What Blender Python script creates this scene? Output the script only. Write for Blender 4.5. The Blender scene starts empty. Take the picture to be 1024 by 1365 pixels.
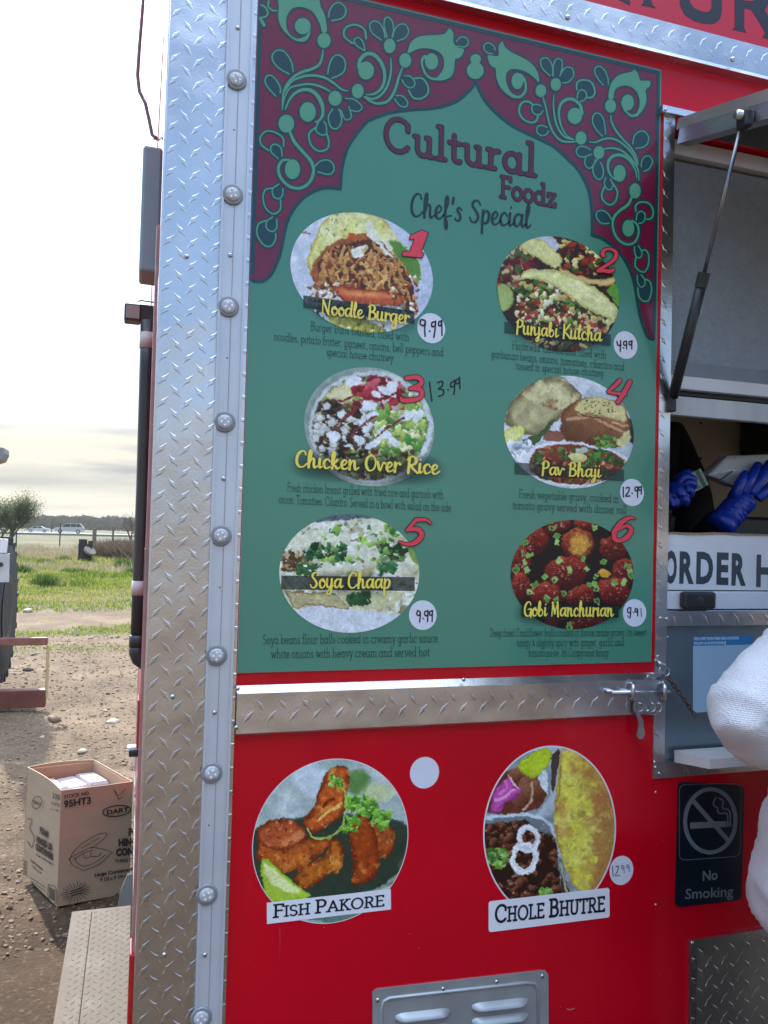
import bpy, bmesh, math, random
import numpy as np
from mathutils import Vector, Matrix
from mathutils.geometry import delaunay_2d_cdt

# ---------------------------------------------------------------- camera, light, exposure
SC = bpy.context.scene
C = SC.collection
YAW, PITCH, ROLL = math.radians(17.4), math.radians(1.62), math.radians(1.53)
F = 1050.0                       # focal length in photo pixels (photo is 1024 x 1365)
CAM = np.array([0.0, -1.40, 1.50])
cy_, sy_ = math.cos(YAW), math.sin(YAW)
FWD = np.array([sy_*math.cos(PITCH), cy_*math.cos(PITCH), math.sin(PITCH)])
_r = np.array([cy_, -sy_, 0.0]); _u = np.cross(_r, FWD)
RT = _r*math.cos(ROLL)+_u*math.sin(ROLL)
UP = -_r*math.sin(ROLL)+_u*math.cos(ROLL)
cam_data = bpy.data.cameras.new('camera')
cam = bpy.data.objects.new('camera', cam_data); C.objects.link(cam)
M = Matrix(((RT[0], UP[0], -FWD[0], CAM[0]), (RT[1], UP[1], -FWD[1], CAM[1]), (RT[2], UP[2], -FWD[2], CAM[2]), (0, 0, 0, 1)))
cam.matrix_world = M
cam_data.sensor_fit = 'VERTICAL'; cam_data.sensor_height = 36.0
cam_data.lens = 36.0*F/1365.0
cam_data.clip_start = 0.02; cam_data.clip_end = 5000
SC.camera = cam
SC.render.resolution_x, SC.render.resolution_y = 768, 1024

def ray(px, py):
    px = np.asarray(px, float); py = np.asarray(py, float)
    return FWD+((px-512.0)/F)[..., None]*RT-((py-682.5)/F)[..., None]*UP
def W(px, py, y=0.0):            # point of the plane y = const
    d = ray(px, py); t = (y-CAM[1])/d[..., 1]
    return CAM+d*t[..., None]
def X(px, py, x):
    d = ray(px, py); t = (x-CAM[0])/d[..., 0]
    return CAM+d*t[..., None]
def G(px, py, z=0.0):
    d = ray(px, py); t = (z-CAM[2])/d[..., 2]
    return CAM+d*t[..., None]
def D(px, py, depth):
    return CAM+ray(px, py)*depth

SUN_EL = math.radians(34.0)
_sd = ray(-190, 700)
SUN_AZ = math.atan2(_sd[0], _sd[1])     # clockwise from +Y
sun_dir = Vector((math.sin(SUN_AZ)*math.cos(SUN_EL), math.cos(SUN_AZ)*math.cos(SUN_EL), math.sin(SUN_EL)))
sl = bpy.data.lights.new('sun', 'SUN'); sl.energy = 2.1; sl.angle = math.radians(1.2); sl.color = (1.0, 0.93, 0.82)
so = bpy.data.objects.new('sun', sl); C.objects.link(so)
so.rotation_euler = sun_dir.to_track_quat('Z', 'Y').to_euler(); so.location = (0, 0, 30)

CLOUD = 3.7
VEIL_ = 17.0
wd = bpy.data.worlds.new('World'); SC.world = wd; wd.use_nodes = True
nt = wd.node_tree; N = nt.nodes; L = nt.links; N.clear()
out = N.new('ShaderNodeOutputWorld'); bg = N.new('ShaderNodeBackground'); sky = N.new('ShaderNodeTexSky')
sky.sky_type = 'NISHITA'; sky.sun_disc = False; sky.sun_elevation = SUN_EL; sky.sun_rotation = SUN_AZ
sky.dust_density = 0.9; sky.ozone_density = 3.0; sky.air_density = 1.0
tc = N.new('ShaderNodeTexCoord'); sep = N.new('ShaderNodeSeparateXYZ'); L.new(tc.outputs['Generated'], sep.inputs[0])
def mth(op, a, b=None, clamp=False):
    m = N.new('ShaderNodeMath'); m.operation = op; m.use_clamp = clamp
    for i, v in enumerate((a, b)):
        if v is None: continue
        if isinstance(v, (int, float)): m.inputs[i].default_value = v
        else: L.new(v, m.inputs[i])
    return m.outputs[0]
# thin streaky clouds: direction projected on a flat layer above the land
zz = mth('MAXIMUM', sep.outputs['Z'], 0.0); zz = mth('ADD', zz, 0.10)
skh = N.new('ShaderNodeHueSaturation'); skh.inputs['Saturation'].default_value = 1.15; L.new(sky.outputs[0], skh.inputs['Color'])
cx = mth('DIVIDE', sep.outputs['X'], zz); cyy = mth('DIVIDE', sep.outputs['Y'], zz)
cmb = N.new('ShaderNodeCombineXYZ'); L.new(cx, cmb.inputs[0]); L.new(cyy, cmb.inputs[1])
nz = N.new('ShaderNodeTexNoise'); nz.inputs['Scale'].default_value = 0.55; nz.inputs['Detail'].default_value = 7; nz.inputs['Roughness'].default_value = 0.55
nz.inputs['Distortion'].default_value = 0.7
L.new(cmb.outputs[0], nz.inputs['Vector'])
rp = N.new('ShaderNodeValToRGB'); rp.color_ramp.elements[0].position = 0.42; rp.color_ramp.elements[1].position = 0.66
L.new(nz.outputs[0], rp.inputs[0])
# cloud cover grows towards the horizon
hz = mth('MULTIPLY', mth('SUBTRACT', 1.0, sep.outputs['Z'], True), 1.0)
hz = mth('POWER', hz, 3.0)
cov = mth('MULTIPLY', rp.outputs[0], 0.22)
# clouds take the brightness of the sky behind them, whiter and a little brighter
hs = N.new('ShaderNodeHueSaturation'); hs.inputs['Saturation'].default_value = 0.18; hs.inputs['Value'].default_value = 1.5
L.new(sky.outputs[0], hs.inputs['Color'])
mx = N.new('ShaderNodeMixRGB'); L.new(cov, mx.inputs[0]); L.new(skh.outputs[0], mx.inputs[1]); L.new(hs.outputs[0], mx.inputs[2])
# low bank of layered cloud all round the horizon, cream with grey bands
nz2 = N.new('ShaderNodeTexNoise'); nz2.inputs['Scale'].default_value = 1.0; nz2.inputs['Detail'].default_value = 6; nz2.inputs['Roughness'].default_value = .5; nz2.inputs['Distortion'].default_value = .4
mp = N.new('ShaderNodeMapping'); mp.inputs['Location'].default_value = (3.1, 7.7, 0.4); mp.inputs['Scale'].default_value = (2.2, 2.2, 26.0); mp.inputs['Rotation'].default_value = (math.radians(2.5), math.radians(-3), 0)
L.new(tc.outputs['Generated'], mp.inputs[0]); L.new(mp.outputs[0], nz2.inputs['Vector'])
rp2 = N.new('ShaderNodeValToRGB'); e = rp2.color_ramp.elements; e[0].position = 0.40; e[1].position = 0.56
e[0].color = (.46, .48, .53, 1); e[1].color = (1.0, .955, .81, 1)
L.new(nz2.outputs[0], rp2.inputs[0])
sc_ = N.new('ShaderNodeMixRGB'); sc_.blend_type = 'MULTIPLY'; sc_.inputs[0].default_value = 1; L.new(rp2.outputs[0], sc_.inputs[1]); sc_.inputs[2].default_value = (CLOUD, CLOUD, CLOUD, 1)
lowb = mth('SUBTRACT', 1.0, mth('DIVIDE', sep.outputs['Z'], 0.27), True)
lowb = mth('POWER', lowb, 0.8)
cvl = mth('MULTIPLY', lowb, mth('ADD', 1.15, mth('MULTIPLY', nz.outputs[0], 0.5)), True)
cvl = mth('MINIMUM', cvl, 0.96)
mx2 = N.new('ShaderNodeMixRGB'); L.new(cvl, mx2.inputs[0]); L.new(mx.outputs[0], mx2.inputs[1]); L.new(sc_.outputs[0], mx2.inputs[2])
# thin bright veil of high cloud overhead
hv_ = N.new('ShaderNodeMapRange'); hv_.interpolation_type = 'SMOOTHSTEP'; hv_.inputs['From Min'].default_value = .50; hv_.inputs['From Max'].default_value = .85; L.new(sep.outputs['Z'], hv_.inputs[0])
hm_ = mth('MULTIPLY', hv_.outputs[0], mth('ADD', 0.55, mth('MULTIPLY', rp.outputs[0], 0.45)))
mx3 = N.new('ShaderNodeMixRGB'); mx3.blend_type = 'LIGHTEN'; L.new(hm_, mx3.inputs[0]); L.new(mx2.outputs[0], mx3.inputs[1]); mx3.inputs[2].default_value = (VEIL_*.80, VEIL_*.96, VEIL_*1.2, 1)
L.new(mx3.outputs[0], bg.inputs['Color']); bg.inputs['Strength'].default_value = 0.062
L.new(bg.outputs[0], out.inputs[0])
SC.view_settings.view_transform = 'Standard'; SC.view_settings.look = 'None'
SC.view_settings.exposure = 2.02; SC.view_settings.gamma = 1.0; SC.view_settings.use_curve_mapping = False

# ---------------------------------------------------------------- helpers
def s2l(c):
    if isinstance(c, str): c = tuple(int(c[i:i+2], 16) for i in (0, 2, 4))
    c = np.asarray(c, float)/255.0
    return np.where(c <= 0.04045, c/12.92, ((c+0.055)/1.055)**2.4)
MATS = {}
def mat(name, col=(.5, .5, .5), rough=.5, metal=0, coat=0, noise=0, nscale=8, bump=0, bscale=60, spec=.5, stretch=(1, 1, 1), vcol=False, trans=0, detail=4, wave=0, wscale=6):
    if name in MATS: return MATS[name]
    m = bpy.data.materials.new(name); m.use_nodes = True
    n, l = m.node_tree.nodes, m.node_tree.links
    b = n['Principled BSDF']
    b.inputs['Roughness'].default_value = rough; b.inputs['Metallic'].default_value = metal
    b.inputs['Coat Weight'].default_value = coat; b.inputs['Coat Roughness'].default_value = .06
    b.inputs['Specular IOR Level'].default_value = spec
    b.inputs['Transmission Weight'].default_value = trans
    tcn = n.new('ShaderNodeTexCoord'); mpn = n.new('ShaderNodeMapping'); mpn.inputs['Scale'].default_value = stretch
    l.new(tcn.outputs['Object'], mpn.inputs[0])
    src = None
    if vcol:
        a = n.new('ShaderNodeVertexColor'); a.layer_name = 'Col'; src = a.outputs[0]
    col = tuple(col)+(1,)
    if noise or not src:
        t = n.new('ShaderNodeTexNoise'); t.inputs['Scale'].default_value = nscale; t.inputs['Detail'].default_value = detail
        l.new(mpn.outputs[0], t.inputs['Vector'])
        mr = n.new('ShaderNodeMapRange'); mr.inputs['From Min'].default_value = .3; mr.inputs['From Max'].default_value = .7
        mr.inputs['To Min'].default_value = 1-noise; mr.inputs['To Max'].default_value = 1+noise
        l.new(t.outputs[0], mr.inputs[0])
        mu = n.new('ShaderNodeMixRGB'); mu.blend_type = 'MULTIPLY'; mu.inputs[0].default_value = 1
        if src: l.new(src, mu.inputs[1])
        else: mu.inputs[1].default_value = col
        l.new(mr.outputs[0], mu.inputs[2]); src = mu.outputs[0]
        # roughness varies with the same grime
        mr2 = n.new('ShaderNodeMapRange'); mr2.inputs['To Min'].default_value = max(.02, rough*(1-.6*min(noise*2, 1))); mr2.inputs['To Max'].default_value = min(1, rough*(1+.6*min(noise*2, 1)))
        l.new(t.outputs[0], mr2.inputs[0]); l.new(mr2.outputs[0], b.inputs['Roughness'])
    l.new(src, b.inputs['Base Color'])
    prev = None
    if wave:
        t = n.new('ShaderNodeTexNoise'); t.inputs['Scale'].default_value = wscale; t.inputs['Detail'].default_value = 2
        l.new(mpn.outputs[0], t.inputs['Vector'])
        bm = n.new('ShaderNodeBump'); bm.inputs['Strength'].default_value = 1; bm.inputs['Distance'].default_value = wave
        l.new(t.outputs[0], bm.inputs['Height']); prev = bm.outputs[0]
    if bump:
        t = n.new('ShaderNodeTexNoise'); t.inputs['Scale'].default_value = bscale; t.inputs['Detail'].default_value = 5
        l.new(mpn.outputs[0], t.inputs['Vector'])
        bm = n.new('ShaderNodeBump'); bm.inputs['Strength'].default_value = 1; bm.inputs['Distance'].default_value = bump
        l.new(t.outputs[0], bm.inputs['Height'])
        if prev: l.new(prev, bm.inputs['Normal'])
        prev = bm.outputs[0]
    if prev: l.new(prev, b.inputs['Normal'])
    MATS[name] = m
    return m
def pm(name, hexcol, rough=.5, gain=1.0, **k):
    return mat(name, tuple(s2l(hexcol)*gain), rough, **k)

def origin(o):
    v = Vector((0, 0, 0))
    while o is not None:
        v += o.location; o = o.parent
    return v
def add(name, verts, faces, m=None, parent=None, smooth=False, cols=None, kind=None, label=None):
    me = bpy.data.meshes.new(name)
    V = np.asarray(verts, float).reshape(-1, 3)
    if parent is not None: V = V-np.array(origin(parent))
    me.from_pydata(V.tolist(), [], [tuple(int(i) for i in f) for f in faces])
    if smooth: me.polygons.foreach_set('use_smooth', [True]*len(me.polygons))
    if cols is not None:
        a = me.color_attributes.new('Col', 'FLOAT_COLOR', 'POINT')
        c4 = np.ones((len(V), 4), np.float32); c4[:, :cols.shape[1]] = cols; a.data.foreach_set('color', c4.ravel())
    if m: me.materials.append(m)
    o = bpy.data.objects.new(name, me); C.objects.link(o)
    if parent is not None: o.parent = parent
    if kind: o['kind'] = kind
    if label: o['label'] = label
    return o
def tag(o, label, cat, group=None):
    o['label'] = label; o['category'] = cat
    if group: o['group'] = group
    return o
def thing(name, loc, label, cat, group=None):
    o = bpy.data.objects.new(name, None); C.objects.link(o); o.location = loc; o.empty_display_size = .05
    return tag(o, label, cat, group)

class MB:                        # collects shapes into one mesh
    def __init__(s): s.v = []; s.f = []; s.n = 0
    def put(s, v, f):
        v = np.asarray(v, float).reshape(-1, 3)
        s.v.append(v); s.f += [tuple(int(i)+s.n for i in q) for q in f]; s.n += len(v); return s
    def box(s, x0, x1, y0, y1, z0, z1, bev=0):
        if bev <= 0:
            v = [(x, y, z) for x in (x0, x1) for y in (y0, y1) for z in (z0, z1)]
            return s.put(v, [(0, 1, 3, 2), (4, 6, 7, 5), (0, 4, 5, 1), (2, 3, 7, 6), (0, 2, 6, 4), (1, 5, 7, 3)])
        b = bmesh.new(); bmesh.ops.create_cube(b, size=1, matrix=Matrix.Translation(((x0+x1)/2, (y0+y1)/2, (z0+z1)/2)) @ Matrix.Diagonal((x1-x0, y1-y0, z1-z0, 1)))
        bmesh.ops.bevel(b, geom=b.edges[:], offset=bev, segments=2, affect='EDGES', profile=.5)
        b.verts.index_update()
        s.put([v.co[:] for v in b.verts], [[v.index for v in f.verts] for f in b.faces]); b.free(); return s
    def tube(s, pts, r, n=10, cap=True):
        P = [Vector(p) for p in pts]; R = r if hasattr(r, '__len__') else [r]*len(P)
        rings = []; ref = None
        for i, p in enumerate(P):
            d = (P[min(i+1, len(P)-1)]-P[max(i-1, 0)]).normalized()
            if ref is None:
                ref = Vector((0, 0, 1)) if abs(d.z) < .9 else Vector((1, 0, 0))
            a = d.cross(ref).normalized(); b = a.cross(d).normalized(); ref = b
            rings.append([p+(a*math.cos(2*math.pi*k/n)+b*math.sin(2*math.pi*k/n))*R[i] for k in range(n)])
        v = [q[:] for rg in rings for q in rg]; f = []
        for i in range(len(P)-1):
            for k in range(n):
                f.append((i*n+k, i*n+(k+1) % n, (i+1)*n+(k+1) % n, (i+1)*n+k))
        if cap: f.append(tuple(range(n))[::-1]); f.append(tuple((len(P)-1)*n+k for k in range(n)))
        return s.put(v, f)
    def lathe(s, c, ax, prof, n=20):   # prof: (radius, height) along ax from c
        ax = Vector(ax).normalized(); ref = Vector((0, 0, 1)) if abs(ax.z) < .9 else Vector((1, 0, 0))
        a = ax.cross(ref).normalized(); b = ax.cross(a); c = Vector(c)
        v = []; f = []
        for r, h in prof:
            for k in range(n):
                t = 2*math.pi*k/n; v.append((c+ax*h+(a*math.cos(t)+b*math.sin(t))*r)[:])
        for i in range(len(prof)-1):
            for k in range(n): f.append((i*n+k, i*n+(k+1) % n, (i+1)*n+(k+1) % n, (i+1)*n+k))
        f.append(tuple((len(prof)-1)*n+k for k in range(n))); f.append(tuple(range(n))[::-1])
        return s.put(v, f)
    def prism(s, pts3, dirv):          # polygon extruded along a vector
        n = len(pts3); P = np.asarray(pts3, float); Q = P+np.asarray(dirv, float)
        return s.put(np.vstack([P, Q]), [tuple(range(n))[::-1], tuple(range(n, 2*n))]+[(i, (i+1) % n, n+(i+1) % n, n+i) for i in range(n)])
    def build(s, name, m=None, parent=None, **k):
        return add(name, np.vstack(s.v), s.f, m, parent, **k)
def fixn(o):                     # consistent outward normals
    b = bmesh.new(); b.from_mesh(o.data); bmesh.ops.recalc_face_normals(b, faces=b.faces); b.to_mesh(o.data); b.free(); return o
def px_prism(mb, pts, y0, y1):   # polygon given where it shows on the plane y0, as a solid reaching back to y1
    a = W([p[0] for p in pts], [p[1] for p in pts], y0)
    mb.prism(a, (0, y1-y0, 0)); return mb

# ---------------------------------------------------------------- flat print: unions of strokes and shapes
def catmull(P, k=5):
    P = np.asarray(P, float)
    if len(P) < 3: return P
    Q = np.vstack([2*P[0]-P[1], P, 2*P[-1]-P[-2]]); o = []
    for i in range(1, len(Q)-2):
        for j in range(k):
            t = j/k; p0, p1, p2, p3 = Q[i-1], Q[i], Q[i+1], Q[i+2]
            o.append(.5*((2*p1)+(-p0+p2)*t+(2*p0-5*p1+4*p2-p3)*t*t+(-p0+3*p1-3*p2+p3)*t**3))
    o.append(P[-1]); return np.array(o)
def hull2(pts):
    pts = sorted(set((round(a, 6), round(b, 6)) for a, b in pts))
    if len(pts) < 3: return pts
    def half(ps):
        h = []
        for p in ps:
            while len(h) > 1 and (h[-1][0]-h[-2][0])*(p[1]-h[-2][1])-(h[-1][1]-h[-2][1])*(p[0]-h[-2][0]) <= 0: h.pop()
            h.append(p)
        return h
    a = half(pts); b = half(pts[::-1]); return a[:-1]+b[:-1]
def caps(P, r, n=8):             # stroke -> convex capsules
    P = np.asarray(P, float); R = np.full(len(P), float(r)) if np.isscalar(r) else np.asarray(r, float)
    cs = [(math.cos(2*math.pi*(k+.5)/n), math.sin(2*math.pi*(k+.5)/n)) for k in range(n)]
    return [hull2([(P[j][0]+c*R[j], P[j][1]+s*R[j]) for j in (i, i+1) for c, s in cs]) for i in range(len(P)-1)]
def ell(cx, cy, rx, ry, n=28, rot=0):
    o = []
    for k in range(n):
        t = 2*math.pi*k/n; x, y = rx*math.cos(t), ry*math.sin(t)
        o.append((cx+x*math.cos(rot)-y*math.sin(rot), cy+x*math.sin(rot)+y*math.cos(rot)))
    return o
def ccw(p):
    a = sum(p[i][0]*p[(i+1) % len(p)][1]-p[(i+1) % len(p)][0]*p[i][1] for i in range(len(p)))
    return p if a > 0 else p[::-1]
def union(polys, eps=1e-4):
    vs = []; fs = []
    for p in polys:
        if len(p) < 3: continue
        p = ccw([tuple(q) for q in p]); fs.append(list(range(len(vs), len(vs)+len(p)))); vs += [Vector(q) for q in p]
    r = delaunay_2d_cdt(vs, [], fs, 0, eps)
    f = [t for t, o in zip(r[2], r[5]) if len(o)]
    return np.array([v[:] for v in r[0]]), f
LAY = 0.00035
def flat(name, polys, m, y, parent, tri=None, **k):
    v, f = union(polys) if tri is None else tri
    P = W(v[:, 0], v[:, 1], y)
    f2 = [q[::-1] for q in f]
    return add(name, P, f2, m, parent, **k)
# ---------------------------------------------------------------- lettering
def arc(cx, cy, rx, ry, a0, a1, n=14):
    return [(cx+rx*math.cos(math.radians(a0+(a1-a0)*i/n)), cy+ry*math.sin(math.radians(a0+(a1-a0)*i/n))) for i in range(n+1)]
def H(x0, x1, y): return [(x0, y), (x1, y)]
def V(x, y0, y1): return [(x, y0), (x, y1)]
def O(cx, cy, rx, ry): return arc(cx, cy, rx, ry, 0, 360, 20)
T = 1.75                          # ascender and capital height of the slab letters
def slab(c, s=.15):
    g = {
    'a': (1.1, [O(.45, .5, .4, .5), V(.85, 1, 0), H(.85, 1.02, 0)]),
    'b': (1.1, [V(.2, T, 0), H(.04, .2, T), O(.62, .5, .4, .5)]),
    'c': (.95, [arc(.5, .5, .42, .5, 45, 315), V(.8, .98, .75)]),
    'd': (1.1, [O(.45, .5, .4, .5), V(.85, T, 0), H(.69, .85, T), H(.85, 1.02, 0)]),
    'e': (.95, [H(.08, .86, .52), arc(.47, .5, .4, .5, 3, 320)]),
    'f': (.65, [arc(.55, T-.3, .28, .3, 60, 180)+[(.27, 0)], H(.02, .55, 1), H(.1, .44, 0)]),
    'g': (1.1, [O(.45, .5, .4, .5), [(.85, 1)]+arc(.47, -.2, .38, .36, 0, -150), H(.85, 1.0, 1)]),
    'h': (1.1, [V(.2, T, 0), H(.04, .2, T), H(.2-s, .2+s, 0), arc(.53, .62, .33, .38, 180, 0)+[(.86, 0)], H(.86-s, .86+s, 0)]),
    'i': (.45, [V(.22, 1, 0), H(.06, .22, 1), H(.22-s, .22+s, 0), H(.2, .24, 1.42)]),
    'j': (.45, [[(.25, 1), (.25, -.2), (.1, -.5), (-.1, -.5)], H(.08, .25, 1), H(.2, .24, 1.42)]),
    'k': (1.0, [V(.2, T, 0), H(.04, .2, T), H(.2-s, .2+s, 0), [(.8, 1), (.2, .42)], [(.4, .62), (.85, 0)], H(.85-s, .85+s, 0), H(.65, .95, 1)]),
    'l': (.45, [V(.22, T, 0), H(.05, .22, T), H(.22-s, .22+s, 0)]),
    'm': (1.7, [V(.2, 1, 0), H(.05, .2, 1), H(.2-s, .2+s, 0), arc(.5, .65, .3, .35, 180, 0)+[(.8, 0)], H(.8-s, .8+s, 0), arc(1.1, .65, .3, .35, 180, 0)+[(1.4, 0)], H(1.4-s, 1.4+s, 0)]),
    'n': (1.1, [V(.2, 1, 0), H(.05, .2, 1), H(.2-s, .2+s, 0), arc(.53, .62, .33, .38, 180, 0)+[(.86, 0)], H(.86-s, .86+s, 0)]),
    'o': (1.0, [O(.5, .5, .42, .5)]),
    'p': (1.1, [V(.2, 1, -.6), H(.05, .2, 1), O(.62, .5, .4, .5), H(.2-s, .2+s, -.6)]),
    'r': (.75, [V(.22, 1, 0), H(.05, .22, 1), H(.22-s, .22+s, 0), arc(.58, .55, .36, .42, 180, 80)]),
    's': (.75, [arc(.38, .74, .24, .25, 30, 270, 10)+arc(.38, .25, .28, .25, 90, -150, 10)[1:]]),
    't': (.65, [[(.3, 1.4)]+arc(.52, .22, .22, .22, 180, 300, 6), H(.05, .6, 1)]),
    'u': (1.1, [V(.2, 1, .4)+arc(.52, .38, .32, .38, 180, 360)[1:]+[(.84, .4)], V(.84, 1, 0), H(.04, .2, 1), H(.68, .84, 1), H(.84, 1.0, 0)]),
    'v': (.95, [[(.12, 1), (.48, 0), (.84, 1)], H(0, .26, 1), H(.7, .96, 1)]),
    'w': (1.4, [[(.12, 1), (.42, 0), (.7, .95), (.98, 0), (1.28, 1)], H(0, .26, 1), H(1.14, 1.4, 1)]),
    'y': (.95, [[(.12, 1), (.48, .02)], [(.84, 1), (.35, -.6), (.15, -.6)], H(0, .26, 1), H(.7, .96, 1)]),
    'z': (.9, [[(.12, .78), (.12, 1), (.78, 1), (.12, 0), (.8, 0), (.8, .22)]]),
    ',': (.35, [[(.18, .05), (.1, -.25)]]), '.': (.35, [H(.14, .18, .03)]), '&': (1.0, [[(.85, .1), (.3, 1.1), (.45, 1.45), (.6, 1.1), (.15, .4), (.35, 0), (.6, .1), (.85, .6)]]),
    'A': (1.4, [[(.1, 0), (.68, T), (1.26, 0)], H(.33, 1.03, .6), H(.1-s, .1+s, 0), H(1.26-s, 1.26+s, 0)]),
    'B': (1.2, [V(.25, T, 0), H(.08, .62, T), H(.08, .66, 0), H(.25, .66, .93), arc(.62, 1.34, .34, .41, 90, -90), arc(.66, .465, .4, .465, 90, -90)]),
    'C': (1.45, [arc(.78, .87, .68, .88, 42, 318, 24), V(1.29, 1.5, 1.2)]),
    'D': (1.4, [V(.25, T, 0), H(.08, .6, T), H(.08, .6, 0), arc(.6, T/2, .64, T/2, 90, -90)]),
    'E': (1.15, [V(.25, T, 0), H(.08, 1.0, T), H(.08, 1.04, 0), H(.25, .85, .93), V(1.0, T, T-.22), V(1.04, 0, .22)]),
    'F': (1.05, [V(.25, T, 0), H(.08, .98, T), V(.98, T, T-.28), H(.25, .88, .9), H(.25-s, .25+s, 0)]),
    'H': (1.4, [V(.25, T, 0), V(1.13, T, 0), H(.25, 1.13, .9)]+[H(x-s, x+s, y) for x in (.25, 1.13) for y in (0, T)]),
    'I': (.5, [V(.25, T, 0), H(.25-s, .25+s, 0), H(.25-s, .25+s, T)]),
    'K': (1.3, [V(.25, T, 0), [(1.05, T), (.25, .75)], [(.5, 1.02), (1.15, 0)], H(.25-s, .25+s, 0), H(.25-s, .25+s, T), H(1.15-s, 1.15+s, 0), H(1.05-s, 1.05+s, T)]),
    'L': (1.05, [V(.25, T, 0), H(.25-s, .25+s, T), H(.08, .95, 0), V(.95, 0, .25)]),
    'O': (1.6, [O(.8, .875, .68, .88)]),
    'P': (1.15, [V(.25, T, 0), H(.08, .62, T), H(.25, .62, .8), arc(.62, 1.275, .4, .475, 90, -90), H(.25-s, .25+s, 0)]),
    'R': (1.25, [V(.25, T, 0), H(.08, .62, T), H(.25, .62, .85), arc(.62, 1.3, .38, .45, 90, -90), [(.62, .85), (1.08, 0)], H(.25-s, .25+s, 0), H(1.08-s*.5, 1.08+s, 0)]),
    'S': (1.05, [arc(.52, 1.3, .38, .44, 30, 270, 14)+arc(.52, .42, .42, .44, 90, -150, 14)[1:]]),
    'T': (1.2, [V(.6, T, 0), H(.06, 1.14, T), V(.06, T, T-.25), V(1.14, T, T-.25), H(.6-s, .6+s, 0)]),
    'U': (1.35, [V(.25, T, .6)+arc(.68, .5, .43, .5, 180, 360)[1:-1]+[(1.11, .6), (1.11, T)], H(.25-s, .25+s, T), H(1.11-s, 1.11+s, T)]),
    }
    return g[c]
BOWL = [(.75, .85), (.5, 1), (.2, .8), (.1, .4), (.25, .05), (.5, .15), (.76, .75)]
ASC = [(.05, .25), (.34, 1.1), (.4, 1.7), (.28, 1.8), (.16, 1.2), (.14, 0)]
CP = [(.95, 1.35), (.85, 1.68), (.5, 1.68), (.16, 1.15), (.13, .4), (.42, .0), (.8, .1), (1.05, .4)]
PP = [(.02, 1.35), (.45, 1.75), (.85, 1.5), (.75, .98), (.28, .78)]
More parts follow.
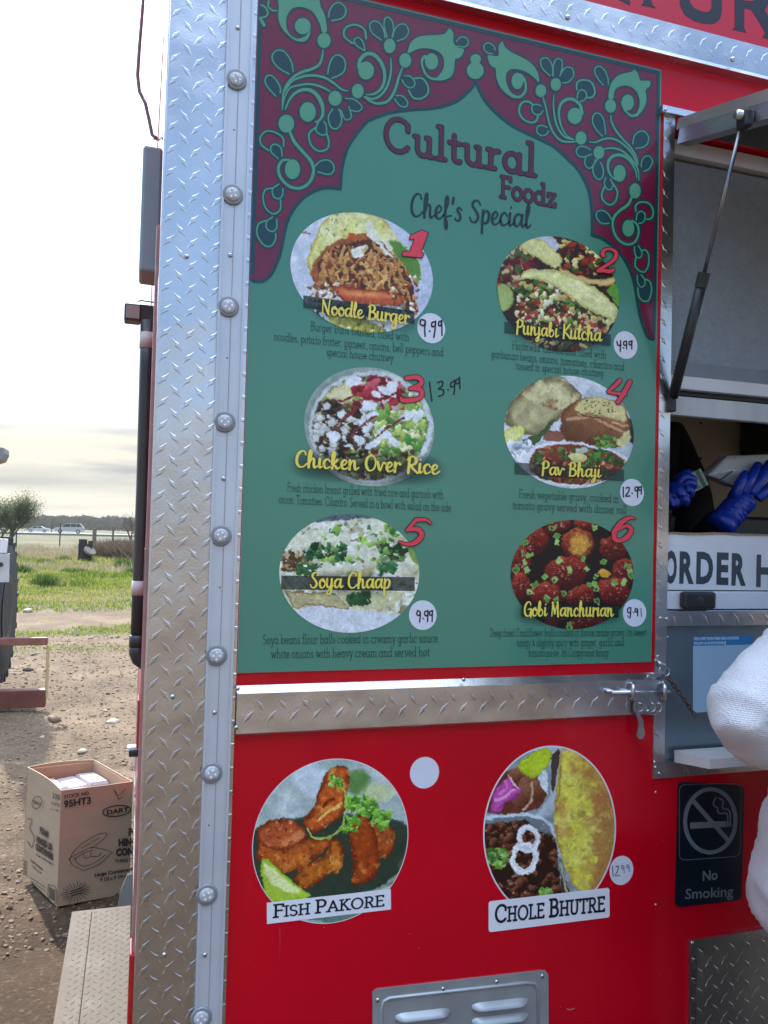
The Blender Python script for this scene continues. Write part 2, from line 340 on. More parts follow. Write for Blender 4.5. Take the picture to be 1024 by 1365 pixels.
SCR = {
 'a': (1.0, [BOWL, [(.8, .98), (.74, .4), (.84, .04), (1.08, .25)]]), 'b': (.88, [[(.05, .25), (.34, 1.0), (.4, 1.6), (.28, 1.8), (.16, 1.3), (.14, .3), (.3, 0), (.6, .12), (.7, .5), (.52, .85), (.25, .6)]]),
 'c': (.75, [[(.68, .72), (.5, 1), (.2, .8), (.1, .35), (.3, 0), (.55, .08), (.82, .3)]]), 'd': (1.0, [BOWL, [(.88, 1.8), (.76, .4), (.84, .04), (1.08, .25)]]),
 'e': (.75, [[(.08, .35), (.42, .5), (.6, .8), (.42, 1), (.18, .75), (.12, .3), (.3, 0), (.58, .08), (.82, .32)]]),
 'f': (.7, [[(.05, .25), (.4, 1.1), (.45, 1.65), (.32, 1.75), (.22, 1.2), (.2, 0), (.24, -.6), (.36, -.7), (.4, -.3), (.28, .15), (.75, .35)]]),
 'g': (1.0, [BOWL, [(.8, .98), (.76, 0), (.66, -.55), (.4, -.75), (.22, -.55), (.5, -.1), (1.08, .3)]]),
 'h': (1.0, [ASC, [(.15, .3), (.42, .95), (.62, .88), (.62, .3), (.72, 0), (1.02, .25)]]), 'i': (.45, [[(.18, .98), (.13, .3), (.22, .02), (.5, .28)], [(.24, 1.4), (.26, 1.48)]]),
 'j': (.5, [[(.24, .98), (.22, 0), (.1, -.6), (-.12, -.7), (-.15, -.45), (.15, -.1), (.55, .25)], [(.28, 1.4), (.3, 1.48)]]),
 'k': (.9, [ASC, [(.62, .98), (.45, .72), (.2, .5)], [(.2, .5), (.45, .25), (.62, 0), (.95, .25)]]), 'l': (.5, [[(.05, .25), (.36, 1.15), (.42, 1.65), (.3, 1.8), (.18, 1.2), (.16, .3), (.28, 0), (.55, .25)]]),
 'n': (.95, [[(.14, 1), (.12, 0)], [(.13, .3), (.38, .92), (.58, .88), (.6, .3), (.7, 0), (.98, .25)]]),
 'o': (.82, [[(.48, 1), (.18, .8), (.1, .35), (.3, 0), (.62, .15), (.7, .6), (.5, .98), (.5, .75), (.9, .72)]]),
 'p': (.85, [[(.18, 1), (.12, .2), (.1, -.75)], [(.14, .4), (.3, .85), (.52, .98), (.7, .7), (.6, .2), (.36, .0), (.15, .2)]]),
 'r': (.65, [[(.14, 1), (.12, 0)], [(.13, .35), (.3, .85), (.48, .98), (.62, .82)]]), 's': (.62, [[(.58, .85), (.38, 1), (.2, .8), (.44, .45), (.42, .08), (.16, .0), (.0, .15)]]),
 'u': (.95, [[(.12, 1), (.08, .3), (.25, 0), (.5, .2), (.64, .95)], [(.64, 1), (.6, .3), (.7, 0), (.98, .25)]]), 'v': (.8, [[(.05, .98), (.28, .05), (.58, .9), (.85, .78)]]),
 'y': (.9, [[(.12, 1), (.1, .3), (.28, .05), (.5, .2), (.66, .95)], [(.66, 1), (.62, 0), (.5, -.6), (.24, -.72), (.14, -.5), (.42, -.1), (.92, .3)]]),
 'N': (1.15, [[(.1, 0), (.14, 1.65)], [(.14, 1.65), (.5, .8), (.82, 0)], [(.82, 0), (.86, 1), (.98, 1.75)]]),
 'B': (1.05, [[(.25, 1.6), (.15, 0)], [(.02, 1.45), (.4, 1.75), (.8, 1.5), (.68, 1.05), (.3, .9), (.8, .78), (.88, .35), (.55, 0), (.1, .1)]]),
 'P': (.95, [[(.25, 1.6), (.13, -.1)], PP]), 'R': (1.05, [[(.25, 1.6), (.13, -.05)], PP, [(.32, .8), (.65, .35), (1.0, .0)]]),
 'K': (1.05, [[(.22, 1.7), (.13, -.05)], [(.95, 1.7), (.5, 1.1), (.18, .8)], [(.2, .8), (.6, .45), (1.0, 0)]]),
 'C': (1.1, [CP]), 'G': (1.15, [CP[:-1]+[(1.0, .75)], [(.6, .8), (1.02, .82), (.98, -.1)]]),
 'O': (1.15, [[(.62, 1.7), (.22, 1.3), (.12, .6), (.4, 0), (.85, .2), (1.02, .9), (.85, 1.5), (.52, 1.62)]]),
 'S': (1.0, [[(.92, 1.4), (.72, 1.7), (.36, 1.62), (.26, 1.25), (.58, .85), (.75, .4), (.5, .02), (.16, .08), (.04, .35)]]),
 'M': (1.25, [[(.1, 0), (.2, 1.68)], [(.2, 1.68), (.52, .3)], [(.52, .3), (.9, 1.68)], [(.9, 1.68), (1.0, -.05)]]), "'": (.35, [[(.2, 1.7), (.14, 1.3)]]),
}
_gc = {}
def glyph(font, c, r):
    k = (font, c, r)
    if k not in _gc:
        if font == 'slab':
            adv, st = slab(c, .15 if r < .1 else .22)
            _gc[k] = (adv, union([q for p in st for q in caps(p, r, 6 if r < .1 else 12)], 1e-5))
        else:
            adv, st = SCR[c]; ps = []
            for p in st:
                q = catmull(p, 4); d = np.gradient(q, axis=0); a = np.abs(d[:, 1])/(np.hypot(d[:, 0], d[:, 1])+1e-9)
                down = d[:, 1] < 0
                rr = r*np.where(down, .75+.45*a, .62+.1*a)
                rr = np.convolve(np.pad(rr, 1, 'edge'), [.25, .5, .25], 'valid')
                ps += caps(q, rr, 8)
            _gc[k] = (adv, union(ps, 1e-5))
    return _gc[k]
def text_tri(font, s, p0, p1, h0, h1=None, r=.07, space=.55, gap=0.0, sizes=None):
    """tri mesh in photo pixels: baseline from p0 to p1, x-height h0 (at the end h1)"""
    h1 = h1 or h0; x = 0; items = []
    for i, c in enumerate(s):
        if c == ' ': x += space; continue
        adv, (v, f) = glyph(font, c, r)
        k = 1.0 if sizes is None else sizes[i]
        items.append((x, k, v, f)); x += adv*k+gap
    Wd = x-gap; vs = []; fs = []; n = 0
    p0 = np.array(p0, float); p1 = np.array(p1, float)
    for x0, k, v, f in items:
        u = (x0+v[:, 0]*k)/Wd; b = p0+(p1-p0)*u[:, None]; hh = (h0+(h1-h0)*u)*k
        b[:, 0] += .02*v[:, 1]*hh; b[:, 1] -= v[:, 1]*hh
        vs.append(b); fs += [tuple(i+n for i in q) for q in f]; n += len(v)
    v = np.vstack(vs)
    return v, [q[::-1] for q in fs]
_bf = {}
def bfont(s, bold=0.0):
    k = (s, bold)
    if k not in _bf:
        cu = bpy.data.curves.new('letters', 'FONT'); cu.body = s; cu.size = 1; cu.offset = bold; cu.resolution_u = 3
        ob = bpy.data.objects.new('letters', cu); C.objects.link(ob)
        bpy.context.view_layer.update()
        me = bpy.data.meshes.new_from_object(ob.evaluated_get(bpy.context.evaluated_depsgraph_get()))
        v = np.array([q.co[:2] for q in me.vertices]); f = [tuple(p.vertices) for p in me.polygons]
        bpy.data.objects.remove(ob); bpy.data.curves.remove(cu); bpy.data.meshes.remove(me)
        v[:, 0] -= v[:, 0].min(); _bf[k] = (v, f)
    v, f = _bf[k]; return v.copy(), f
def bfont_tri(s, p0, p1, cap, bold=0.0, upx=.02):    # baseline p0-p1, capital height in pixels
    v, f = bfont(s, bold); w = v[:, 0].max(); u = v[:, 0:1]/w; hh = v[:, 1:2]/.73*cap
    p0 = np.array(p0, float); p1 = np.array(p1, float)
    return p0+(p1-p0)*u+hh*np.array([[upx, -1.0]]), [q[::-1] for q in f]
def tri3(name, tri, y, m, parent, **k): return flat(name, None, m, y, parent, tri=tri, **k)

# ---------------------------------------------------------------- printed food pictures, evaluated point by point
def hsh(ix, iy, s):
    n = (ix.astype(np.int64)*374761393+iy.astype(np.int64)*668265263+s*974711) & 0x7fffffff
    n = ((n ^ (n >> 13))*1274126177) & 0x7fffffff
    return ((n ^ (n >> 16)) & 0xffff)/65535.0
def vnoise(x, y, s=0):
    ix = np.floor(x); iy = np.floor(y); fx = x-ix; fy = y-iy; fx = fx*fx*(3-2*fx); fy = fy*fy*(3-2*fy)
    a = hsh(ix, iy, s); b = hsh(ix+1, iy, s); c = hsh(ix, iy+1, s); d = hsh(ix+1, iy+1, s)
    return (a*(1-fx)+b*fx)*(1-fy)+(c*(1-fx)+d*fx)*fy
def fbm(x, y, sc, s=0, o=4):
    t = 0; a = .5; k = 1/sc
    for i in range(o): t = t+a*vnoise(x*k, y*k, s+i); a *= .5; k *= 2
    return t/(1-.5**o)
def hexc(c): return np.array([int(c[i:i+2], 16) for i in (0, 2, 4)], float)/255.0
class Paint:
    def __init__(s, X, Y, base):
        s.X = X; s.Y = Y; s.c = np.tile(hexc(base), (len(X), 1))
    def lay(s, m, col):
        s.c = s.c*(1-m[:, None])+(hexc(col) if isinstance(col, str) else col)*m[:, None]
    def mell(s, cx, cy, rx, ry, rot=0, soft=1.5, wob=0, ws=20, seed=0):
        x = s.X-cx; y = s.Y-cy; a = math.radians(rot); u = x*math.cos(a)+y*math.sin(a); v = -x*math.sin(a)+y*math.cos(a)
        d = np.sqrt((u/rx)**2+(v/ry)**2)
        if wob: d = d+wob*(fbm(s.X, s.Y, ws, seed)-.5)
        return np.clip((1-d)*min(rx, ry)/soft+.5, 0, 1), u/rx, v/ry
    def ell(s, cx, cy, rx, ry, rot, col, soft=1.5, wob=0, ws=20, seed=0, hi=None, lo=None, lx=-.4, ly=-.7, tex=0, ts=8):
        m, u, v = s.mell(cx, cy, rx, ry, rot, soft, wob, ws, seed)
        c = np.tile(hexc(col), (len(s.X), 1)); g = np.clip((s.X-cx)*lx/rx+(s.Y-cy)*ly/ry, -1, 1)
        if hi: c = c+(hexc(hi)-c)*np.clip(g, 0, 1)[:, None]
        if lo: c = c+(hexc(lo)-c)*np.clip(-g, 0, 1)[:, None]
        if tex: c = c*(1+tex*(fbm(s.X, s.Y, ts, seed+5)-.5)*2)[:, None]
        s.lay(m, np.clip(c, 0, 1)); return m
    def mpoly(s, P, soft=1.5, sm=True):
        P = catmull(list(P)+[P[0]], 4)[:-1] if sm else np.asarray(P, float)
        ins = np.zeros(len(s.X), bool); dm = np.full(len(s.X), 1e9); n = len(P)
        for i in range(n):
            x0, y0 = P[i]; x1, y1 = P[(i+1) % n]
            c = ((y0 > s.Y) != (y1 > s.Y)) & (s.X < (x1-x0)*(s.Y-y0)/((y1-y0) if abs(y1-y0) > 1e-9 else 1e-9)+x0); ins ^= c
            dx, dy = x1-x0, y1-y0; t = np.clip(((s.X-x0)*dx+(s.Y-y0)*dy)/(dx*dx+dy*dy+1e-9), 0, 1)
            dm = np.minimum(dm, np.hypot(s.X-x0-t*dx, s.Y-y0-t*dy))
        sd = np.where(ins, dm, -dm); return np.clip(sd/soft+.5, 0, 1), sd
    def poly(s, P, col, soft=1.5, sm=True, tex=0, ts=8, seed=0, edge=None, ew=12, grad=None):
        m, sd = s.mpoly(P, soft, sm); c = np.tile(hexc(col), (len(s.X), 1))
        if grad:
            (xa, ya), (xb, yb), c2 = grad; t = np.clip(((s.X-xa)*(xb-xa)+(s.Y-ya)*(yb-ya))/((xb-xa)**2+(yb-ya)**2), 0, 1); c = c+(hexc(c2)-c)*t[:, None]
        if edge: c = c+(hexc(edge)-c)*np.clip(1-sd/ew, 0, 1)[:, None]
        if tex: c = c*(1+tex*(fbm(s.X, s.Y, ts, seed)-.5)*2)[:, None]
        s.lay(m, np.clip(c, 0, 1)); return m
    def line(s, P, r, col, soft=1.2, hi=None, k=4, mask=None):
        P = catmull(P, k); R = np.full(len(P), float(r)) if np.isscalar(r) else np.interp(np.linspace(0, 1, len(P)), np.linspace(0, 1, len(r)), r)
        best = np.full(len(s.X), -1e9); side = np.zeros(len(s.X))
        xa, xb, ya, yb = P[:, 0].min()-30, P[:, 0].max()+30, P[:, 1].min()-30, P[:, 1].max()+30
        I = np.where((s.X > xa) & (s.X < xb) & (s.Y > ya) & (s.Y < yb))[0]
        x = s.X[I]; y = s.Y[I]; bt = best[I]; sd = side[I]
        for i in range(len(P)-1):
            x0, y0 = P[i]; dx, dy = P[i+1]-P[i]; t = np.clip(((x-x0)*dx+(y-y0)*dy)/(dx*dx+dy*dy+1e-9), 0, 1)
            d = R[i]-np.hypot(x-x0-t*dx, y-y0-t*dy); g = d > bt; bt = np.where(g, d, bt); sd = np.where(g, (y-y0-t*dy)/max(R[i], .1), sd)
        m = np.zeros(len(s.X)); m[I] = np.clip(bt/soft+.5, 0, 1)
        if mask is not None: m *= mask
        if hi:
            c = np.tile(hexc(col), (len(s.X), 1)); w = np.zeros(len(s.X)); w[I] = np.clip(-sd, 0, 1); c = c+(hexc(hi)-c)*w[:, None]; s.lay(m, c)
        else: s.lay(m, col)
    def specks(s, n, box, cols, r0, r1, seed, mask=None, asp=1.0, soft=1.2):
        R = random.Random(seed)
        for i in range(n):
            cx = R.uniform(box[0], box[2]); cy = R.uniform(box[1], box[3]); r = R.uniform(r0, r1); a = R.uniform(0, 3.14)
            I = np.where((np.abs(s.X-cx) < r*2) & (np.abs(s.Y-cy) < r*2))[0]
            if not len(I): continue
            x = s.X[I]-cx; y = s.Y[I]-cy; u = x*math.cos(a)+y*math.sin(a); v = -x*math.sin(a)+y*math.cos(a)
            k = R.uniform(asp*.7, 1); sh_ = np.clip(1.0-.16*(x*.5+y)/r, .55, 1.4)[:, None]; th = np.arctan2(v, u); d = (1+.22*np.sin(2*th+a*5)+.18*np.sin(3*th+a*9)-np.sqrt((u/r)**2+(v/(r*k))**2))*r*k/soft+.5
            m = np.clip(d, 0, 1)
            if mask is not None: m = m*mask[I]
            s.c[I] = np.clip(s.c[I]*(1-m[:, None])+hexc(R.choice(cols))*sh_*m[:, None], 0, 1)
    def grain(s, a=.12, b=.10):
        s.c = np.clip(s.c*(1+a*2*(fbm(s.X, s.Y, 7, 77, 3)-.5)+b*2*(fbm(s.X, s.Y, 34, 78, 3)-.5))[:, None], 0, 1)
    def mottle(s, mask, col, sc, thr=.5, soft=.08, seed=0, amt=1.0):
        n = fbm(s.X, s.Y, sc, seed); s.lay(mask*np.clip((n-thr)/soft, 0, 1)*amt, col)
# ---------------------------------------------------------------- materials
RED = mat('red_paint', (.54, .0004, .012), .26, coat=.35, spec=.18, noise=.10, nscale=3, wave=.0006, wscale=5)
PLATE = mat('diamond_plate', (.60, .61, .63), .27, metal=1, noise=.12, nscale=5, wave=.004, wscale=9, bump=.0002, bscale=220)
PLATE_D = mat('dull_plate', (.52, .53, .54), .34, metal=1, noise=.15, nscale=6, wave=.003, wscale=9)
ALU = mat('brushed_aluminium', (.62, .64, .67), .32, metal=1, noise=.1, nscale=10, bump=.0002, bscale=90, stretch=(1, 1, 12))
CHAN = mat('pale_channel', (.56, .60, .66), .38, metal=.35, noise=.06, nscale=8)
WHITEP = mat('white_paint', (.66, .68, .70), .4, noise=.07, nscale=6)
SCREW = mat('screw_steel', (.6, .6, .62), .25, metal=1, noise=.1)
DARKM = mat('dark_metal', (.03, .032, .035), .45, noise=.2)
BLACK = mat('black_plastic', (.018, .019, .022), .4, noise=.1)
RUBBER = mat('rubber', (.03, .03, .032), .75, noise=.3, nscale=12, bump=.003, bscale=20)
LENS = mat('clear_lens', (.46, .48, .52), .25, noise=.25, nscale=220, coat=.4)
GREYP = mat('grey_paint', (.30, .31, .32), .45, noise=.12)
DIRTYP = mat('dusty_plate', (.10, .084, .066), .85, metal=.0, spec=.25, noise=.5, nscale=9, bump=.0012, bscale=60)
PINK = mat('faded_red_edge', (.42, .22, .21), .45, noise=.15, nscale=30)
TAIL = mat('red_lens', (.45, .004, .01), .12, coat=1.0)
STEELB = mat('blue_grey_steel', (.20, .27, .31), .33, metal=.7, noise=.15, nscale=7)
CREAM = mat('cream_wall', (.62, .58, .48), .55, noise=.08, nscale=4)

# ---------------------------------------------------------------- food truck
xc = float(W(204, 700)[0]); ZB, ZT, XR = 0.42, 3.05, 5.2
truck = thing('food_truck', (xc, 0, 0), 'red food truck side with diamond plate corner and open serving window', 'food truck')
def pw(x, y): q = W(x, y); return float(q[0]), float(q[2])
xo, zo_t = pw(887, 200); _, zo_b = pw(880, 1026)
zo_t = pw(884, 166)[1]
# side skin with the window opening left free; the wall has real thickness
mb = MB()
for (a, b, c, d) in ((xc, xo, ZB, ZT), (xo, XR-1.2, zo_t, ZT), (xo, XR-1.2, ZB, zo_b), (XR-1.2, XR, ZB, ZT)):
    mb.box(a, b, 0, .05, c, d)
mb.build('side_panel', RED, truck)
MB().box(xc+.004, xc+.05, .052, 2.3, ZB, ZT).build('end_wall', RED, truck)
MB().box(xc, XR, 2.3, 2.35, ZB, ZT).build('far_wall', WHITEP, truck)
MB().box(XR, XR+.05, 0, 2.35, ZB, ZT).build('end_wall', RED, truck)
MB().box(xc, XR, 0, 2.35, ZT, ZT+.06).build('roof', ALU, truck)
MB().box(xc, XR, .02, 2.33, ZB-.12, ZB-.002).build('floor', DARKM, truck)
# wheels further along, under the body
for wx in (2.6, 3.5):
    w = MB().lathe((wx, .02, .38), (0, 1, 0), [(.2, 0), (.36, .02), (.38, .06), (.38, .2), (.36, .24), (.2, .26)], 28).build('tyre', RUBBER, truck, smooth=True)
    MB().lathe((wx, .0, .38), (0, 1, 0), [(.05, -.01), (.19, 0), (.2, .04)], 24).build('rim', ALU, w)

def tread_mesh(pts, mp, L=.033, w=.0100, h=.00065):
    """pts: (u, v, sign) lozenge centres; mp(u, v, h) -> 3D"""
    vs = []; fs = []
    out_ = [(-.5, 0), (-.25, .17), (0, .5), (.25, .17), (.5, 0), (.25, -.17), (0, -.5), (-.25, -.17)]
    for n, (u, v, sg) in enumerate(pts):
        a = math.radians(50 if sg > 0 else -52); c, s = math.cos(a), math.sin(a)
        for k_, z_ in ((1.0, -.0002), (.66, h*.8), (.25, h)):
            for p, q in out_:
                p, q = p*L*k_, q*w*k_; vs.append(mp(u+p*c-q*s, v+p*s+q*c, z_))
        b = n*24
        for r0 in (0, 8):
            for i in range(8): fs.append((b+r0+i, b+r0+8+i, b+r0+8+(i+1) % 8, b+r0+(i+1) % 8))
        fs.append(tuple(b+16+i for i in range(8))[::-1])
    return np.array(vs), fs
def lattice(x0, x1, z0, z1, ox=0, oz=0, s=.0203, m=.004, test=None):
    o = []; i0 = int((x0-ox)/s)-2; i1 = int((x1-ox)/s)+2; j0 = int((z0-oz)/s)-2; j1 = int((z1-oz)/s)+2
    for i in range(i0, i1):
        for j in range(j0, j1):
            if (i+j) % 2: continue
            u, v = ox+i*s, oz+j*s
            if x0+m < u < x1-m and z0+m < v < z1-m and (test is None or test(u, v)): o.append((u, v, 1 if i % 2 else -1))
    return o
def add_treads(part, x0, x1, z0, z1, y, mt, ox=0, oz=0, s=.0203, test=None, L=.033, m=.006, hh=.00065):
    p = lattice(x0, x1, z0, z1, ox, oz, s, m, test)
    if not p: return
    v, f = tread_mesh(p, lambda a, b, h: (a, y-h, b), L, .0100, hh)
    add('tread', v, f, mt, part, kind='stuff')
def screw(px, py, y, parent, r=.0045, col=None):
    c = W(px, py, y); s = MB().lathe(c, (0, -1, 0), [(r, 0), (r*.95, r*.25), (r*.6, r*.55), (r*.2, r*.62)], 12).build('rivet', SCREW, parent, smooth=True)
    MB().lathe(c+np.array([0, -r*.6, 0]), (0, -1, 0), [(r*.25, 0), (r*.22, r*.06)], 6).build('rivet_core', DARKM, s)
    return s
# corner cladding, slightly over the edge of the body
x0, x1 = xc-.001, float(W(281, 700)[0])
ct = MB().box(x0, x1+.012, -.003, -.0001, ZB, ZT).build('corner_plate', PLATE, truck)
o = W(237, 429.7)
add_treads(ct, x0, x1, ZB, ZT, -.003, PLATE, o[0], o[2], .0200)
for p in ((249, 342), (230, 929), (219, 1273)): screw(p[0], p[1], -.003, ct)
MB().box(xc-.0045, xc-.0012, -.006, .03, ZB, ZT).build('corner_edge', ALU, truck)
# lamp channel
xl0, xl1 = float(W(282, 650)[0]), float(W(317.5, 650)[0])
ch = MB()
ch.box(xl0, xl0+.004, -.012, -.0032, ZB, ZT); ch.box(xl0+.0035, xl1-.0035, -.009, -.0033, ZB, ZT, 0); ch.box(xl1-.004, xl1, -.012, -.0031, ZB, ZT)
xm = (xl0+xl1)/2
chan = ch.build('lamp_channel', CHAN, truck)
MB().box(xm-.0006, xm+.0006, -.0098, -.0089, ZB, ZT).build('seam', GREYP, chan)
for (px, py) in ((317, 37), (307, 340), (298, 638), (286, 950), (273, 1273)): screw(px, py, -.0092, chan, .0042)
for (px, py) in ((312, 173), (303, 477), (293, 783), (278.5, 1100)):
    MB().lathe(W(px, py, -.0091), (0, -1, 0), [(.0014, 0), (.0012, .0006)], 8).build('hole', DARKM, chan)
def marker_light(px, py):
    c = W(px, py, -.009)
    b = MB().lathe(c, (0, -1, 0), [(.0185, 0), (.0185, .002), (.0165, .0045), (.0145, .003), (.0135, .0045), (.0125, .0035)], 32).build('marker_light', RUBBERG, truck, smooth=True)
    MB().lathe(c+np.array([0, -.003, 0]), (0, -1, 0), [(.0128, 0), (.0126, .002), (.0105, .0038), (.007, .0046), (.002, .0048)], 28).build('lens', LENS, b, smooth=True)
    for k in range(4):
        a = 2*math.pi*k/4+.5+px
        q = c+np.array([.0058*math.cos(a), -.0068, .0058*math.sin(a)])
        MB().lathe(q, (0, -1, 0), [(.0030, 0), (.0022, .0011)], 4).build('diode', mat('diode', (.9, .9, .86), .2, noise=.02), b)
RUBBERG = mat('grey_grommet', (.28, .29, .31), .4, metal=.3, noise=.1)
for p in ((315, 107), (310, 260), (304.5, 409), (299.5, 562.5), (294.5, 714), (288.5, 873.5), (282, 1030), (275.5, 1192), (268, 1356)): marker_light(*p)
# narrow plate strip right of the channel
xs1 = float(W(322.5, 650)[0])
ns = MB().box(xl1+.0005, xs1, -.0042, -.0002, ZB, ZT).build('edge_strip', PLATE, truck)
add_treads(ns, xl1, xs1, ZB, ZT, -.0042, PLATE, (xl1+xs1)/2, o[2], .0203, m=.001, L=.014)
# upper band and fascia
z_bt = float(np.mean([pw(773, 0)[1], pw(840, 18.9)[1], pw(1024, 69.2)[1]])); z_bb = float(np.mean([pw(600, 10)[1], pw(840, 71)[1], pw(1021.5, 117.7)[1]]))
mb = MB(); mb.box(xs1+.001, XR, -.006, -.0003, z_bb+.018, z_bt)
ub = mb.build('upper_band', PLATE, truck)
v = [(xs1+.001, -.006, z_bb+.0185), (XR, -.006, z_bb+.0185), (XR, -.022, z_bb), (xs1+.001, -.022, z_bb), (xs1+.001, -.0003, z_bb), (XR, -.0003, z_bb)]
fixn(add('drip_lip', v+[(a, b, c) for a, b, c in [(xs1+.001, -.0003, z_bb+.0185), (XR, -.0003, z_bb+.0185)]], [(0, 1, 2, 3), (3, 2, 5, 4), (0, 3, 4, 6), (1, 7, 5, 2), (6, 4, 5, 7), (0, 6, 7, 1)], PLATE, ub))
add_treads(ub, xs1, XR, z_bb+.02, z_bt, -.006, PLATE, xs1, z_bb, .0203)
for p in ((757, 23), (977, 79)): screw(p[0], p[1], -.0062, ub, .006)
FASC = mat('fascia_red', (.55, .004, .03), .3, coat=.2, noise=.06)
fa = MB().box(xs1+.002, XR, -.004, -.0002, z_bt+.001, ZT-.01).build('fascia', FASC, truck)
LETB = pm('navy_lettering', '1c1a2e', .4, .7)
q = lambda pts, x0=840, y0=0, s=5.565: [(x0+a/s, y0+b/s) for a, b in pts]
let = [q([(755, -40), (815, -20), (820, 25), (770, 0)], 600, 0, 3.413),
       q([(100, -90), (160, -90), (160, 10), (168, 35), (195, 62), (80, 36), (100, 22)]),
       q([(365, -90), (372, 40), (410, 112), (480, 157), (560, 177), (632, 172), (670, 140), (682, 80), (682, -90), (608, -90), (605, 62), (580, 88), (540, 86), (480, 62), (445, 15), (440, -90)]),
       q([(775, -120), (848, -120), (848, 210), (865, 243), (760, 218), (778, 195)]),
       q([(846, 60), (900, 72), (975, 190), (1003, 243), (983, 278), (1145, 318), (1110, 270), (1000, 75), (1060, -20), (1010, -120), (846, -120)])]
for lp_ in let[:3]: flat('lettering', [lp_], LETB, -.0045, fa)
flat('lettering', let[3:], LETB, -.0045, fa)
# red notch inside the R counter is cut by a red patch of the same paint
flat('lettering_counter', [q([(850, -120), (985, -120), (960, -20), (905, 8), (850, 5)])], FASC, -.0049, fa)
# middle band
z_mt = float(np.mean([pw(310, 913.6)[1], pw(870, 897)[1]])); z_mb = float(np.mean([pw(310, 979)[1], pw(868, 952)[1]]))
x_t0 = float(np.mean([pw(884, 155)[0], pw(868.6, 1035)[0]])); x_t1 = float(np.mean([pw(900, 162)[0], pw(891, 560)[0], pw(886, 900)[0]]))
xb0 = xs1+.0015
zs = z_mt-.012
v = []
for xx in (xb0, x_t0-.001):
    v += [(xx, -.0002, z_mt), (xx, -.012, zs), (xx, -.012, z_mb+.004), (xx, -.008, z_mb), (xx, -.0002, z_mb)]
md = fixn(add('middle_band', v, [(0, 1, 6, 5), (1, 2, 7, 6), (2, 3, 8, 7), (3, 4, 9, 8), (4, 0, 5, 9), (0, 4, 3, 2, 1), (5, 6, 7, 8, 9)], PLATE, truck))
add_treads(md, xb0+.004, x_t0-.004, z_mb+.006, zs, -.012, PLATE, xb0, z_mb+.012, .0203)
for p in ((317, 918), (315, 970), (618, 906), (864, 902), (864, 948)): screw(p[0], p[1], -.0125, md, .004)
# window surround
z_tb = float(np.mean([pw(868.6, 1037)[1], pw(946.8, 1031.8)[1]])); z_t1 = pw(885, 1016)[1]
wt = MB().box(x_t0, x_t1, -.0035, .02, z_t1+.0005, pw(884, 153)[1]).build('window_trim', PLATE, truck)
add_treads(wt, x_t0-.002, x_t1+.002, z_t1, pw(884, 153)[1], -.0035, PLATE, x_t0+.007, z_mb, .0195, m=.005, L=.026, hh=.0016)
for p in ((889, 158), (894, 163), (881, 824), (877, 875), (873, 1016), (877, 936)): screw(p[0], p[1], -.004, wt, .0038)
wb = MB().box(x_t0, XR-1.2, -.0045, .02, z_tb, z_t1).build('lower_trim', PLATE_D, truck)
add_treads(wb, x_t0, XR-1.2, z_tb, z_t1, -.0045, PLATE_D, x_t0, z_tb+.012, .0203, m=.003)
for p in ((874, 1023), (879, 1031), (889, 825)): screw(p[0], p[1], -.005, wb if p[1] > 900 else wt, .0038)
hb = MB(); q0 = W(882, 145, -.012); q1 = W(935, 155.5, -.012)
hb.box(float(q0[0]), float(q0[0])+1.4, -.016, -.0005, float(q0[2])-.007, float(q0[2])+.007)
hg = hb.build('hinge_bar', ALU, truck); screw(887.5, 146, -.0165, hg, .0035)
# recessed window: rails, insect screen
def rail(name, px, ya, yb, y, m, x_end=XR-1.2, thick=.02, parent=truck, x0=None):
    a = W(px, ya, y); b = W(px, yb, y)
    return MB().box(xo+.002 if x0 is None else x0, x_end, y, y+thick, float(b[2]), float(a[2]), .0015).build(name, m, parent)
MB().box(xo, XR-1.2, .05, .06, pw(900, 205)[1], zo_t+.1).build('header_box', mat('header_grey', (.16, .17, .18), .5, noise=.1), truck)
wf = rail('window_frame', 960, 197, 217, .03, WHITEP)
MESH = mat('insect_screen', (.115, .14, .165), .55, noise=.06, nscale=30, bump=.0006, bscale=420)
# fine woven look of the screen: wave bump and colour
nn = MESH.node_tree; wv = nn.nodes.new('ShaderNodeTexVoronoi'); wv.inputs['Scale'].default_value = 210; wv.inputs['Randomness'].default_value = .25
tcx = nn.nodes.new('ShaderNodeTexCoord'); mpx = nn.nodes.new('ShaderNodeMapping'); mpx.inputs['Rotation'].default_value = (0, math.radians(45), 0)
nn.links.new(tcx.outputs['Object'], mpx.inputs[0]); nn.links.new(mpx.outputs[0], wv.inputs['Vector'])
bn = nn.nodes['Principled BSDF']; src = bn.inputs['Base Color'].links[0].from_socket
rr = nn.nodes.new('ShaderNodeMapRange'); rr.inputs['From Max'].default_value = .6; rr.inputs['To Min'].default_value = .15; rr.inputs['To Max'].default_value = 2.2
nn.links.new(wv.outputs['Distance'], rr.inputs[0])
mm = nn.nodes.new('ShaderNodeMixRGB'); mm.blend_type = 'MULTIPLY'; mm.inputs[0].default_value = 1; nn.links.new(src, mm.inputs[1]); nn.links.new(rr.outputs[0], mm.inputs[2]); nn.links.new(mm.outputs[0], bn.inputs['Base Color'])
MB().box(xo+.002, XR-1.2, .036, .04, pw(960, 483)[1], pw(960, 214)[1]).build('insect_screen', MESH, truck)
MB().box(xo+.002, XR-1.2, .030, .034, pw(960, 506)[1], pw(960, 482)[1]).build('insect_screen', MESH, truck)
rail('window_rail', 960, 506, 523, .026, WHITEP); rail('window_gap', 960, 523, 532, .05, DARKM); rail('window_rail', 960, 533, 558, .022, mat('aged_white', (.50, .53, .55), .5, noise=.15, nscale=20, stretch=(1, 1, .1)))
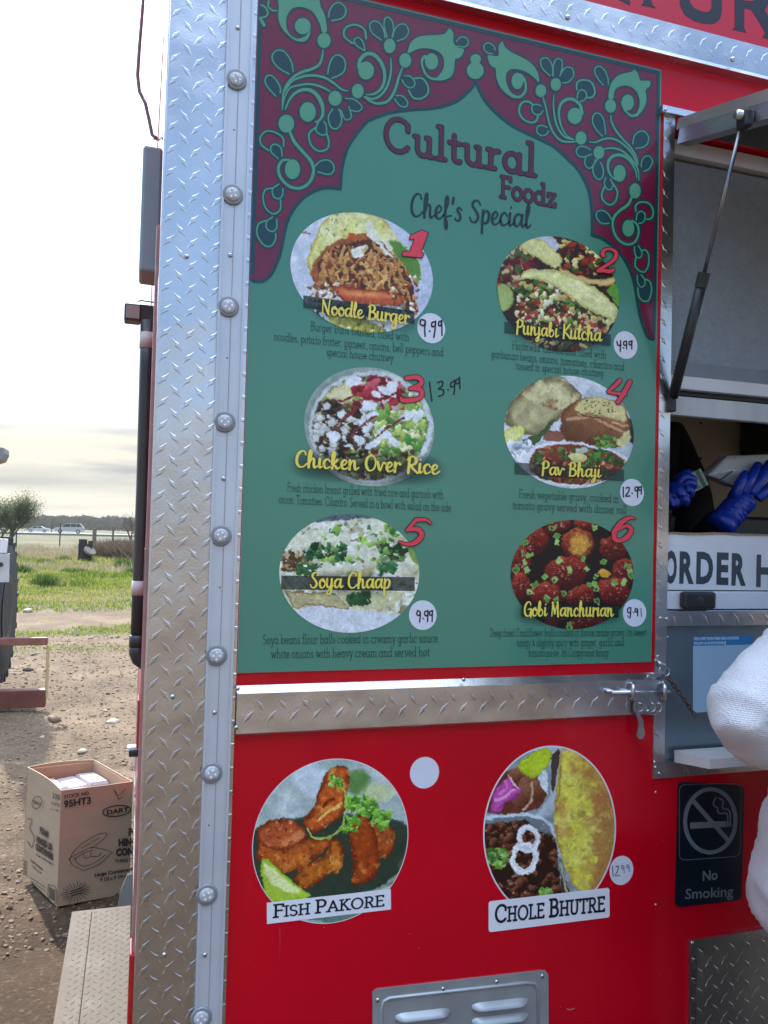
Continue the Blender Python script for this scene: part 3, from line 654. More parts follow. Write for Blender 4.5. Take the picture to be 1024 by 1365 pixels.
# service counter: torn laminate strip with lettering, ledge, plate strip, steel panel
LAM = mat('white_laminate', (.62, .66, .72), .35, noise=.08, nscale=9)
zl0 = pw(960, 787)[1]; R_ = random.Random(4); top = []
n = 60
for i in range(n+1):
    x = xo+(XR-1.2-xo)*i/n*.5 if i < n else XR-1.2
    pxw = 888+i*3.4; top.append((x, pw(min(pxw, 1200), 709.5)[1]+R_.uniform(-.0014, .0014)-(.004 if 34 < i < 38 else 0)))
ring = [(xo+.0005, .010, zl0), (XR-1.2, .010, zl0)]+[(x, .010, z) for x, z in top[::-1]]
oh = fixn(MB().prism(ring, (0, .008, 0)).build('counter_front', LAM, truck))
ring = [(x, .0085, z+.0012) for x, z in top]+[(x, .0085, z-.0028-R_.uniform(0, .0015)) for x, z in top[::-1]]
fixn(MB().prism(ring, (0, .008, 0)).build('torn_edge', pm('torn_board', '8a7a66', .8, noise=.3, nscale=80), oh))
KEYL = pm('slate_lettering', '33424f', .45, .8, noise=.08)
for s_, xa, xb, yb_, cap in (('O', 886, 902, 775.2, 41.5), ('R', 905.5, 925, 775.6, 41), ('D', 928, 950.5, 776, 41), ('E', 955, 971, 777, 41), ('R', 975, 994.5, 778, 41), ('H', 1008, 1030, 780, 41), ('E', 1034, 1049, 781, 41), ('R', 1054, 1073, 782, 41), ('E', 1078, 1093, 783, 41)):
    tri3('lettering', bfont_tri(s_, (xa, yb_), (xb, yb_+(xb-xa)*.03), cap, .045), .0096, KEYL, oh)
rail('ledge', 960, 788.5, 812, .004, LAM, thick=.03)
ps = rail('plate_strip', 960, 813.5, 834.5, .003, PLATE)
add_treads(ps, xo, XR-1.2, pw(960, 834.5)[1], pw(960, 813.5)[1], .003, PLATE, xo, pw(960, 824)[1], .0203, m=.003)
MB().box(xo+.0005, XR-1.2, .012, .03, z_t1, pw(960, 834)[1]).build('steel_panel', STEELB, truck)
screw(890, 849, .0118, truck, .003)
# shelf lip
xh = float(W(899, 1004)[0]); a = W(899, 1000, .0); a2 = W(899, 1016, .0); b = X(946, 1012, xh); 
sl_ = np.array([a, b, b+[0, 0, -.019], a2]); MB().prism(sl_, (1.4, 0, 0)).build('shelf', mat('shelf_white', (.6, .6, .62), .35, noise=.08), truck)
# interior
MB().box(xo-.9, XR-1.3, 1.25, 1.27, ZB+.02, ZT-.02).build('inner_wall', CREAM, truck)
for k in range(4):
    c = W(934 if k < 3 else 934, (564, 611, 660, 705)[k], 1.248); MB().lathe(c, (0, -1, 0), [(.006, 0), (.004, .003)], 8).build('inner_rivet', DARKM, truck)
q0 = W(996, 560, 1.2); MB().box(float(q0[0]), float(q0[0])+.8, 1.0, 1.24, float(W(996, 607, 1.2)[2]), float(q0[2])+.4, .01).build('wall_cabinet', DARKM, truck)
q0 = W(930, 700, .5); MB().box(xo-.5, XR-1.4, .45, .95, ZB+.05, float(W(930, 687, .5)[2]), .01).build('work_counter', BLACK, truck)

# serving hatch held open by gas struts
z_h = float(W(897, 163)[2]); xh = float(W(897, 163)[0])
P0 = np.array([xh, -.018, z_h]); P1 = X(1024, 118, xh); dv = P1-P0; dv[0] = 0; ln = np.linalg.norm(dv); dv = dv/ln; nv = np.array([0, dv[2], -dv[1]]); nv = nv if nv[2] < 0 else -nv
HL = .62; HW = 1.5
HAT = mat('hatch_skin', (.42, .40, .37), .38, metal=.6, noise=.1, nscale=5)
hatch = MB().prism([P0, P0+dv*HL, P0+dv*HL+nv*.022, P0+nv*.022], (HW, 0, 0)).build('hatch', HAT, truck); fixn(hatch)
A0 = P0+dv*.012+nv*.0225
fixn(MB().prism([A0, A0+dv*(HL-.03), A0+dv*(HL-.03)+nv*.03, A0+nv*.03], (.028, 0, 0)).build('hatch_rail', ALU, hatch))
A1 = A0+np.array([.029, 0, 0])
fixn(MB().prism([A1, A1+dv*(HL-.05), A1+dv*(HL-.05)+nv*.006, A1+nv*.006], (HW-.06, 0, 0)).build('hatch_lining', mat('hatch_lining', (.05, .055, .06), .5, noise=.1), hatch))
# strut
T0 = X(991, 157, xh-.014); B0 = W(897, 530, -.012); T0, B0 = Vector(T0), Vector(B0)
md_ = T0.lerp(B0, (350-157)/(530-157)*1.02)
st = MB().tube([md_, B0], [.0105, .0105], 14).build('gas_strut', BLACK, truck, smooth=True)
MB().tube([T0, md_], [.0042, .0042], 10).build('strut_rod', mat('strut_rod', (.25, .26, .28), .25, metal=.9), st, smooth=True)
MB().tube([md_.lerp(T0, .012), md_.lerp(B0, .1)], [.012, .012], 14).build('strut_collar', DARKM, st)
MB().tube([T0+Vector((-.016, 0, .004)), T0+Vector((.02, 0, .004))], [.0085, .0085], 14).build('ball_joint', SCREW, st, smooth=True)
MB().box(T0.x-.006, T0.x+.012, T0.y-.014, T0.y+.014, T0.z-.02, T0.z+.012, .004).build('strut_socket', BLACK, st)
MB().box(B0.x-.006, B0.x+.006, B0.y-.006, B0.y+.010, B0.z-.03, B0.z+.01, .003).build('strut_bracket', BLACK, st)

# door bolt on the middle band
yb = -.0125
bl = thing('door_bolt', tuple(W(862, 945, yb)), 'zinc slide bolt with hanging padlock hasp beside the chain', 'bolt')
ZINC = mat('zinc', (.55, .57, .6), .3, metal=1, noise=.15, nscale=40)
mb = MB(); px_prism(mb, [(838, 906), (888, 906), (890, 912), (888, 925), (838, 926), (835, 916)], yb-.0002, yb+.002); px_prism(mb, [(836, 926), (845, 926), (846, 952), (835, 951)], yb-.0004, yb+.002); px_prism(mb, [(846, 929), (888, 928), (886, 950), (848, 950)], yb-.0002, yb+.0018); fixn(mb.build('back_plate', ZINC, bl))
MB().tube([W(815, 923.5, yb-.006), W(892, 922, yb-.006)], .0048, 14).build('rod', ZINC, bl, smooth=True)
MB().tube([W(808, 921.5, yb-.004), W(826, 921.5, yb-.004)], .004, 12).build('rod_end', ZINC, bl, smooth=True)
for px in (844, 886):
    MB().tube([W(px, 911, yb), W(px+.2, 914, yb-.010), W(px+.2, 922, yb-.0125), W(px, 931, yb-.010), W(px, 935, yb)], .0045, 8).build('guide', ZINC, bl, smooth=True)
mb = MB(); px_prism(mb, [(846, 929), (852, 929), (852, 950), (858, 961), (858, 967), (860, 978), (857, 985), (852, 985), (849, 980), (852, 966), (850, 957), (846, 949)], yb-.010, yb-.0075); fixn(mb.build('hasp', ZINC, bl))
mb = MB()
for cx in (851.5, 868, 876.5): mb.tube([W(cx, 937, yb-.011), W(cx+5, 938.5, yb-.013), W(cx+6, 943, yb-.013), W(cx+4, 948, yb-.013), W(cx, 948.5, yb-.011)], .0015, 6)
mb.build('staple', ZINC, bl, smooth=True)
for p in ((841.5, 911), (884, 910), (841, 931.5), (882.5, 931), (864.5, 947.5)): screw(p[0], p[1], yb-.0005, bl, .0032)
# chain
chn = thing('chain', tuple(W(880, 888, -.01)), 'short rusty steel chain hanging from a ring by the shelf', 'chain')
RUST = mat('rusty_steel', (.11, .075, .055), .6, metal=.6, noise=.3, nscale=60)
def link(c, d, s_, w_, r, m, flip):
    d = Vector(d).normalized(); a = Vector((0, -1, 0)) if flip else d.cross(Vector((0, -1, 0))).normalized()
    if flip: a = (a-d*a.dot(d)).normalized()
    pts = [Vector(c)+d*s_*math.cos(t)+a*w_*math.sin(t) for t in [2*math.pi*k/12 for k in range(13)]]
    MB().tube(pts, r, 7, cap=False).build('link', m, chn, smooth=True)
MB().tube([W(877, 880, -.004), W(879, 884, -.012), W(886, 887, -.014)], .0042, 8).build('eye_bolt', ZINC, chn, smooth=True)
link(W(885.5, 895, -.012), (1, 0, -.3), .0135, .0095, .0012, SCREW, False)
pa, pb = Vector(W(890, 902, -.012)), Vector(W(927, 954, -.02))
for k in range(11): link(pa.lerp(pb, (k+.5)/11), pb-pa, .0062, .0036, .0013, RUST, k % 2)

# louvred vent
vt = MB(); yv = -.004
VP_ = [(497, 1324), (500, 1320.5), (506, 1318.6), (722, 1294.2), (728, 1295), (731, 1299), (733, 1520), (497, 1560)]
px_prism(vt, VP_, yv, -.0001); vent = fixn(vt.build('louvre_vent', mat('vent_aluminium', (.40, .43, .46), .42, metal=.6, noise=.12, nscale=14), truck))
a = W(517, 1336, yv); b = W(722, 1311, yv); zt = float(a[2]); za = zt
mb = MB(); mb.tube([W(510, 1460, yv), W(508.5, 1345, yv), W(511, 1335, yv), W(519, 1330.5, yv), W(700, 1310, yv), W(712, 1311, yv), W(717, 1320, yv), W(718, 1460, yv)], .0035, 10); mb.build('pressed_rib', MATS['vent_aluminium'], vent, smooth=True)
def louvre(pxa, pxb, ya, yb2):
    v = []; f = []; nu, nv = 16, 6; A = W(pxa, ya, yv); B = W(pxb, yb2, yv); hgt = .0165
    for i in range(nu+1):
        t = i/nu; e = min(1, min(t, 1-t)*7)**.5; base = A+(B-A)*t
        for j in range(nv+1):
            s_ = j/nv; prof = (1-s_)**.0*math.sin(min(1, s_*1.25)*math.pi/2)*(1 if s_ < .86 else .35)
            v.append(base+np.array([0, -.011*e*prof-.0003, hgt*(.5-s_)*(.55+.45*e)]))
    for i in range(nu):
        for j in range(nv): k = i*(nv+1)+j; f.append((k, k+1, k+nv+2, k+nv+1))
    add('louvre', v, f, MATS['vent_aluminium'], vent, smooth=True)
for k in range(5): louvre(527, 600, 1357+k*20.5, 1348.5+k*20.2); louvre(629, 704, 1343+k*19.5, 1334.5+k*19)
for p in ((503.5, 1333), (590.5, 1318), (662, 1308.5), (723, 1301)): screw(p[0], p[1], yv-.0003, vent, .0042)

# lower right tread panel
x_p = float(W(917, 1300)[0]); z_p = float(np.mean([pw(918.5, 1251)[1], pw(992, 1242)[1]]))
lp = MB().box(x_p, x_p+1.1, -.003, -.0001, ZB, z_p, 0).build('lower_plate', PLATE_D, truck)
add_treads(lp, x_p+.02, x_p+1.1, ZB, z_p-.018, -.003, PLATE_D, x_p+.03, z_p-.03, .0203)
fr = MB(); fr.box(x_p-.001, x_p+.0165, -.0075, -.0032, ZB, z_p+.001); fr.box(x_p+.017, x_p+1.1, -.0075, -.0033, z_p-.016, z_p+.001)
fr = fr.build('plate_border', PLATE, lp); add_treads(fr, x_p, x_p+.0165, ZB, z_p, -.0076, PLATE, x_p+.008, z_p, .0203, m=.002, L=.018)
screw(923, 1257, -.008, lp, .0035)
for p in ((874, 1056), (874, 1206)): screw(p[0], p[1], -.0003, truck, .0028)

# back end of the truck: edge rail, pipe, lamp, boxes, tail lights, step
def xbox(name, pts, y0, y1, m, parent=truck, bev=.002):
    a = W(pts[0], pts[1], y0); b = W(pts[2], pts[3], y0)
    return MB().box(float(a[0]), float(b[0]), y0, y1, float(b[2]), float(a[2]), bev).build(name, m, parent)
q1 = W(203, 410, .02)
for (ya, yb_) in ((300, 560), (560, 930), (930, 1270)):
    a = W([206, 201, 193][(300, 560, 930).index(ya)], ya, .04); b = W(200, yb_, .04)
    MB().box(xc-.0105, xc-.005, .035, .06, float(b[2])+.0005, float(a[2])).build('edge_rail', PINK, truck)
xbox('door_handle', (193.2, 731, 198.8, 787), .05, .09, BLACK)
xbox('cable_housing', (191, 192, 212, 364), .30, .40, mat('housing_grey', (.20, .31, .36), .5, noise=.1), bev=.006)
xbox('tail_light', (183.5, 933, 188.5, 998), .04, .09, TAIL); 
xbox('tail_light', (172.5, 1272, 183, 1420), .03, .09, TAIL, bev=.004)
lt = xbox('latch', (170, 996, 186, 1002), .05, .07, WHITEP); xbox('latch_body', (172, 1001, 185, 1009), .045, .07, BLACK, lt)
MB().tube([W(181, 1006, .05), W(184, 1030, .05), W(178, 1060, .05), W(183, 1120, .05), W(180, 1150, .05)], .0012, 6).build('loose_wire', WHITEP, lt)
PIPE = mat('pipe_grey', (.035, .038, .042), .35, noise=.15)
yp = .75; pts = [(197.5, 428), (196, 500), (192, 650), (187.5, 770), (184, 860)]
pipe = MB().tube([W(a, b, yp) for a, b in pts], .0195, 20).build('vent_pipe', PIPE, truck, smooth=True)
e0 = W(184, 860, yp); MB().lathe(e0-np.array([0, 0, .004]), (0, 0, 1), [(.0225, 0), (.0225, .03), (.0195, .031)], 20).build('pipe_collar', PIPE, pipe, smooth=True)
MB().tube([e0+np.array([0, 0, .0]), e0+np.array([.0, 0, -.018]), e0+np.array([.006, 0, -.034]), e0+np.array([.02, 0, -.045]), e0+np.array([.05, 0, -.048])], .0222, 16).build('pipe_elbow', PIPE, pipe, smooth=True)
for (a, b) in ((444, 465), (774, 793)):
    pa, pb = W(np.interp(a, [428, 860], [197.5, 184]), a, yp), W(np.interp(b, [428, 860], [197.5, 184]), b, yp)
    MB().tube([pa, pb], .0202, 20).build('tape_band', mat('white_tape', (.55, .5, .5), .5, noise=.05), pipe, smooth=True)
wl = xbox('work_light', (166, 403, 187, 428), yp, yp+.05, mat('lamp_housing', (.055, .075, .085), .5, noise=.1), bev=.004)
xbox('lamp_glass', (168.5, 406, 186, 425), yp-.003, yp, mat('lamp_glass', (.30, .27, .25), .25, noise=.1), wl, bev=.001)
xbox('lamp_bracket', (186, 405, 206, 430), yp+.01, yp+.04, DARKM, wl)
MB().tube([W(184, 402, yp), W(188, 400.5, yp), W(208, 403.5, yp)], .002, 6).build('lamp_wire', DARKM, wl)
cab = MB().tube([W(a, b, .32) for a, b in ((192, -30), (190, 10), (186, 60), (183.5, 100), (186, 122), (194, 138), (199, 160), (203, 180), (210, 186))], .0038, 8).build('power_cable', mat('cable_grey', (.16, .16, .19), .5), truck, smooth=True)
MB().tube([W(205, 186, .3), W(208, 181, .3), W(212, 187, .3), W(216, 183, .3), W(219, 190, .3)], .002, 6).build('cable_tie', MATS['cable_grey'], truck)
# bumper step
zb = .30; g0 = G(96, 1215, zb); g1 = G(180, 1211.5, zb)
bs = MB(); bs.box(float(g0[0]), xc-.0025, .16, float(g0[1]), zb-.012, zb, .002); bs.box(float(g0[0]), float(g0[0])+.012, .16, float(g0[1]), zb-.11, zb-.0125)
step = bs.build('bumper_step', DIRTYP, truck)
p = lattice(float(g0[0])+.006, xc-.004, .17, float(g0[1])-.01, 0, 0, .016)
v, f = tread_mesh(p, lambda a, b, h: (a, b, zb+h), .019, .006, .0008)
fixn(add('tread', v, f, DIRTYP, step, kind='stuff'))
MB().box(xc-.12, xc-.118, .18, float(g0[1])-.02, zb+.0002, zb+.0016).build('joint', mat('joint_dirt', (.06, .045, .03), .95, spec=.1), step)
fixn(MB().prism(list(W([157, 161, 170, 177, 177], [1211, 1188, 1167, 1165, 1212], 1.75)), (0, .02, 0)).build('step_gusset', mat('gusset', (.34, .33, .32), .5, noise=.2), truck))

# small chips and drips in the paint
CHP = pm('chipped_paint', 'd8a0a0', .6, .8)
for k, (px, py, a_, b_) in enumerate(((432, 1236, .6, .9), (559, 1264, .9, .5), (546, 1245, .8, .4), (541, 1212, .5, .5), (747, 1342, .6, .5), (600, 1245, .4, .4), (880, 1300, .5, .5), (884, 1120, .5, .6), (608, 990, .6, .3), (340, 1290, .4, .4), (690, 985, .4, .3), (800, 1290, .5, .4))):
    flat('paint_chip', [ell(px, py, a_, b_, 7)], CHP, -.0004, truck)
flat('paint_drip', caps([(373, 1238), (373.4, 1262), (372.8, 1280)], [.45, .3, .15], 6), pm('dried_drip', 'b05060', .5, .8), -.0004, truck)
flat('seam_line', caps([(756, 1345), (760, 1346), (766, 1344)], .5, 6), CHP, -.0004, truck)
# ---------------------------------------------------------------- menu board
GN = 1.0
bx0, bx1 = float(W(331, 446)[0]), float(np.mean([pw(880.6, 95)[0], pw(866, 884)[0]]))
bz0, bz1 = float(np.mean([pw(317, 893)[1], pw(866, 884)[1]])), pw(880.6, 95)[1]
board = thing('menu_board', (bx0, -.004, bz0), 'tall green menu board with red floral arch and six numbered dishes', 'menu board')
GREEN = pm('board_green', '427e6a', .24, 1.15, coat=.25, noise=.03, nscale=2)
MARO = pm('board_maroon', '6d1536', .24, 1.0, coat=.25, noise=.10, nscale=60)
DTEAL = pm('board_dark_teal', '0e3f47', .26, .9, coat=.25)
LGRN = pm('ornament_green', '4f8f70', .24, 1.1, coat=.25)
INK = pm('board_ink', '020f12', .4, .8)
YEL = pm('script_yellow', 'f0dc58', .35, 1.0)
NRED = pm('numeral_red', 'e03c50', .35, 1.0)
NOUT = pm('numeral_outline', '20060c', .35, .8)
PURP = pm('title_maroon', '5b2038', .3, .8)
panel = MB().box(bx0, bx1, -.004, -.0001, bz0, bz1).build('panel', GREEN, board)
MB().box(bx0-.0012, bx1+.0012, -.0025, -.00005, bz0-.0012, bz1+.0012).build('sheet_edge', pm('sheet_edge', 'b9a7b0', .5), panel)
YB = -.004
# arch outline: (crop origin x, y, scale) and points
def cz(x0, y0, s, pts): return [(x0+p[0]/s, y0+p[1]/s)+tuple(q/s for q in p[2:]) for p in pts]
ARL = cz(470, 0, 5.69, [(935, 615), (900, 670), (850, 720), (790, 765), (700, 800), (600, 820), (450, 830), (300, 850), (200, 880), (140, 905)])+cz(320, 0, 3.2, [(540, 520), (490, 580), (455, 640), (435, 720), (428, 805)])
ARL2 = cz(320, 0, 3.2, [(428, 805), (385, 800), (340, 805), (280, 835), (230, 890), (200, 950)])+cz(325, 140, 5.457, [(290, 960), (265, 1080), (240, 1150), (200, 1230), (150, 1275), (100, 1282), (50, 1270)])
ARR = cz(620, 40, 7.314, [(105, 500), (150, 600), (210, 700), (310, 810), (450, 920), (600, 1000), (750, 1070), (880, 1140)])+cz(760, 190, 7.877, [(0, 190), (80, 270), (150, 380), (200, 500), (225, 640), (235, 800), (235, 970)])
ARR2 = cz(760, 190, 7.877, [(235, 970), (330, 1000), (420, 1060)])+cz(780, 300, 8.03, [(300, 220), (400, 330), (480, 470), (530, 620), (560, 800), (600, 1000), (650, 1140), (690, 1210), (750, 1222)])
def toL(pts): return catmull([p[:2] for p in pts], 4)
top = lambda x: 95+.2457*(x-880.6)+ (0 if x > 0 else 0)
def edge_px(xw, zw):                # wall point back to photo pixels
    d = np.array([xw, 0, zw])-CAM; k = d@FWD; return (512+F*(d@RT)/k, 682.5-F*(d@UP)/k)
TL, TR_ = edge_px(bx0, bz1), edge_px(bx1, bz1)
endL = edge_px(bx0, float(W(334, 372.7)[2])); endR = edge_px(bx1, float(W(871, 452)[2]))
left = list(map(tuple, toL(ARL)))+list(map(tuple, toL(ARL2)))[1:-1]+[endL]
right = list(map(tuple, toL(ARR)))+list(map(tuple, toL(ARR2)))[1:-1]+[endR]
field = left[::-1]+right[1:]+[TR_, TL]
flat('maroon_field', [field], MARO, YB-LAY, board)
dk = []; gr = []
def edge_strip(P, r): return caps(P, r, 8)
dk += edge_strip(left[:-1], 2.2)+edge_strip(right[:-1], 2.2)
# dark border along the sheet edge (kept inside the sheet)
inn = lambda x, z: edge_px(x, z)
m_ = .008
for (a, b, c, d) in ((bx0, bx0+m_*.9, float(W(334, 365)[2]), bz1), (bx1-m_, bx1, float(W(871, 446)[2]), bz1), (bx0, bx1, bz1-m_, bz1)):
    dk.append([inn(a, c), inn(b, c), inn(b, d), inn(a, d)])
def stroke(Pc, thick=1.0, fill=False, crop=None):
    Q = cz(*crop, [tuple(p) if len(p) > 2 else (p[0], p[1], -1) for p in Pc])
    P = catmull([q[:2] for q in Q], 4)
    r0 = [q[2] if q[2] > 0 else thick for q in Q]
    R = np.interp(np.linspace(0, len(Q)-1, len(P)), range(len(Q)), r0)
    gr.extend(caps(P, R*1.0, 8)); dk.extend(caps(P, R+2.3, 8))
    if fill: dk.append([tuple(p) for p in P])
def blob(cx, cy, rx, ry, crop):
    gr.append(ell(crop[0]+cx/crop[2], crop[1]+cy/crop[2], rx/crop[2], ry/crop[2], 24)); dk.append(ell(crop[0]+cx/crop[2], crop[1]+cy/crop[2], rx/crop[2]+2.6, ry/crop[2]+2.6, 24))
def leafp(pts, crop):
    P = [tuple(p) for p in catmull(cz(*crop, pts)+[cz(*crop, pts)[0]], 3)[:-1]]
    gr.append(P); dk.extend(caps(P+[P[0]], 2.5, 8)); dk.append(P)
A_, Q_, B_, C_, D_ = (620, 40, 7.314), (600, 0, 3.413), (740, 60, 6.827), (760, 190, 7.877), (780, 300, 8.03)
E_, R1, G_, F_ = (330, 0, 6.827), (320, 0, 3.2), (470, 0, 5.69), (325, 140, 5.457)
blob(103, 285, 52, 50, A_); blob(100, 395, 82, 82, A_)
stroke([(295, 195), (275, 150), (225, 125), (185, 150), (190, 195), (225, 225), (270, 232)], .9, True, A_)
leafp([(365, 105), (390, 165), (450, 215), (540, 260), (620, 305), (680, 365), (715, 435), (722, 510), (680, 470), (600, 410), (500, 380), (430, 390), (398, 450), (410, 540), (450, 610), (500, 642), (480, 665), (400, 620), (340, 550), (305, 460), (298, 375), (250, 345), (220, 250), (300, 255), (330, 240), (325, 160)], A_)
stroke([(480, 652, 14), (540, 650, 13), (585, 600, 12), (592, 540, 11), (575, 480, 14), (540, 445, 20)], 1, False, A_); blob(510, 497, 56, 80, A_)
blob(740, 592, 52, 62, A_)
stroke([(760, 660, 8), (790, 760, 8), (815, 880, 9), (850, 980, 9), (900, 1050, 10), (960, 1085, 10), (1040, 1090, 9), (1085, 1085, 6)], 1, False, A_)
stroke([(865, 630, 4), (862, 740, 8), (880, 880, 9), (920, 980, 9), (980, 1045, 10), (1060, 1068, 7)], 1, False, A_)
blob(885, 530, 50, 62, A_)
for P in ([(455, 345), (420, 310), (412, 275), (435, 262), (460, 285), (468, 320), (466, 345)], [(470, 345), (470, 300), (485, 268), (508, 275), (510, 310), (500, 345)], [(505, 335), (525, 308), (555, 312), (562, 345), (540, 372), (512, 378)]): stroke(P, .9, True, Q_)
stroke([(560, 632, 2), (530, 615, 3), (505, 570, 4), (495, 510, 5.5), (510, 465, 6.5), (550, 450, 7), (590, 475, 7), (600, 515, 8)], 1, False, Q_); blob(568, 527, 33, 37, Q_); blob(596, 628, 25, 30, Q_)
stroke([(660, 725), (620, 700), (570, 700), (535, 740), (530, 810), (570, 870), (630, 900), (690, 890), (715, 830)], 1.3, False, A_); stroke([(740, 740), (700, 725), (655, 740), (655, 790), (690, 825), (735, 820), (760, 785)], .9, True, A_)
stroke([(800, 950), (750, 930), (705, 945), (705, 1000), (750, 1030), (795, 1015), (815, 985)], .9, True, A_)
stroke([(198, 405), (200, 345), (250, 318), (320, 330), (355, 385), (360, 440), (335, 475), (290, 480)], 1.2, True, B_); stroke([(202, 485), (210, 430), (245, 408), (280, 430), (285, 470), (265, 500), (232, 515)], .9, True, B_)
stroke([(440, 365), (385, 300), (360, 240), (375, 200), (420, 200), (460, 245), (482, 310), (485, 360)], .9, True, B_)
leafp([(725, 222), (755, 260), (775, 320), (820, 325), (865, 330), (862, 375), (825, 410), (832, 500), (805, 580), (755, 640), (735, 640), (765, 570), (770, 500), (745, 430), (700, 385), (640, 368), (580, 380), (540, 420), (530, 488), (487, 488), (495, 400), (525, 325), (580, 275), (640, 255), (690, 245)], B_)
stroke([(750, 632, 14), (700, 645, 11), (650, 610, 9), (620, 560, 9), (608, 520, 8)], 1, False, B_); blob(662, 523, 56, 72, B_)
blob(505, 555, 50, 60, B_); stroke([(508, 640, 5), (515, 700, 8), (555, 780, 9), (620, 860, 9), (690, 935, 9), (740, 1020, 8), (755, 1090, 7)], 1, False, B_)
stroke([(432, 830), (375, 770), (342, 700), (350, 640), (385, 620), (425, 645), (450, 710), (460, 810)], .9, True, B_)
stroke([(708, 900), (720, 830), (760, 790), (810, 785), (848, 830), (845, 890), (800, 930), (735, 940)], .9, True, B_)
stroke([(315, 882, 5), (370, 885, 7), (430, 860, 9), (500, 848, 9), (570, 870, 9), (640, 920, 9), (700, 985, 9), (750, 1090, 8)], 1, False, B_)
blob(303, 105, 57, 68, C_); stroke([(350, 70, 8), (430, 58, 10), (520, 75, 10), (600, 130, 10), (670, 210, 10), (715, 290, 8), (722, 395, 6)], 1, False, C_)
stroke([(700, 370, 6), (690, 300, 9), (650, 220, 12), (590, 155, 14), (510, 130, 16), (440, 150, 16), (400, 210, 15), (405, 300, 12), (440, 360, 9), (480, 390, 7)], 1, False, C_); blob(520, 323, 64, 88, C_)
for P in ([(215, 75), (160, 45), (95, 45), (65, 90), (85, 135), (140, 152), (195, 135), (228, 122)], [(165, 150), (155, 220), (195, 272), (235, 250), (262, 200), (265, 175)], [(295, 170), (245, 240), (245, 320), (290, 385), (335, 370), (350, 310), (335, 240), (318, 210)], [(375, 365), (360, 430), (385, 485), (430, 490), (450, 440), (425, 385)]): stroke(P, .9, True, C_)
stroke([(360, 470), (332, 540), (350, 610), (420, 655), (480, 610), (498, 530), (480, 475), (445, 430)], 1.2, False, C_)
blob(683, 508, 60, 80, C_)
stroke([(645, 580, 12), (610, 650, 15), (530, 710, 15), (470, 770, 14), (447, 850, 12), (465, 950, 12), (520, 1030, 12), (600, 1070, 12), (680, 1045, 12), (718, 960, 11), (715, 890, 11), (690, 845, 11), (650, 820, 10)], 1, False, C_); blob(612, 900, 62, 88, C_)
for P in ([(745, 255), (755, 190), (790, 145), (835, 145), (865, 190), (850, 245), (820, 285), (778, 300)], [(435, 805), (390, 740), (330, 712), (280, 735), (280, 790), (320, 840), (370, 852), (410, 845)], [(695, 810), (705, 750), (745, 722), (785, 750), (785, 805), (760, 840), (720, 848)]): stroke(P, .9, True, C_)
stroke([(692, 720), (690, 660), (740, 625), (820, 635), (865, 690), (872, 760), (845, 800), (805, 805)], 1.2, False, C_)
stroke([(528, 230), (535, 310), (570, 352), (605, 330), (605, 280), (570, 220)], .9, True, D_); stroke([(545, 345), (535, 430), (575, 485), (640, 500), (680, 420), (680, 320), (650, 270), (615, 270)], 1.1, False, D_)
stroke([(558, 540), (565, 620), (600, 662), (640, 640), (635, 580), (600, 530)], .9, True, D_); stroke([(565, 675), (575, 760), (620, 810), (680, 805), (712, 700), (695, 610), (650, 580)], 1.1, True, D_)
# left half
stroke([(125, 45), (160, 65), (185, 110), (170, 150), (125, 160)], 1.2, True, E_); stroke([(115, 165), (152, 230)], 2.0, False, E_); stroke([(195, 5), (190, 60), (230, 95), (265, 98)], 1.1, False, E_)
leafp([(270, -40), (285, 60), (280, 160), (310, 250), (370, 320), (440, 370), (510, 378), (555, 345), (575, 280), (560, 290), (530, 325), (480, 350), (430, 345), (385, 310), (355, 250), (355, 160), (385, 100), (430, 68), (500, 65), (570, 90), (620, 140), (660, 220), (680, 290), (720, 290), (718, 220), (700, 130), (665, 60), (610, -40)], E_)
blob(503, 238, 72, 75, E_); blob(697, 368, 60, 68, E_)
stroke([(688, 450, 5), (680, 520, 9), (650, 590, 12), (580, 630, 13), (500, 655, 13), (420, 700, 12), (360, 770, 11), (325, 860, 9), (318, 1000, 6)], 1, False, E_)
stroke([(915, 828, 5), (860, 815, 9), (790, 760, 10), (710, 710, 11), (620, 688, 12), (530, 690, 12), (450, 715, 10), (400, 745, 8), (340, 830, 7)], 1, False, E_)
stroke([(750, 830, 8), (660, 785, 10), (560, 765, 10), (470, 775, 9), (390, 800, 8), (340, 880, 7), (322, 960, 6)], 1, False, E_); blob(797, 895, 60, 68, E_)
stroke([(345, 995, 6), (375, 920, 9), (430, 850, 13), (510, 815, 15), (590, 830, 17), (650, 890, 18), (683, 970, 17), (685, 1040, 14), (660, 1090, 11), (620, 1110, 8)], 1, False, E_); blob(548, 1018, 73, 90, E_)
for P in ([(378, 672), (300, 630), (240, 570), (225, 510), (260, 462), (320, 462), (370, 510), (405, 580), (415, 650)], [(258, 875), (190, 800), (160, 740), (180, 690), (225, 692), (270, 740), (300, 800), (298, 845)], [(738, 155), (750, 90), (790, 35), (840, 25), (890, 70), (890, 130), (850, 170), (768, 188)], [(730, 670), (745, 590), (780, 520), (830, 500), (880, 540), (890, 610), (860, 670), (768, 712)]): stroke(P, 1.0, True, E_)
stroke([(538, 165), (530, 125), (490, 105), (450, 120), (445, 155), (480, 185)], 1.3, False, R1); stroke([(530, 215), (498, 195), (486, 172), (505, 160), (525, 180), (533, 215)], .9, True, R1)
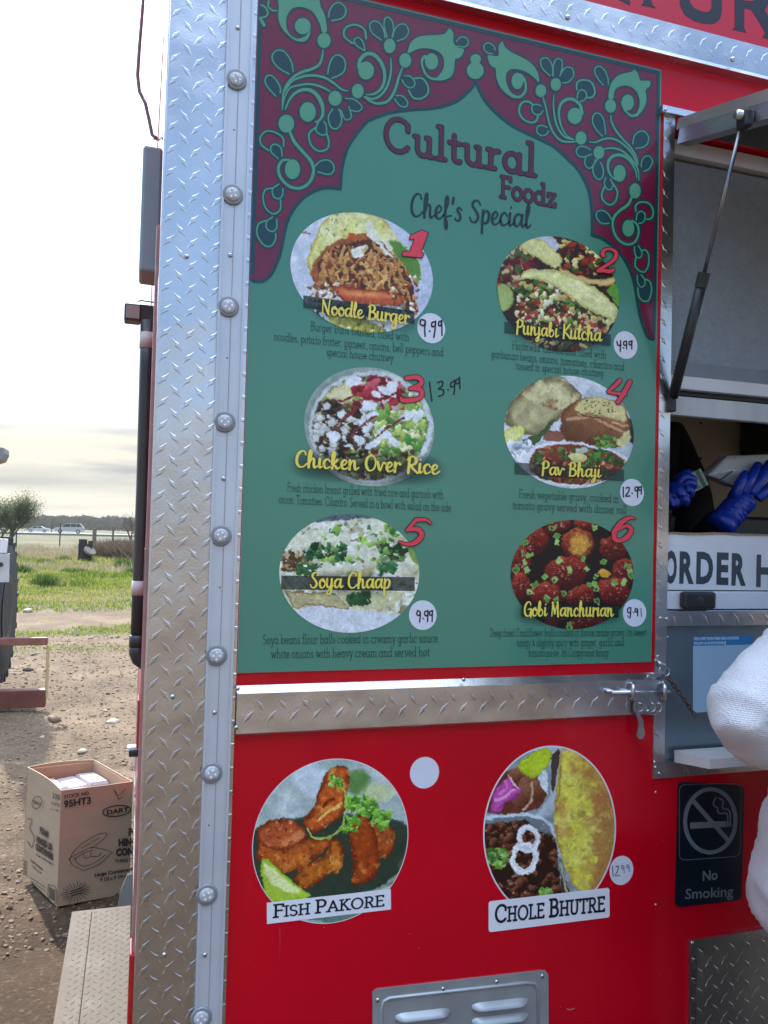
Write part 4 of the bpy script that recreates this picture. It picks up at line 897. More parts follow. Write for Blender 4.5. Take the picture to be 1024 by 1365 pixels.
for P in ([(220, 305), (150, 250), (130, 190), (160, 160), (210, 180), (240, 240), (245, 285)], [(262, 285), (240, 200), (245, 145), (270, 130), (300, 160), (312, 220), (300, 285)], [(305, 280), (320, 225), (360, 185), (405, 190), (425, 240), (400, 285), (340, 312)], [(788, 315), (820, 282), (865, 290), (878, 330), (850, 355), (795, 350)], [(395, 575), (440, 580), (472, 620), (465, 655), (430, 665), (395, 640), (375, 605)], [(330, 725), (380, 730), (418, 775), (405, 810), (365, 805), (335, 775), (320, 750)]): stroke(P, .9, True, G_)
blob(282, 348, 44, 55, G_); blob(400, 458, 45, 55, G_)
leafp([(733, 212), (765, 250), (765, 320), (800, 360), (845, 372), (830, 420), (800, 445), (778, 450), (768, 540), (735, 590), (670, 610), (620, 600), (640, 590), (690, 520), (690, 440), (650, 390), (580, 368), (500, 370), (430, 402), (420, 385), (445, 320), (500, 280), (580, 268), (680, 262), (715, 240)], G_)
stroke([(670, 600, 12), (600, 595, 9), (555, 560, 8), (530, 500, 8), (528, 455, 9), (550, 430, 14)], 1, False, G_); blob(600, 466, 50, 62, G_)
stroke([(105, 718, 5), (170, 710, 9), (225, 660, 11), (245, 580, 12), (225, 490, 13), (170, 420, 14), (110, 408, 14), (60, 450, 14), (48, 510, 14)], 1, False, G_); blob(103, 535, 60, 68, G_)
stroke([(290, 440, 4), (292, 540, 8), (265, 650, 9), (210, 725, 9), (150, 750, 8), (100, 735, 6)], 1, False, G_)
stroke([(378, 515, 5), (350, 590, 9), (320, 690, 10), (270, 765, 10), (200, 785, 10), (140, 770, 8), (90, 735, 6)], 1, False, G_); blob(40, 690, 45, 55, G_)
stroke([(470, 595), (530, 595), (570, 650), (570, 710), (520, 748), (460, 740), (425, 685)], 1.2, True, G_)
for P in ([(645, 30), (615, 90), (635, 160), (680, 170), (712, 120), (705, 60), (690, 30)], [(545, 120), (525, 180), (560, 215), (600, 210), (600, 150), (585, 120)], [(515, 450), (555, 410), (610, 400), (650, 430), (655, 475), (620, 505), (540, 487)], [(250, 390), (200, 340), (200, 300), (230, 285), (270, 310), (280, 370)], [(255, 575), (210, 610), (215, 660), (250, 682), (280, 660), (285, 610)], [(210, 815), (165, 850), (170, 900), (210, 920), (240, 890), (240, 830)]): stroke(P, 1.0, True, F_)
for P in ([(450, 420), (490, 425), (520, 455), (505, 475), (470, 470)], [(430, 470), (450, 510), (475, 500), (465, 455)]): stroke(P, .9, True, R1)
stroke([(520, 165), (475, 210), (490, 290), (545, 335), (605, 320), (620, 270), (605, 210)], 1.2, False, F_)
blob(310, 135, 57, 65, F_)
stroke([(335, 195, 9), (370, 270, 12), (430, 340, 12), (490, 410, 12), (508, 480, 11), (480, 560, 11), (410, 605, 11), (330, 590, 11), (270, 530, 11), (252, 460, 11), (280, 405, 10), (330, 398, 8)], 1, False, F_); blob(355, 467, 55, 72, F_)
for P in ([(180, 330), (130, 290), (120, 235), (165, 190), (230, 200), (285, 240), (290, 300)], [(210, 605), (160, 615), (140, 670), (160, 750), (215, 792), (265, 760), (268, 690)]): stroke(P, 1.1, False, F_)
stroke([(160, 840), (105, 870), (100, 950), (150, 1020), (200, 1025), (230, 980), (232, 935)], 1.1, True, F_)
def clip_top(polys):            # keep print inside the sheet
    o = []
    lx = lambda y: TL[0]+(y-TL[1])*(endL[0]-TL[0])/(endL[1]-TL[1])
    for p in polys:
        q = [(max(x, lx(y)+.3), y) for x, y in p]; o.append(q)
    return o
flat('ornament_outline', clip_top(dk), DTEAL, YB-2*LAY, board)
flat('ornament', clip_top(gr), LGRN, YB-3*LAY, board)
# title
def title(name, s, p0, p1, h0, h1, r, rpx, lay, sp=.0):
    t = text_tri('slab', s, p0, p1, h0, h1, r+rpx, gap=sp); tri3(name+'_outline', t, YB-lay*LAY, INK, board)
    tri3(name, text_tri('slab', s, p0, p1, h0, h1, r, gap=sp), YB-(lay+1)*LAY, PURP, board)
title('title', 'Cultural', (512, 198.5), (713.5, 234), 24.5, 24, .12, .035, 2, .17)
title('subtitle', 'Foodz', (667, 262), (741.5, 275.5), 15.5, 15.5, .135, .05, 2, .10)
tri3('tagline', text_tri('scr', "Chef's Special", (547, 287.5), (707, 304), 17.5, 17, .10, space=.65), YB-2*LAY, pm('tagline_teal', '04282f', .4, .9), board)

# dish photographs on the board and wall
def dish(name, parent, crop, cx, cy, rx, ry, painter, y, label, shear=None, gain=1.08, rim=None, topcut=None):
    x0, y0, s = crop; sh = .0003*(780-cy) if shear is None else shear
    nr, na = int(max(rx, ry)*.85), int(max(rx, ry)*5.2)
    rr = np.sqrt(np.linspace(0, 1, nr+1)[1:])*.5+np.linspace(0, 1, nr+1)[1:]*.5; an = np.arange(na)*2*np.pi/na
    Rg, Ag = np.meshgrid(rr, an, indexing='ij'); px = np.concatenate([[cx], (cx+rx*Rg*np.cos(Ag)).ravel()]); py = np.concatenate([[cy], (cy+ry*Rg*np.sin(Ag)).ravel()])
    py = py+(px-cx)*sh
    if topcut is not None: py = np.maximum(py, topcut+(px-cx)*sh*.3)
    X_, Y_ = (px-x0)*s, (py-y0)*s
    wx_ = (fbm(X_, Y_, 11, 301, 2)-.5)*13+(fbm(X_, Y_, 38, 305, 2)-.5)*16; wy_ = (fbm(X_, Y_, 11, 311, 2)-.5)*13+(fbm(X_, Y_, 38, 315, 2)-.5)*16
    p = painter(X_+wx_, Y_+wy_); p.grain(); col = np.clip(p.c, 0, 1); col = np.where(col <= .04045, col/12.92, ((col+.055)/1.055)**2.4)*gain
    f = [(0, 1+(k+1) % na, 1+k) for k in range(na)]
    for i in range(nr-1):
        b = 1+i*na
        f += [(b+k, b+(k+1) % na, b+na+(k+1) % na, b+na+k) for k in range(na)]
    o = add(name, W(px, py, y), f, PRINT, parent, cols=col, label=label)
    if rim:
        e = [(cx+(rx+rim)*math.cos(t), cy+(ry+rim)*math.sin(t)+(rx+rim)*math.cos(t)*sh) for t in an[::3]]
        flat('white_rim', [e], pm('print_white', 'e8e8f0', .4, .9), y+LAY*.5, parent)
    return o
PRINT = mat('printed_picture', rough=.35, coat=.0, spec=.3, vcol=True)

def p1(X, Y):
    p = Paint(X, Y, 'c3cdde'); A = np.ones(len(X)); p.mottle(A, 'dfe6f0', 160, .5, .2, 3)
    p.ell(150, 165, 28, 6, 5, 'a06a6e'); p.poly([(600, 420), (700, 300), (860, 300), (860, 640), (760, 620)], 'b9c6dd', 8)
    p.poly([(175, 380), (165, 300), (205, 200), (240, 110), (330, 60), (450, 50), (560, 75), (640, 170), (690, 280), (620, 330), (380, 330), (250, 440)], 'd6d98a', 3, tex=.08, ts=30, edge='b39a4c', ew=22)
    m = p.mpoly([(200, 300), (240, 110), (330, 60), (450, 50), (560, 75), (640, 170), (680, 270), (500, 250), (300, 280)])[0]
    p.mottle(m, 'e6e6b4', 50, .52, .1, 7, .8); p.mottle(m, 'b9a048', 60, .6, .15, 9, .5); p.mottle(m, '5c6a2a', 14, .72, .05, 11, .6)
    p.poly([(175, 390), (215, 300), (280, 240), (380, 190), (500, 165), (560, 190), (480, 215), (330, 260), (240, 340), (220, 450), (190, 420)], '9d5a34', 4, tex=.25, ts=12)
    p.poly([(500, 90), (580, 200), (690, 260), (660, 280), (560, 230), (480, 140)], 'dfe3cc', 3); p.poly([(600, 200), (690, 230), (780, 330), (775, 440), (720, 400), (650, 300)], '5d8a3c', 3, edge='c7d79c', ew=8)
    p.poly([(390, 160), (430, 170), (420, 200), (385, 190)], 'b5522c', 3)
    p.poly([(215, 330), (300, 250), (520, 200), (640, 290), (720, 400), (760, 560), (770, 600), (690, 600), (640, 500), (440, 470), (280, 460), (230, 430)], '5b3222', 4, tex=.35, ts=16)
    R = random.Random(5); NM = p.mpoly([(225, 330), (300, 245), (430, 225), (530, 195), (640, 280), (725, 400), (765, 560), (775, 610), (700, 615), (640, 500), (440, 500), (300, 480), (235, 440)])[0]
    for i in range(130):
        x = R.uniform(240, 700); t = (x-240)/460; yb = 270+R.uniform(-40, 190)+t*40; l = R.uniform(40, 110); a = R.uniform(-2.4, -.7) if R.random() < .8 else R.uniform(0, 3)
        q = [(x, yb)]
        for k in range(3): a += R.uniform(-.5, .5); q.append((q[-1][0]-math.cos(a)*l/3, q[-1][1]-math.sin(a)*l/3))
        p.line(q, R.uniform(5, 9), R.choice(['b98442', '9c6232', 'c99a58', '8a4a2a', 'd2aa62', 'b0703a']), 2, hi='edd09a', mask=NM)
    p.poly([(285, 445), (360, 450), (500, 475), (620, 480), (690, 520), (680, 560), (600, 575), (450, 565), (340, 525)], 'b85634', 4, tex=.12, ts=14, edge='7a3420', ew=22); p.ell(480, 500, 150, 16, 5, 'e0905c', 20)
    for q in ([(640, 300), (680, 420), (720, 520), (750, 610)], [(600, 320), (650, 430), (690, 500)], [(245, 330), (255, 420), (290, 470)]): p.line(q, 7, 'b0804a', 2, hi='d9b47a')
    p.poly([(400, 250), (440, 240), (490, 235), (465, 262), (470, 290), (430, 300), (405, 275)], 'e4e8de', 3); p.line([(500, 170), (560, 230), (620, 290)], 9, 'dfe4d8', 3)
    p.specks(70, (160, 440, 330, 545), ['8a5a34', 'b37b48', 'e2dccb', '5e3a26'], 5, 16, 8); p.specks(40, (620, 400, 770, 610), ['8a4a2a', 'c08a55', '5b2c1c', 'e6ddd2'], 5, 16, 9)
    p.poly([(260, 600), (400, 610), (590, 690), (560, 720), (430, 710), (300, 660)], 'a7a94e', 4, tex=.25, ts=16); p.specks(40, (240, 620, 600, 720), ['7a8a30', 'c9c47a', '6b6a28', 'e4e3b4'], 5, 14, 10); p.specks(80, (170, 560, 700, 610), ['6b7468', '3c4a48', '9aa098'], 6, 18, 12)
    return p
def p2(X, Y):
    p = Paint(X, Y, '2d2220'); A = np.ones(len(X)); p.mottle(A, '4a2620', 60, .5, .15, 3)
    p.specks(120, (100, 120, 320, 380), ['7a2228', 'a04a3a', 'c9b98a', '4c5a30', '8f8460', '5a1a1e'], 8, 22, 2); p.poly([(300, 60), (420, 60), (470, 130), (420, 160)], 'b9c0cc', 6)
    p.poly([(235, 125), (290, 75), (370, 90), (450, 150), (490, 210), (450, 260), (400, 230), (300, 180)], 'cfcf8e', 4, edge='a9a860', ew=14)
    p.specks(100, (480, 70, 720, 290), ['c9b066', '7c3a26', '9c2a22', '4a5a24', 'd9c98a', '3a2a1a'], 7, 20, 4); p.poly([(470, 240), (560, 290), (700, 320), (800, 310), (790, 350), (700, 360), (580, 330), (480, 280)], 'd3bf7e', 4, edge='a9793e', ew=12)
    p.poly([(750, 390), (800, 340), (830, 380), (830, 480), (780, 430)], '5f9a3a', 4); p.poly([(100, 360), (150, 350), (195, 400), (190, 470), (140, 510), (110, 470)], '9fb26a', 4, edge='5a7a34', ew=10)
    p.poly([(215, 450), (225, 350), (300, 320), (420, 350), (560, 440), (700, 540), (770, 560), (740, 650), (600, 680), (300, 600), (215, 540)], '42301e', 4)
    p.specks(420, (215, 330, 770, 650), ['d6cf9a', 'b9a868', '3f6a2c', '5c8a3c', '8f2f28', 'b8443a', 'dcd8bc', '2e3a1c', '6a4a2c', 'c9bf86'], 7, 25, 6, mask=p.mpoly([(215, 450), (225, 350), (300, 320), (420, 350), (560, 440), (700, 540), (770, 560), (740, 650), (600, 680), (300, 600), (215, 540)])[0], asp=.55)
    p.poly([(230, 325), (265, 280), (340, 262), (460, 270), (600, 330), (720, 400), (800, 470), (820, 520), (790, 580), (740, 620), (770, 560), (700, 530), (560, 445), (440, 360), (340, 325), (280, 320)], 'd9dc9a', 3, edge='b3b070', ew=20, tex=.04, ts=40); m = p.mpoly([(300, 280), (460, 280), (600, 340), (760, 460), (780, 500), (600, 400), (430, 320)])[0]; p.mottle(m, 'eceab8', 60, .5, .2, 4, .7)
    p.specks(60, (240, 680, 660, 745), ['8a7a50', 'c8bc8a', '4c5a30', '6a3a26'], 7, 22, 9); return p
def p3(X, Y):
    p = Paint(X, Y, '8fa39c'); p.ell(520, 350, 338, 308, 0, 'a9b4ac', 6, hi='7e918c', lx=-.7, ly=-.5, tex=.08, ts=9); p.ell(530, 350, 325, 292, 0, 'c3ccd0', 5, lo='d9e2ea'); p.ell(525, 355, 300, 275, 0, '6f7a5e', 6, wob=.1)
    M = p.mell(525, 355, 298, 273, 0, 5)[0]
    p.specks(300, (220, 80, 840, 640), ['a8b46a', '7f9448', 'c9cf8e', '5d7036', 'e2e0c0', '8a9a50'], 8, 24, 2, M, .6); p.specks(240, (560, 220, 850, 560), ['b9cc74', '7fae4a', '4f8a3a', 'dbe3b4', 'a3b85c'], 8, 28, 3, M, .5)
    p.specks(200, (210, 230, 520, 500), ['3c2c22', '4a382a', '2a2220', 'c9cdc8', '6b4a34'], 10, 30, 4, M, .6); p.specks(90, (430, 60, 700, 260), ['8c2330', 'a93440', '6e1a26', 'c8606a', 'd9c4c8'], 10, 32, 5, M, .5)
    p.poly([(280, 190), (400, 115), (432, 165), (435, 215), (330, 210)], 'd9d3a8', 3, edge='b5a56a', ew=10)
    for (x, y) in ((300, 245), (265, 300), (250, 345), (240, 410), (275, 465), (320, 470), (345, 400), (320, 330), (380, 280), (330, 440), (390, 370)):
        p.poly([(x-24, y-14), (x+4, y-26), (x+26, y-6), (x+18, y+22), (x-16, y+22)], 'cdd3d2', 3, edge='7a6452', ew=7, sm=False)
    for (x, y, r, q) in ((380, 290, 34, 20), (520, 240, 46, 26), (600, 160, 40, 18), (500, 340, 40, 30), (540, 290, 34, 18), (440, 110, 46, 24), (720, 290, 40, 26), (640, 140, 30, 34), (470, 420, 36, 20), (600, 390, 44, 22), (560, 180, 30, 14), (330, 400, 30, 30), (780, 290, 20, 40), (650, 430, 34, 20), (540, 440, 44, 18)): p.ell(x, y, r, q, (x*7) % 90-30, 'dfe6ec', 5, wob=.5, ws=20, seed=x)
    for q in ([(330, 350), (430, 280), (480, 240)], [(420, 400), (500, 330), (560, 290)], [(560, 400), (640, 340), (700, 300)], [(380, 300), (440, 260)], [(350, 220), (450, 190)], [(580, 220), (600, 250)]): p.line(q, 6, '7a3036', 2.5)
    p.specks(90, (380, 470, 760, 640), ['8a9040', 'd0cf8c', '5a3a26', '6b7a30', '7a2c2a'], 6, 18, 7, M); return p
def p4(X, Y):
    p = Paint(X, Y, 'b7c4cc'); A = np.ones(len(X)); p.mottle(A, 'd6dee6', 90, .5, .2, 3)
    p.poly([(105, 300), (130, 220), (230, 110), (350, 55), (450, 60), (560, 170), (540, 230), (430, 300), (330, 390), (230, 400), (120, 350)], 'b9b184', 4, tex=.10, ts=40, edge='6a5c3c', ew=50)
    m = p.mpoly([(200, 150), (350, 60), (450, 65), (550, 170), (420, 250), (260, 200)])[0]; p.mottle(m, 'd8d29e', 60, .45, .2, 5, .8); p.mottle(m, '8f5a34', 50, .58, .12, 8, .8)
    m = p.mpoly([(110, 300), (150, 210), (250, 190), (330, 280), (300, 390), (150, 360)])[0]; p.mottle(m, '5c5a42', 80, .42, .35, 6, .6)
    p.poly([(840, 300), (870, 300), (870, 450), (845, 420)], '2a2c30', 4); p.poly([(430, 340), (450, 260), (540, 190), (640, 175), (760, 200), (830, 260), (845, 360), (820, 440), (760, 480), (600, 460), (440, 420)], 'a06a42', 4, tex=.12, ts=40, edge='6a3e26', ew=34, grad=((640, 260), (560, 460), '5e3a26'))
    p.poly([(520, 240), (560, 190), (650, 175), (760, 205), (820, 260), (810, 320), (700, 290), (600, 270), (540, 280)], 'd9cd8e', 14, tex=.06); p.line([(470, 310), (540, 300), (620, 290), (700, 330), (800, 380)], 9, 'c99a70', 4); p.line([(530, 260), (600, 290), (680, 300)], 5, '6a3c22', 3); p.line([(740, 320), (800, 340), (830, 350)], 5, 'd9b48a', 3)
    p.specks(40, (570, 190, 760, 270), ['5a4a2a', '3a341c'], 3, 6, 2); p.poly([(760, 440), (840, 370), (845, 430), (800, 470)], 'cfc98c', 5); p.poly([(330, 370), (430, 380), (450, 430), (340, 430)], '8a5a48', 4); p.poly([(350, 330), (430, 320), (430, 360), (370, 360)], 'cfd6dc', 3)
    p.poly([(290, 400), (360, 330), (400, 300), (390, 340), (320, 410), (250, 490), (170, 490), (120, 470), (200, 430)], '3f5f34', 3, edge='2a3f26', ew=8)
    p.poly([(100, 370), (200, 340), (216, 380), (190, 425), (105, 445)], 'd6dc7c', 3, edge='b3bb4a', ew=8); p.ell(155, 395, 38, 30, 10, 'e2e69c', 6); p.specks(60, (120, 440, 270, 560), ['d9e2ea', 'c2ccd6', 'e9eef4', '9aa8b4'], 10, 30, 4)
    p.poly([(200, 560), (260, 480), (360, 445), (500, 435), (700, 480), (830, 530), (820, 610), (700, 690), (500, 705), (330, 680), (230, 620)], 'dfe3ea', 3); p.poly([(245, 560), (290, 490), (370, 460), (500, 450), (690, 490), (815, 545), (800, 610), (690, 675), (500, 690), (340, 665), (255, 610)], '7e3c28', 4, tex=.2, ts=14)
    Mk = p.mpoly([(245, 560), (290, 490), (370, 460), (500, 450), (690, 490), (815, 545), (800, 610), (690, 675), (500, 690), (340, 665), (255, 610)])[0]
    p.specks(260, (240, 450, 820, 690), ['a8543a', '8c3424', 'c48a6a', '5a241a', 'd3b08a', '9a4430'], 6, 18, 6, Mk); p.specks(40, (250, 450, 820, 680), ['3f6a34', '5c8a44', '2f5028'], 9, 24, 7, Mk); p.poly([(480, 520), (530, 505), (585, 525), (575, 560), (510, 565)], 'd9d68e', 3); p.poly([(525, 480), (590, 475), (585, 505), (530, 505)], 'b9c4b4', 3); p.specks(50, (600, 480, 760, 580), ['3c6a2c', '5a8a3c', '2a4a20'], 7, 20, 8, Mk); p.specks(40, (650, 410, 760, 480), ['5a8a3c', '3c6a2c', '7aa84c'], 6, 16, 9)
    return p
def p5(X, Y):
    p = Paint(X, Y, 'd3dae2'); p.poly([(0, 0), (1000, 0), (1000, 95), (0, 105)], '55626a', 3, sm=False, tex=.4, ts=5)
    p.poly([(100, 110), (900, 100), (900, 520), (560, 525), (520, 510), (420, 480), (300, 510), (220, 520), (100, 380)], 'cdd2b8', 5, tex=.1, ts=30)
    M = p.mpoly([(100, 110), (900, 100), (900, 500), (560, 525), (420, 480), (220, 520), (100, 380)])[0]
    p.mottle(M, 'e2e6da', 60, .5, .15, 2); p.mottle(M, 'a49a6a', 46, .58, .1, 4, .7); p.mottle(M, '6a5c3c', 30, .66, .06, 6, .7); p.mottle(M, 'e9ece6', 26, .56, .08, 8, .8)
    for (x, y, r, q, a) in ((340, 200, 150, 70, -5), (430, 320, 120, 40, -10), (620, 260, 110, 60, 10), (700, 150, 120, 50, 0), (790, 300, 80, 60, 0)): p.ell(x, y, r, q, a, 'd9dcc6', 16, wob=.4, ws=40, seed=x, lo='a8a27a', tex=.1, ts=18)
    p.poly([(180, 430), (320, 440), (420, 440), (500, 520), (400, 505), (300, 500), (230, 515)], 'b5ad80', 4, tex=.2, ts=16, edge='6a5436', ew=8); p.poly([(420, 430), (600, 440), (760, 440), (700, 500), (560, 525), (500, 510)], 'c9c89c', 4, tex=.12, ts=20)
    p.specks(60, (170, 240, 310, 330), ['6a4c34', '4a3a28', 'b09a6c'], 5, 18, 3); p.line([(170, 330), (330, 320), (360, 300)], 5, '4a3a2a', 4); p.line([(510, 180), (620, 200), (670, 260)], 4, '7a6a44', 4)
    p.specks(110, (290, 215, 480, 285), ['1f4a30', '2f6a3c', '173a26', '6f9a5c', 'c9d0b4'], 7, 22, 5, asp=.6); p.specks(50, (660, 215, 760, 275), ['2f5a30', '4a7a3a', '1f4028', '6f9a5c', 'c9d0b4'], 8, 24, 6); p.specks(60, (500, 440, 590, 490), ['2a5a34', '1f4428'], 8, 20, 7); p.specks(40, (240, 300, 330, 350), ['2c5a34', '3c6a3c'], 6, 16, 8); p.specks(40, (640, 290, 720, 340), ['2c6a3c', '4a8a54'], 6, 18, 9)
    p.specks(26, (350, 90, 720, 300), ['7fae4a', '9cc45c', '3f7a3c'], 10, 26, 10, asp=.5); p.specks(120, (170, 100, 830, 480), ['4f7a3c', '8fa86a', 'e9ece4', '7a6a48'], 3, 8, 12)
    p.poly([(780, 200), (850, 230), (830, 300), (790, 260)], '7d9a4a', 4); return p
def p6(X, Y):
    p = Paint(X, Y, '1c1412')
    balls = [(290, 180, 105, 85), (220, 300, 70, 90), (560, 195, 95, 95), (760, 215, 80, 70), (490, 350, 125, 90), (830, 350, 80, 75), (380, 480, 110, 70), (570, 490, 85, 65), (770, 470, 105, 80), (230, 430, 60, 80), (440, 90, 80, 40), (600, 90, 70, 30), (600, 640, 110, 40), (430, 620, 70, 40)]
    for i, (x, y, a, b) in enumerate(balls):
        p.ell(x, y, a, b, (i*37) % 60-30, '6e1a14', 6, wob=.25, ws=40, seed=i, hi='b5482c' if i != 2 else 'c9702e', lo='2e0c0a', lx=-.2, ly=-.8, tex=.35, ts=9)
        M = p.mell(x, y-b*.15, a*.8, b*.7, 0, 8)[0]; p.mottle(M, 'e0b49a', 9, .68, .05, i+20, .8); p.mottle(M, '3a0e0c', 12, .62, .06, i+50, .7)
    p.ell(570, 200, 60, 60, 0, 'cf9a40', 30, wob=.6, ws=20, seed=3, tex=.3, ts=6) ; p.ell(705, 360, 34, 26, 0, 'd8a030', 4, hi='efc860')
    R = random.Random(2)
    for (x, y) in ((410, 100), (440, 145), (440, 185), (255, 185), (245, 245), (285, 260), (260, 297), (268, 340), (205, 335), (450, 285), (505, 340), (425, 395), (365, 380), (310, 425), (285, 465), (380, 500), (435, 510), (590, 275), (705, 290), (655, 380), (620, 425), (655, 420), (660, 445), (665, 515), (765, 412), (820, 410), (840, 315), (850, 350), (860, 372), (655, 100), (605, 340), (505, 660), (480, 470)):
        a = R.uniform(0, 3.1); w, h = R.uniform(15, 23), R.uniform(11, 17); c, s = math.cos(a), math.sin(a)
        q = [(x+u*c-v*s, y+u*s+v*c) for u, v in ((-w, -h), (w, -h), (w, h), (-w, h))]
        p.poly([(u*.92+x*.08, v*.92+y*.08) for u, v in q], R.choice(['5f9a3c', '7ab04c', '4c8434', '9cc46c']), 3, sm=False, edge='a9cf84', ew=5)
        if R.random() < .4: p.ell(x+w*.3*c, y+w*.3*s, 8, 6, 0, '2c4a20', 2)
    return p
def p7(X, Y):
    p = Paint(X, Y, 'a9b8b6'); A = np.ones(len(X)); p.mottle(A, 'c6d2d2', 120, .5, .25, 3); p.ell(400, 200, 110, 90, 0, 'c9d6de', 20); p.ell(590, 220, 60, 55, 0, '5f8a4a', 20); p.ell(480, 130, 90, 40, 0, '9fb4b0', 20); p.ell(690, 270, 70, 40, 0, 'c8d2a0', 26)
    p.poly([(60, 460), (200, 400), (500, 370), (700, 380), (860, 450), (860, 600), (800, 680), (640, 740), (450, 790), (200, 800), (60, 600)], '2f3d30', 4, edge='55655a', ew=14); p.line([(830, 560), (780, 660), (660, 740), (520, 770), (380, 780)], 7, '8b9c8c', 5); p.poly([(330, 860), (420, 830), (600, 840), (560, 900)], '5f7f74', 4); p.line([(840, 480), (820, 560), (790, 620)], 10, '4a5c4c', 8)
    FR = dict(tex=.22, ts=16)
    def piece(P, seed, col='a84c1e', lo='6a2410', hi='dd8a3a'):
        m = p.poly(P, col, 4, edge=lo, ew=24, seed=seed, **FR); p.mottle(m, hi, 34, .58, .12, seed+3, .6); p.mottle(m, '5c1e0e', 22, .66, .08, seed+7, .6); p.mottle(m, 'f0c08a', 10, .74, .05, seed+11, .6)
    piece([(640, 400), (740, 430), (768, 470), (750, 560), (700, 580), (660, 540)], 1, 'a04c20')
    piece([(125, 460), (160, 405), (250, 395), (330, 430), (345, 480), (460, 480), (470, 520), (400, 570), (300, 640), (220, 640), (120, 590)], 2, 'b2581f')
    piece([(120, 440), (180, 400), (280, 400), (340, 440), (330, 500), (250, 545), (150, 520), (115, 480)], 3, 'b0522a', hi='e89a60')
    piece([(560, 390), (620, 380), (660, 430), (690, 520), (680, 660), (640, 690), (560, 700), (565, 600), (550, 480)], 4, '9e4214')
    piece([(285, 680), (330, 620), (440, 560), (455, 500), (490, 485), (525, 540), (520, 610), (490, 650), (440, 660), (370, 715), (320, 715)], 5, 'b86420', hi='eeb04a')
    piece([(400, 270), (430, 200), (480, 150), (530, 145), (550, 180), (545, 260), (530, 340), (500, 400), (420, 440), (370, 460), (330, 410), (350, 370), (385, 340)], 6, 'c05a22', hi='f0b050')
    p.line([(430, 340), (450, 310), (480, 300)], 8, '7a2a10', 5)
    for k in range(8): p.line([(400+k*14, 400-k*9), (430+k*12, 375-k*8)], 4, 'f2c06a', 3)
    p.line([(350, 440), (380, 475), (440, 482), (500, 450), (530, 380), (535, 290), (510, 220), (480, 195)], 5, 'a4bc5a', 2.5); p.line([(500, 450), (560, 400), (600, 350), (680, 350), (710, 380)], 5, '8aae48', 2.5)
    for (x, y, n, r) in ((560, 420, 34, 34), (600, 330, 46, 50), (640, 340, 30, 40), (700, 400, 44, 42), (490, 220, 26, 30), (560, 320, 20, 28)): p.specks(n, (x-r, y-r, x+r, y+r), ['5f9a2c', '7ab83c', '4a7f24', '9ccc5c'], 6, 17, x, asp=.5)
    p.poly([(130, 640), (145, 580), (200, 610), (270, 680), (340, 730), (370, 760), (300, 775), (180, 785)], 'a8c43c', 3, edge='7fae20', ew=10); p.poly([(145, 600), (190, 620), (250, 680), (320, 735), (250, 740), (170, 680)], 'dfe6a0', 10); return p
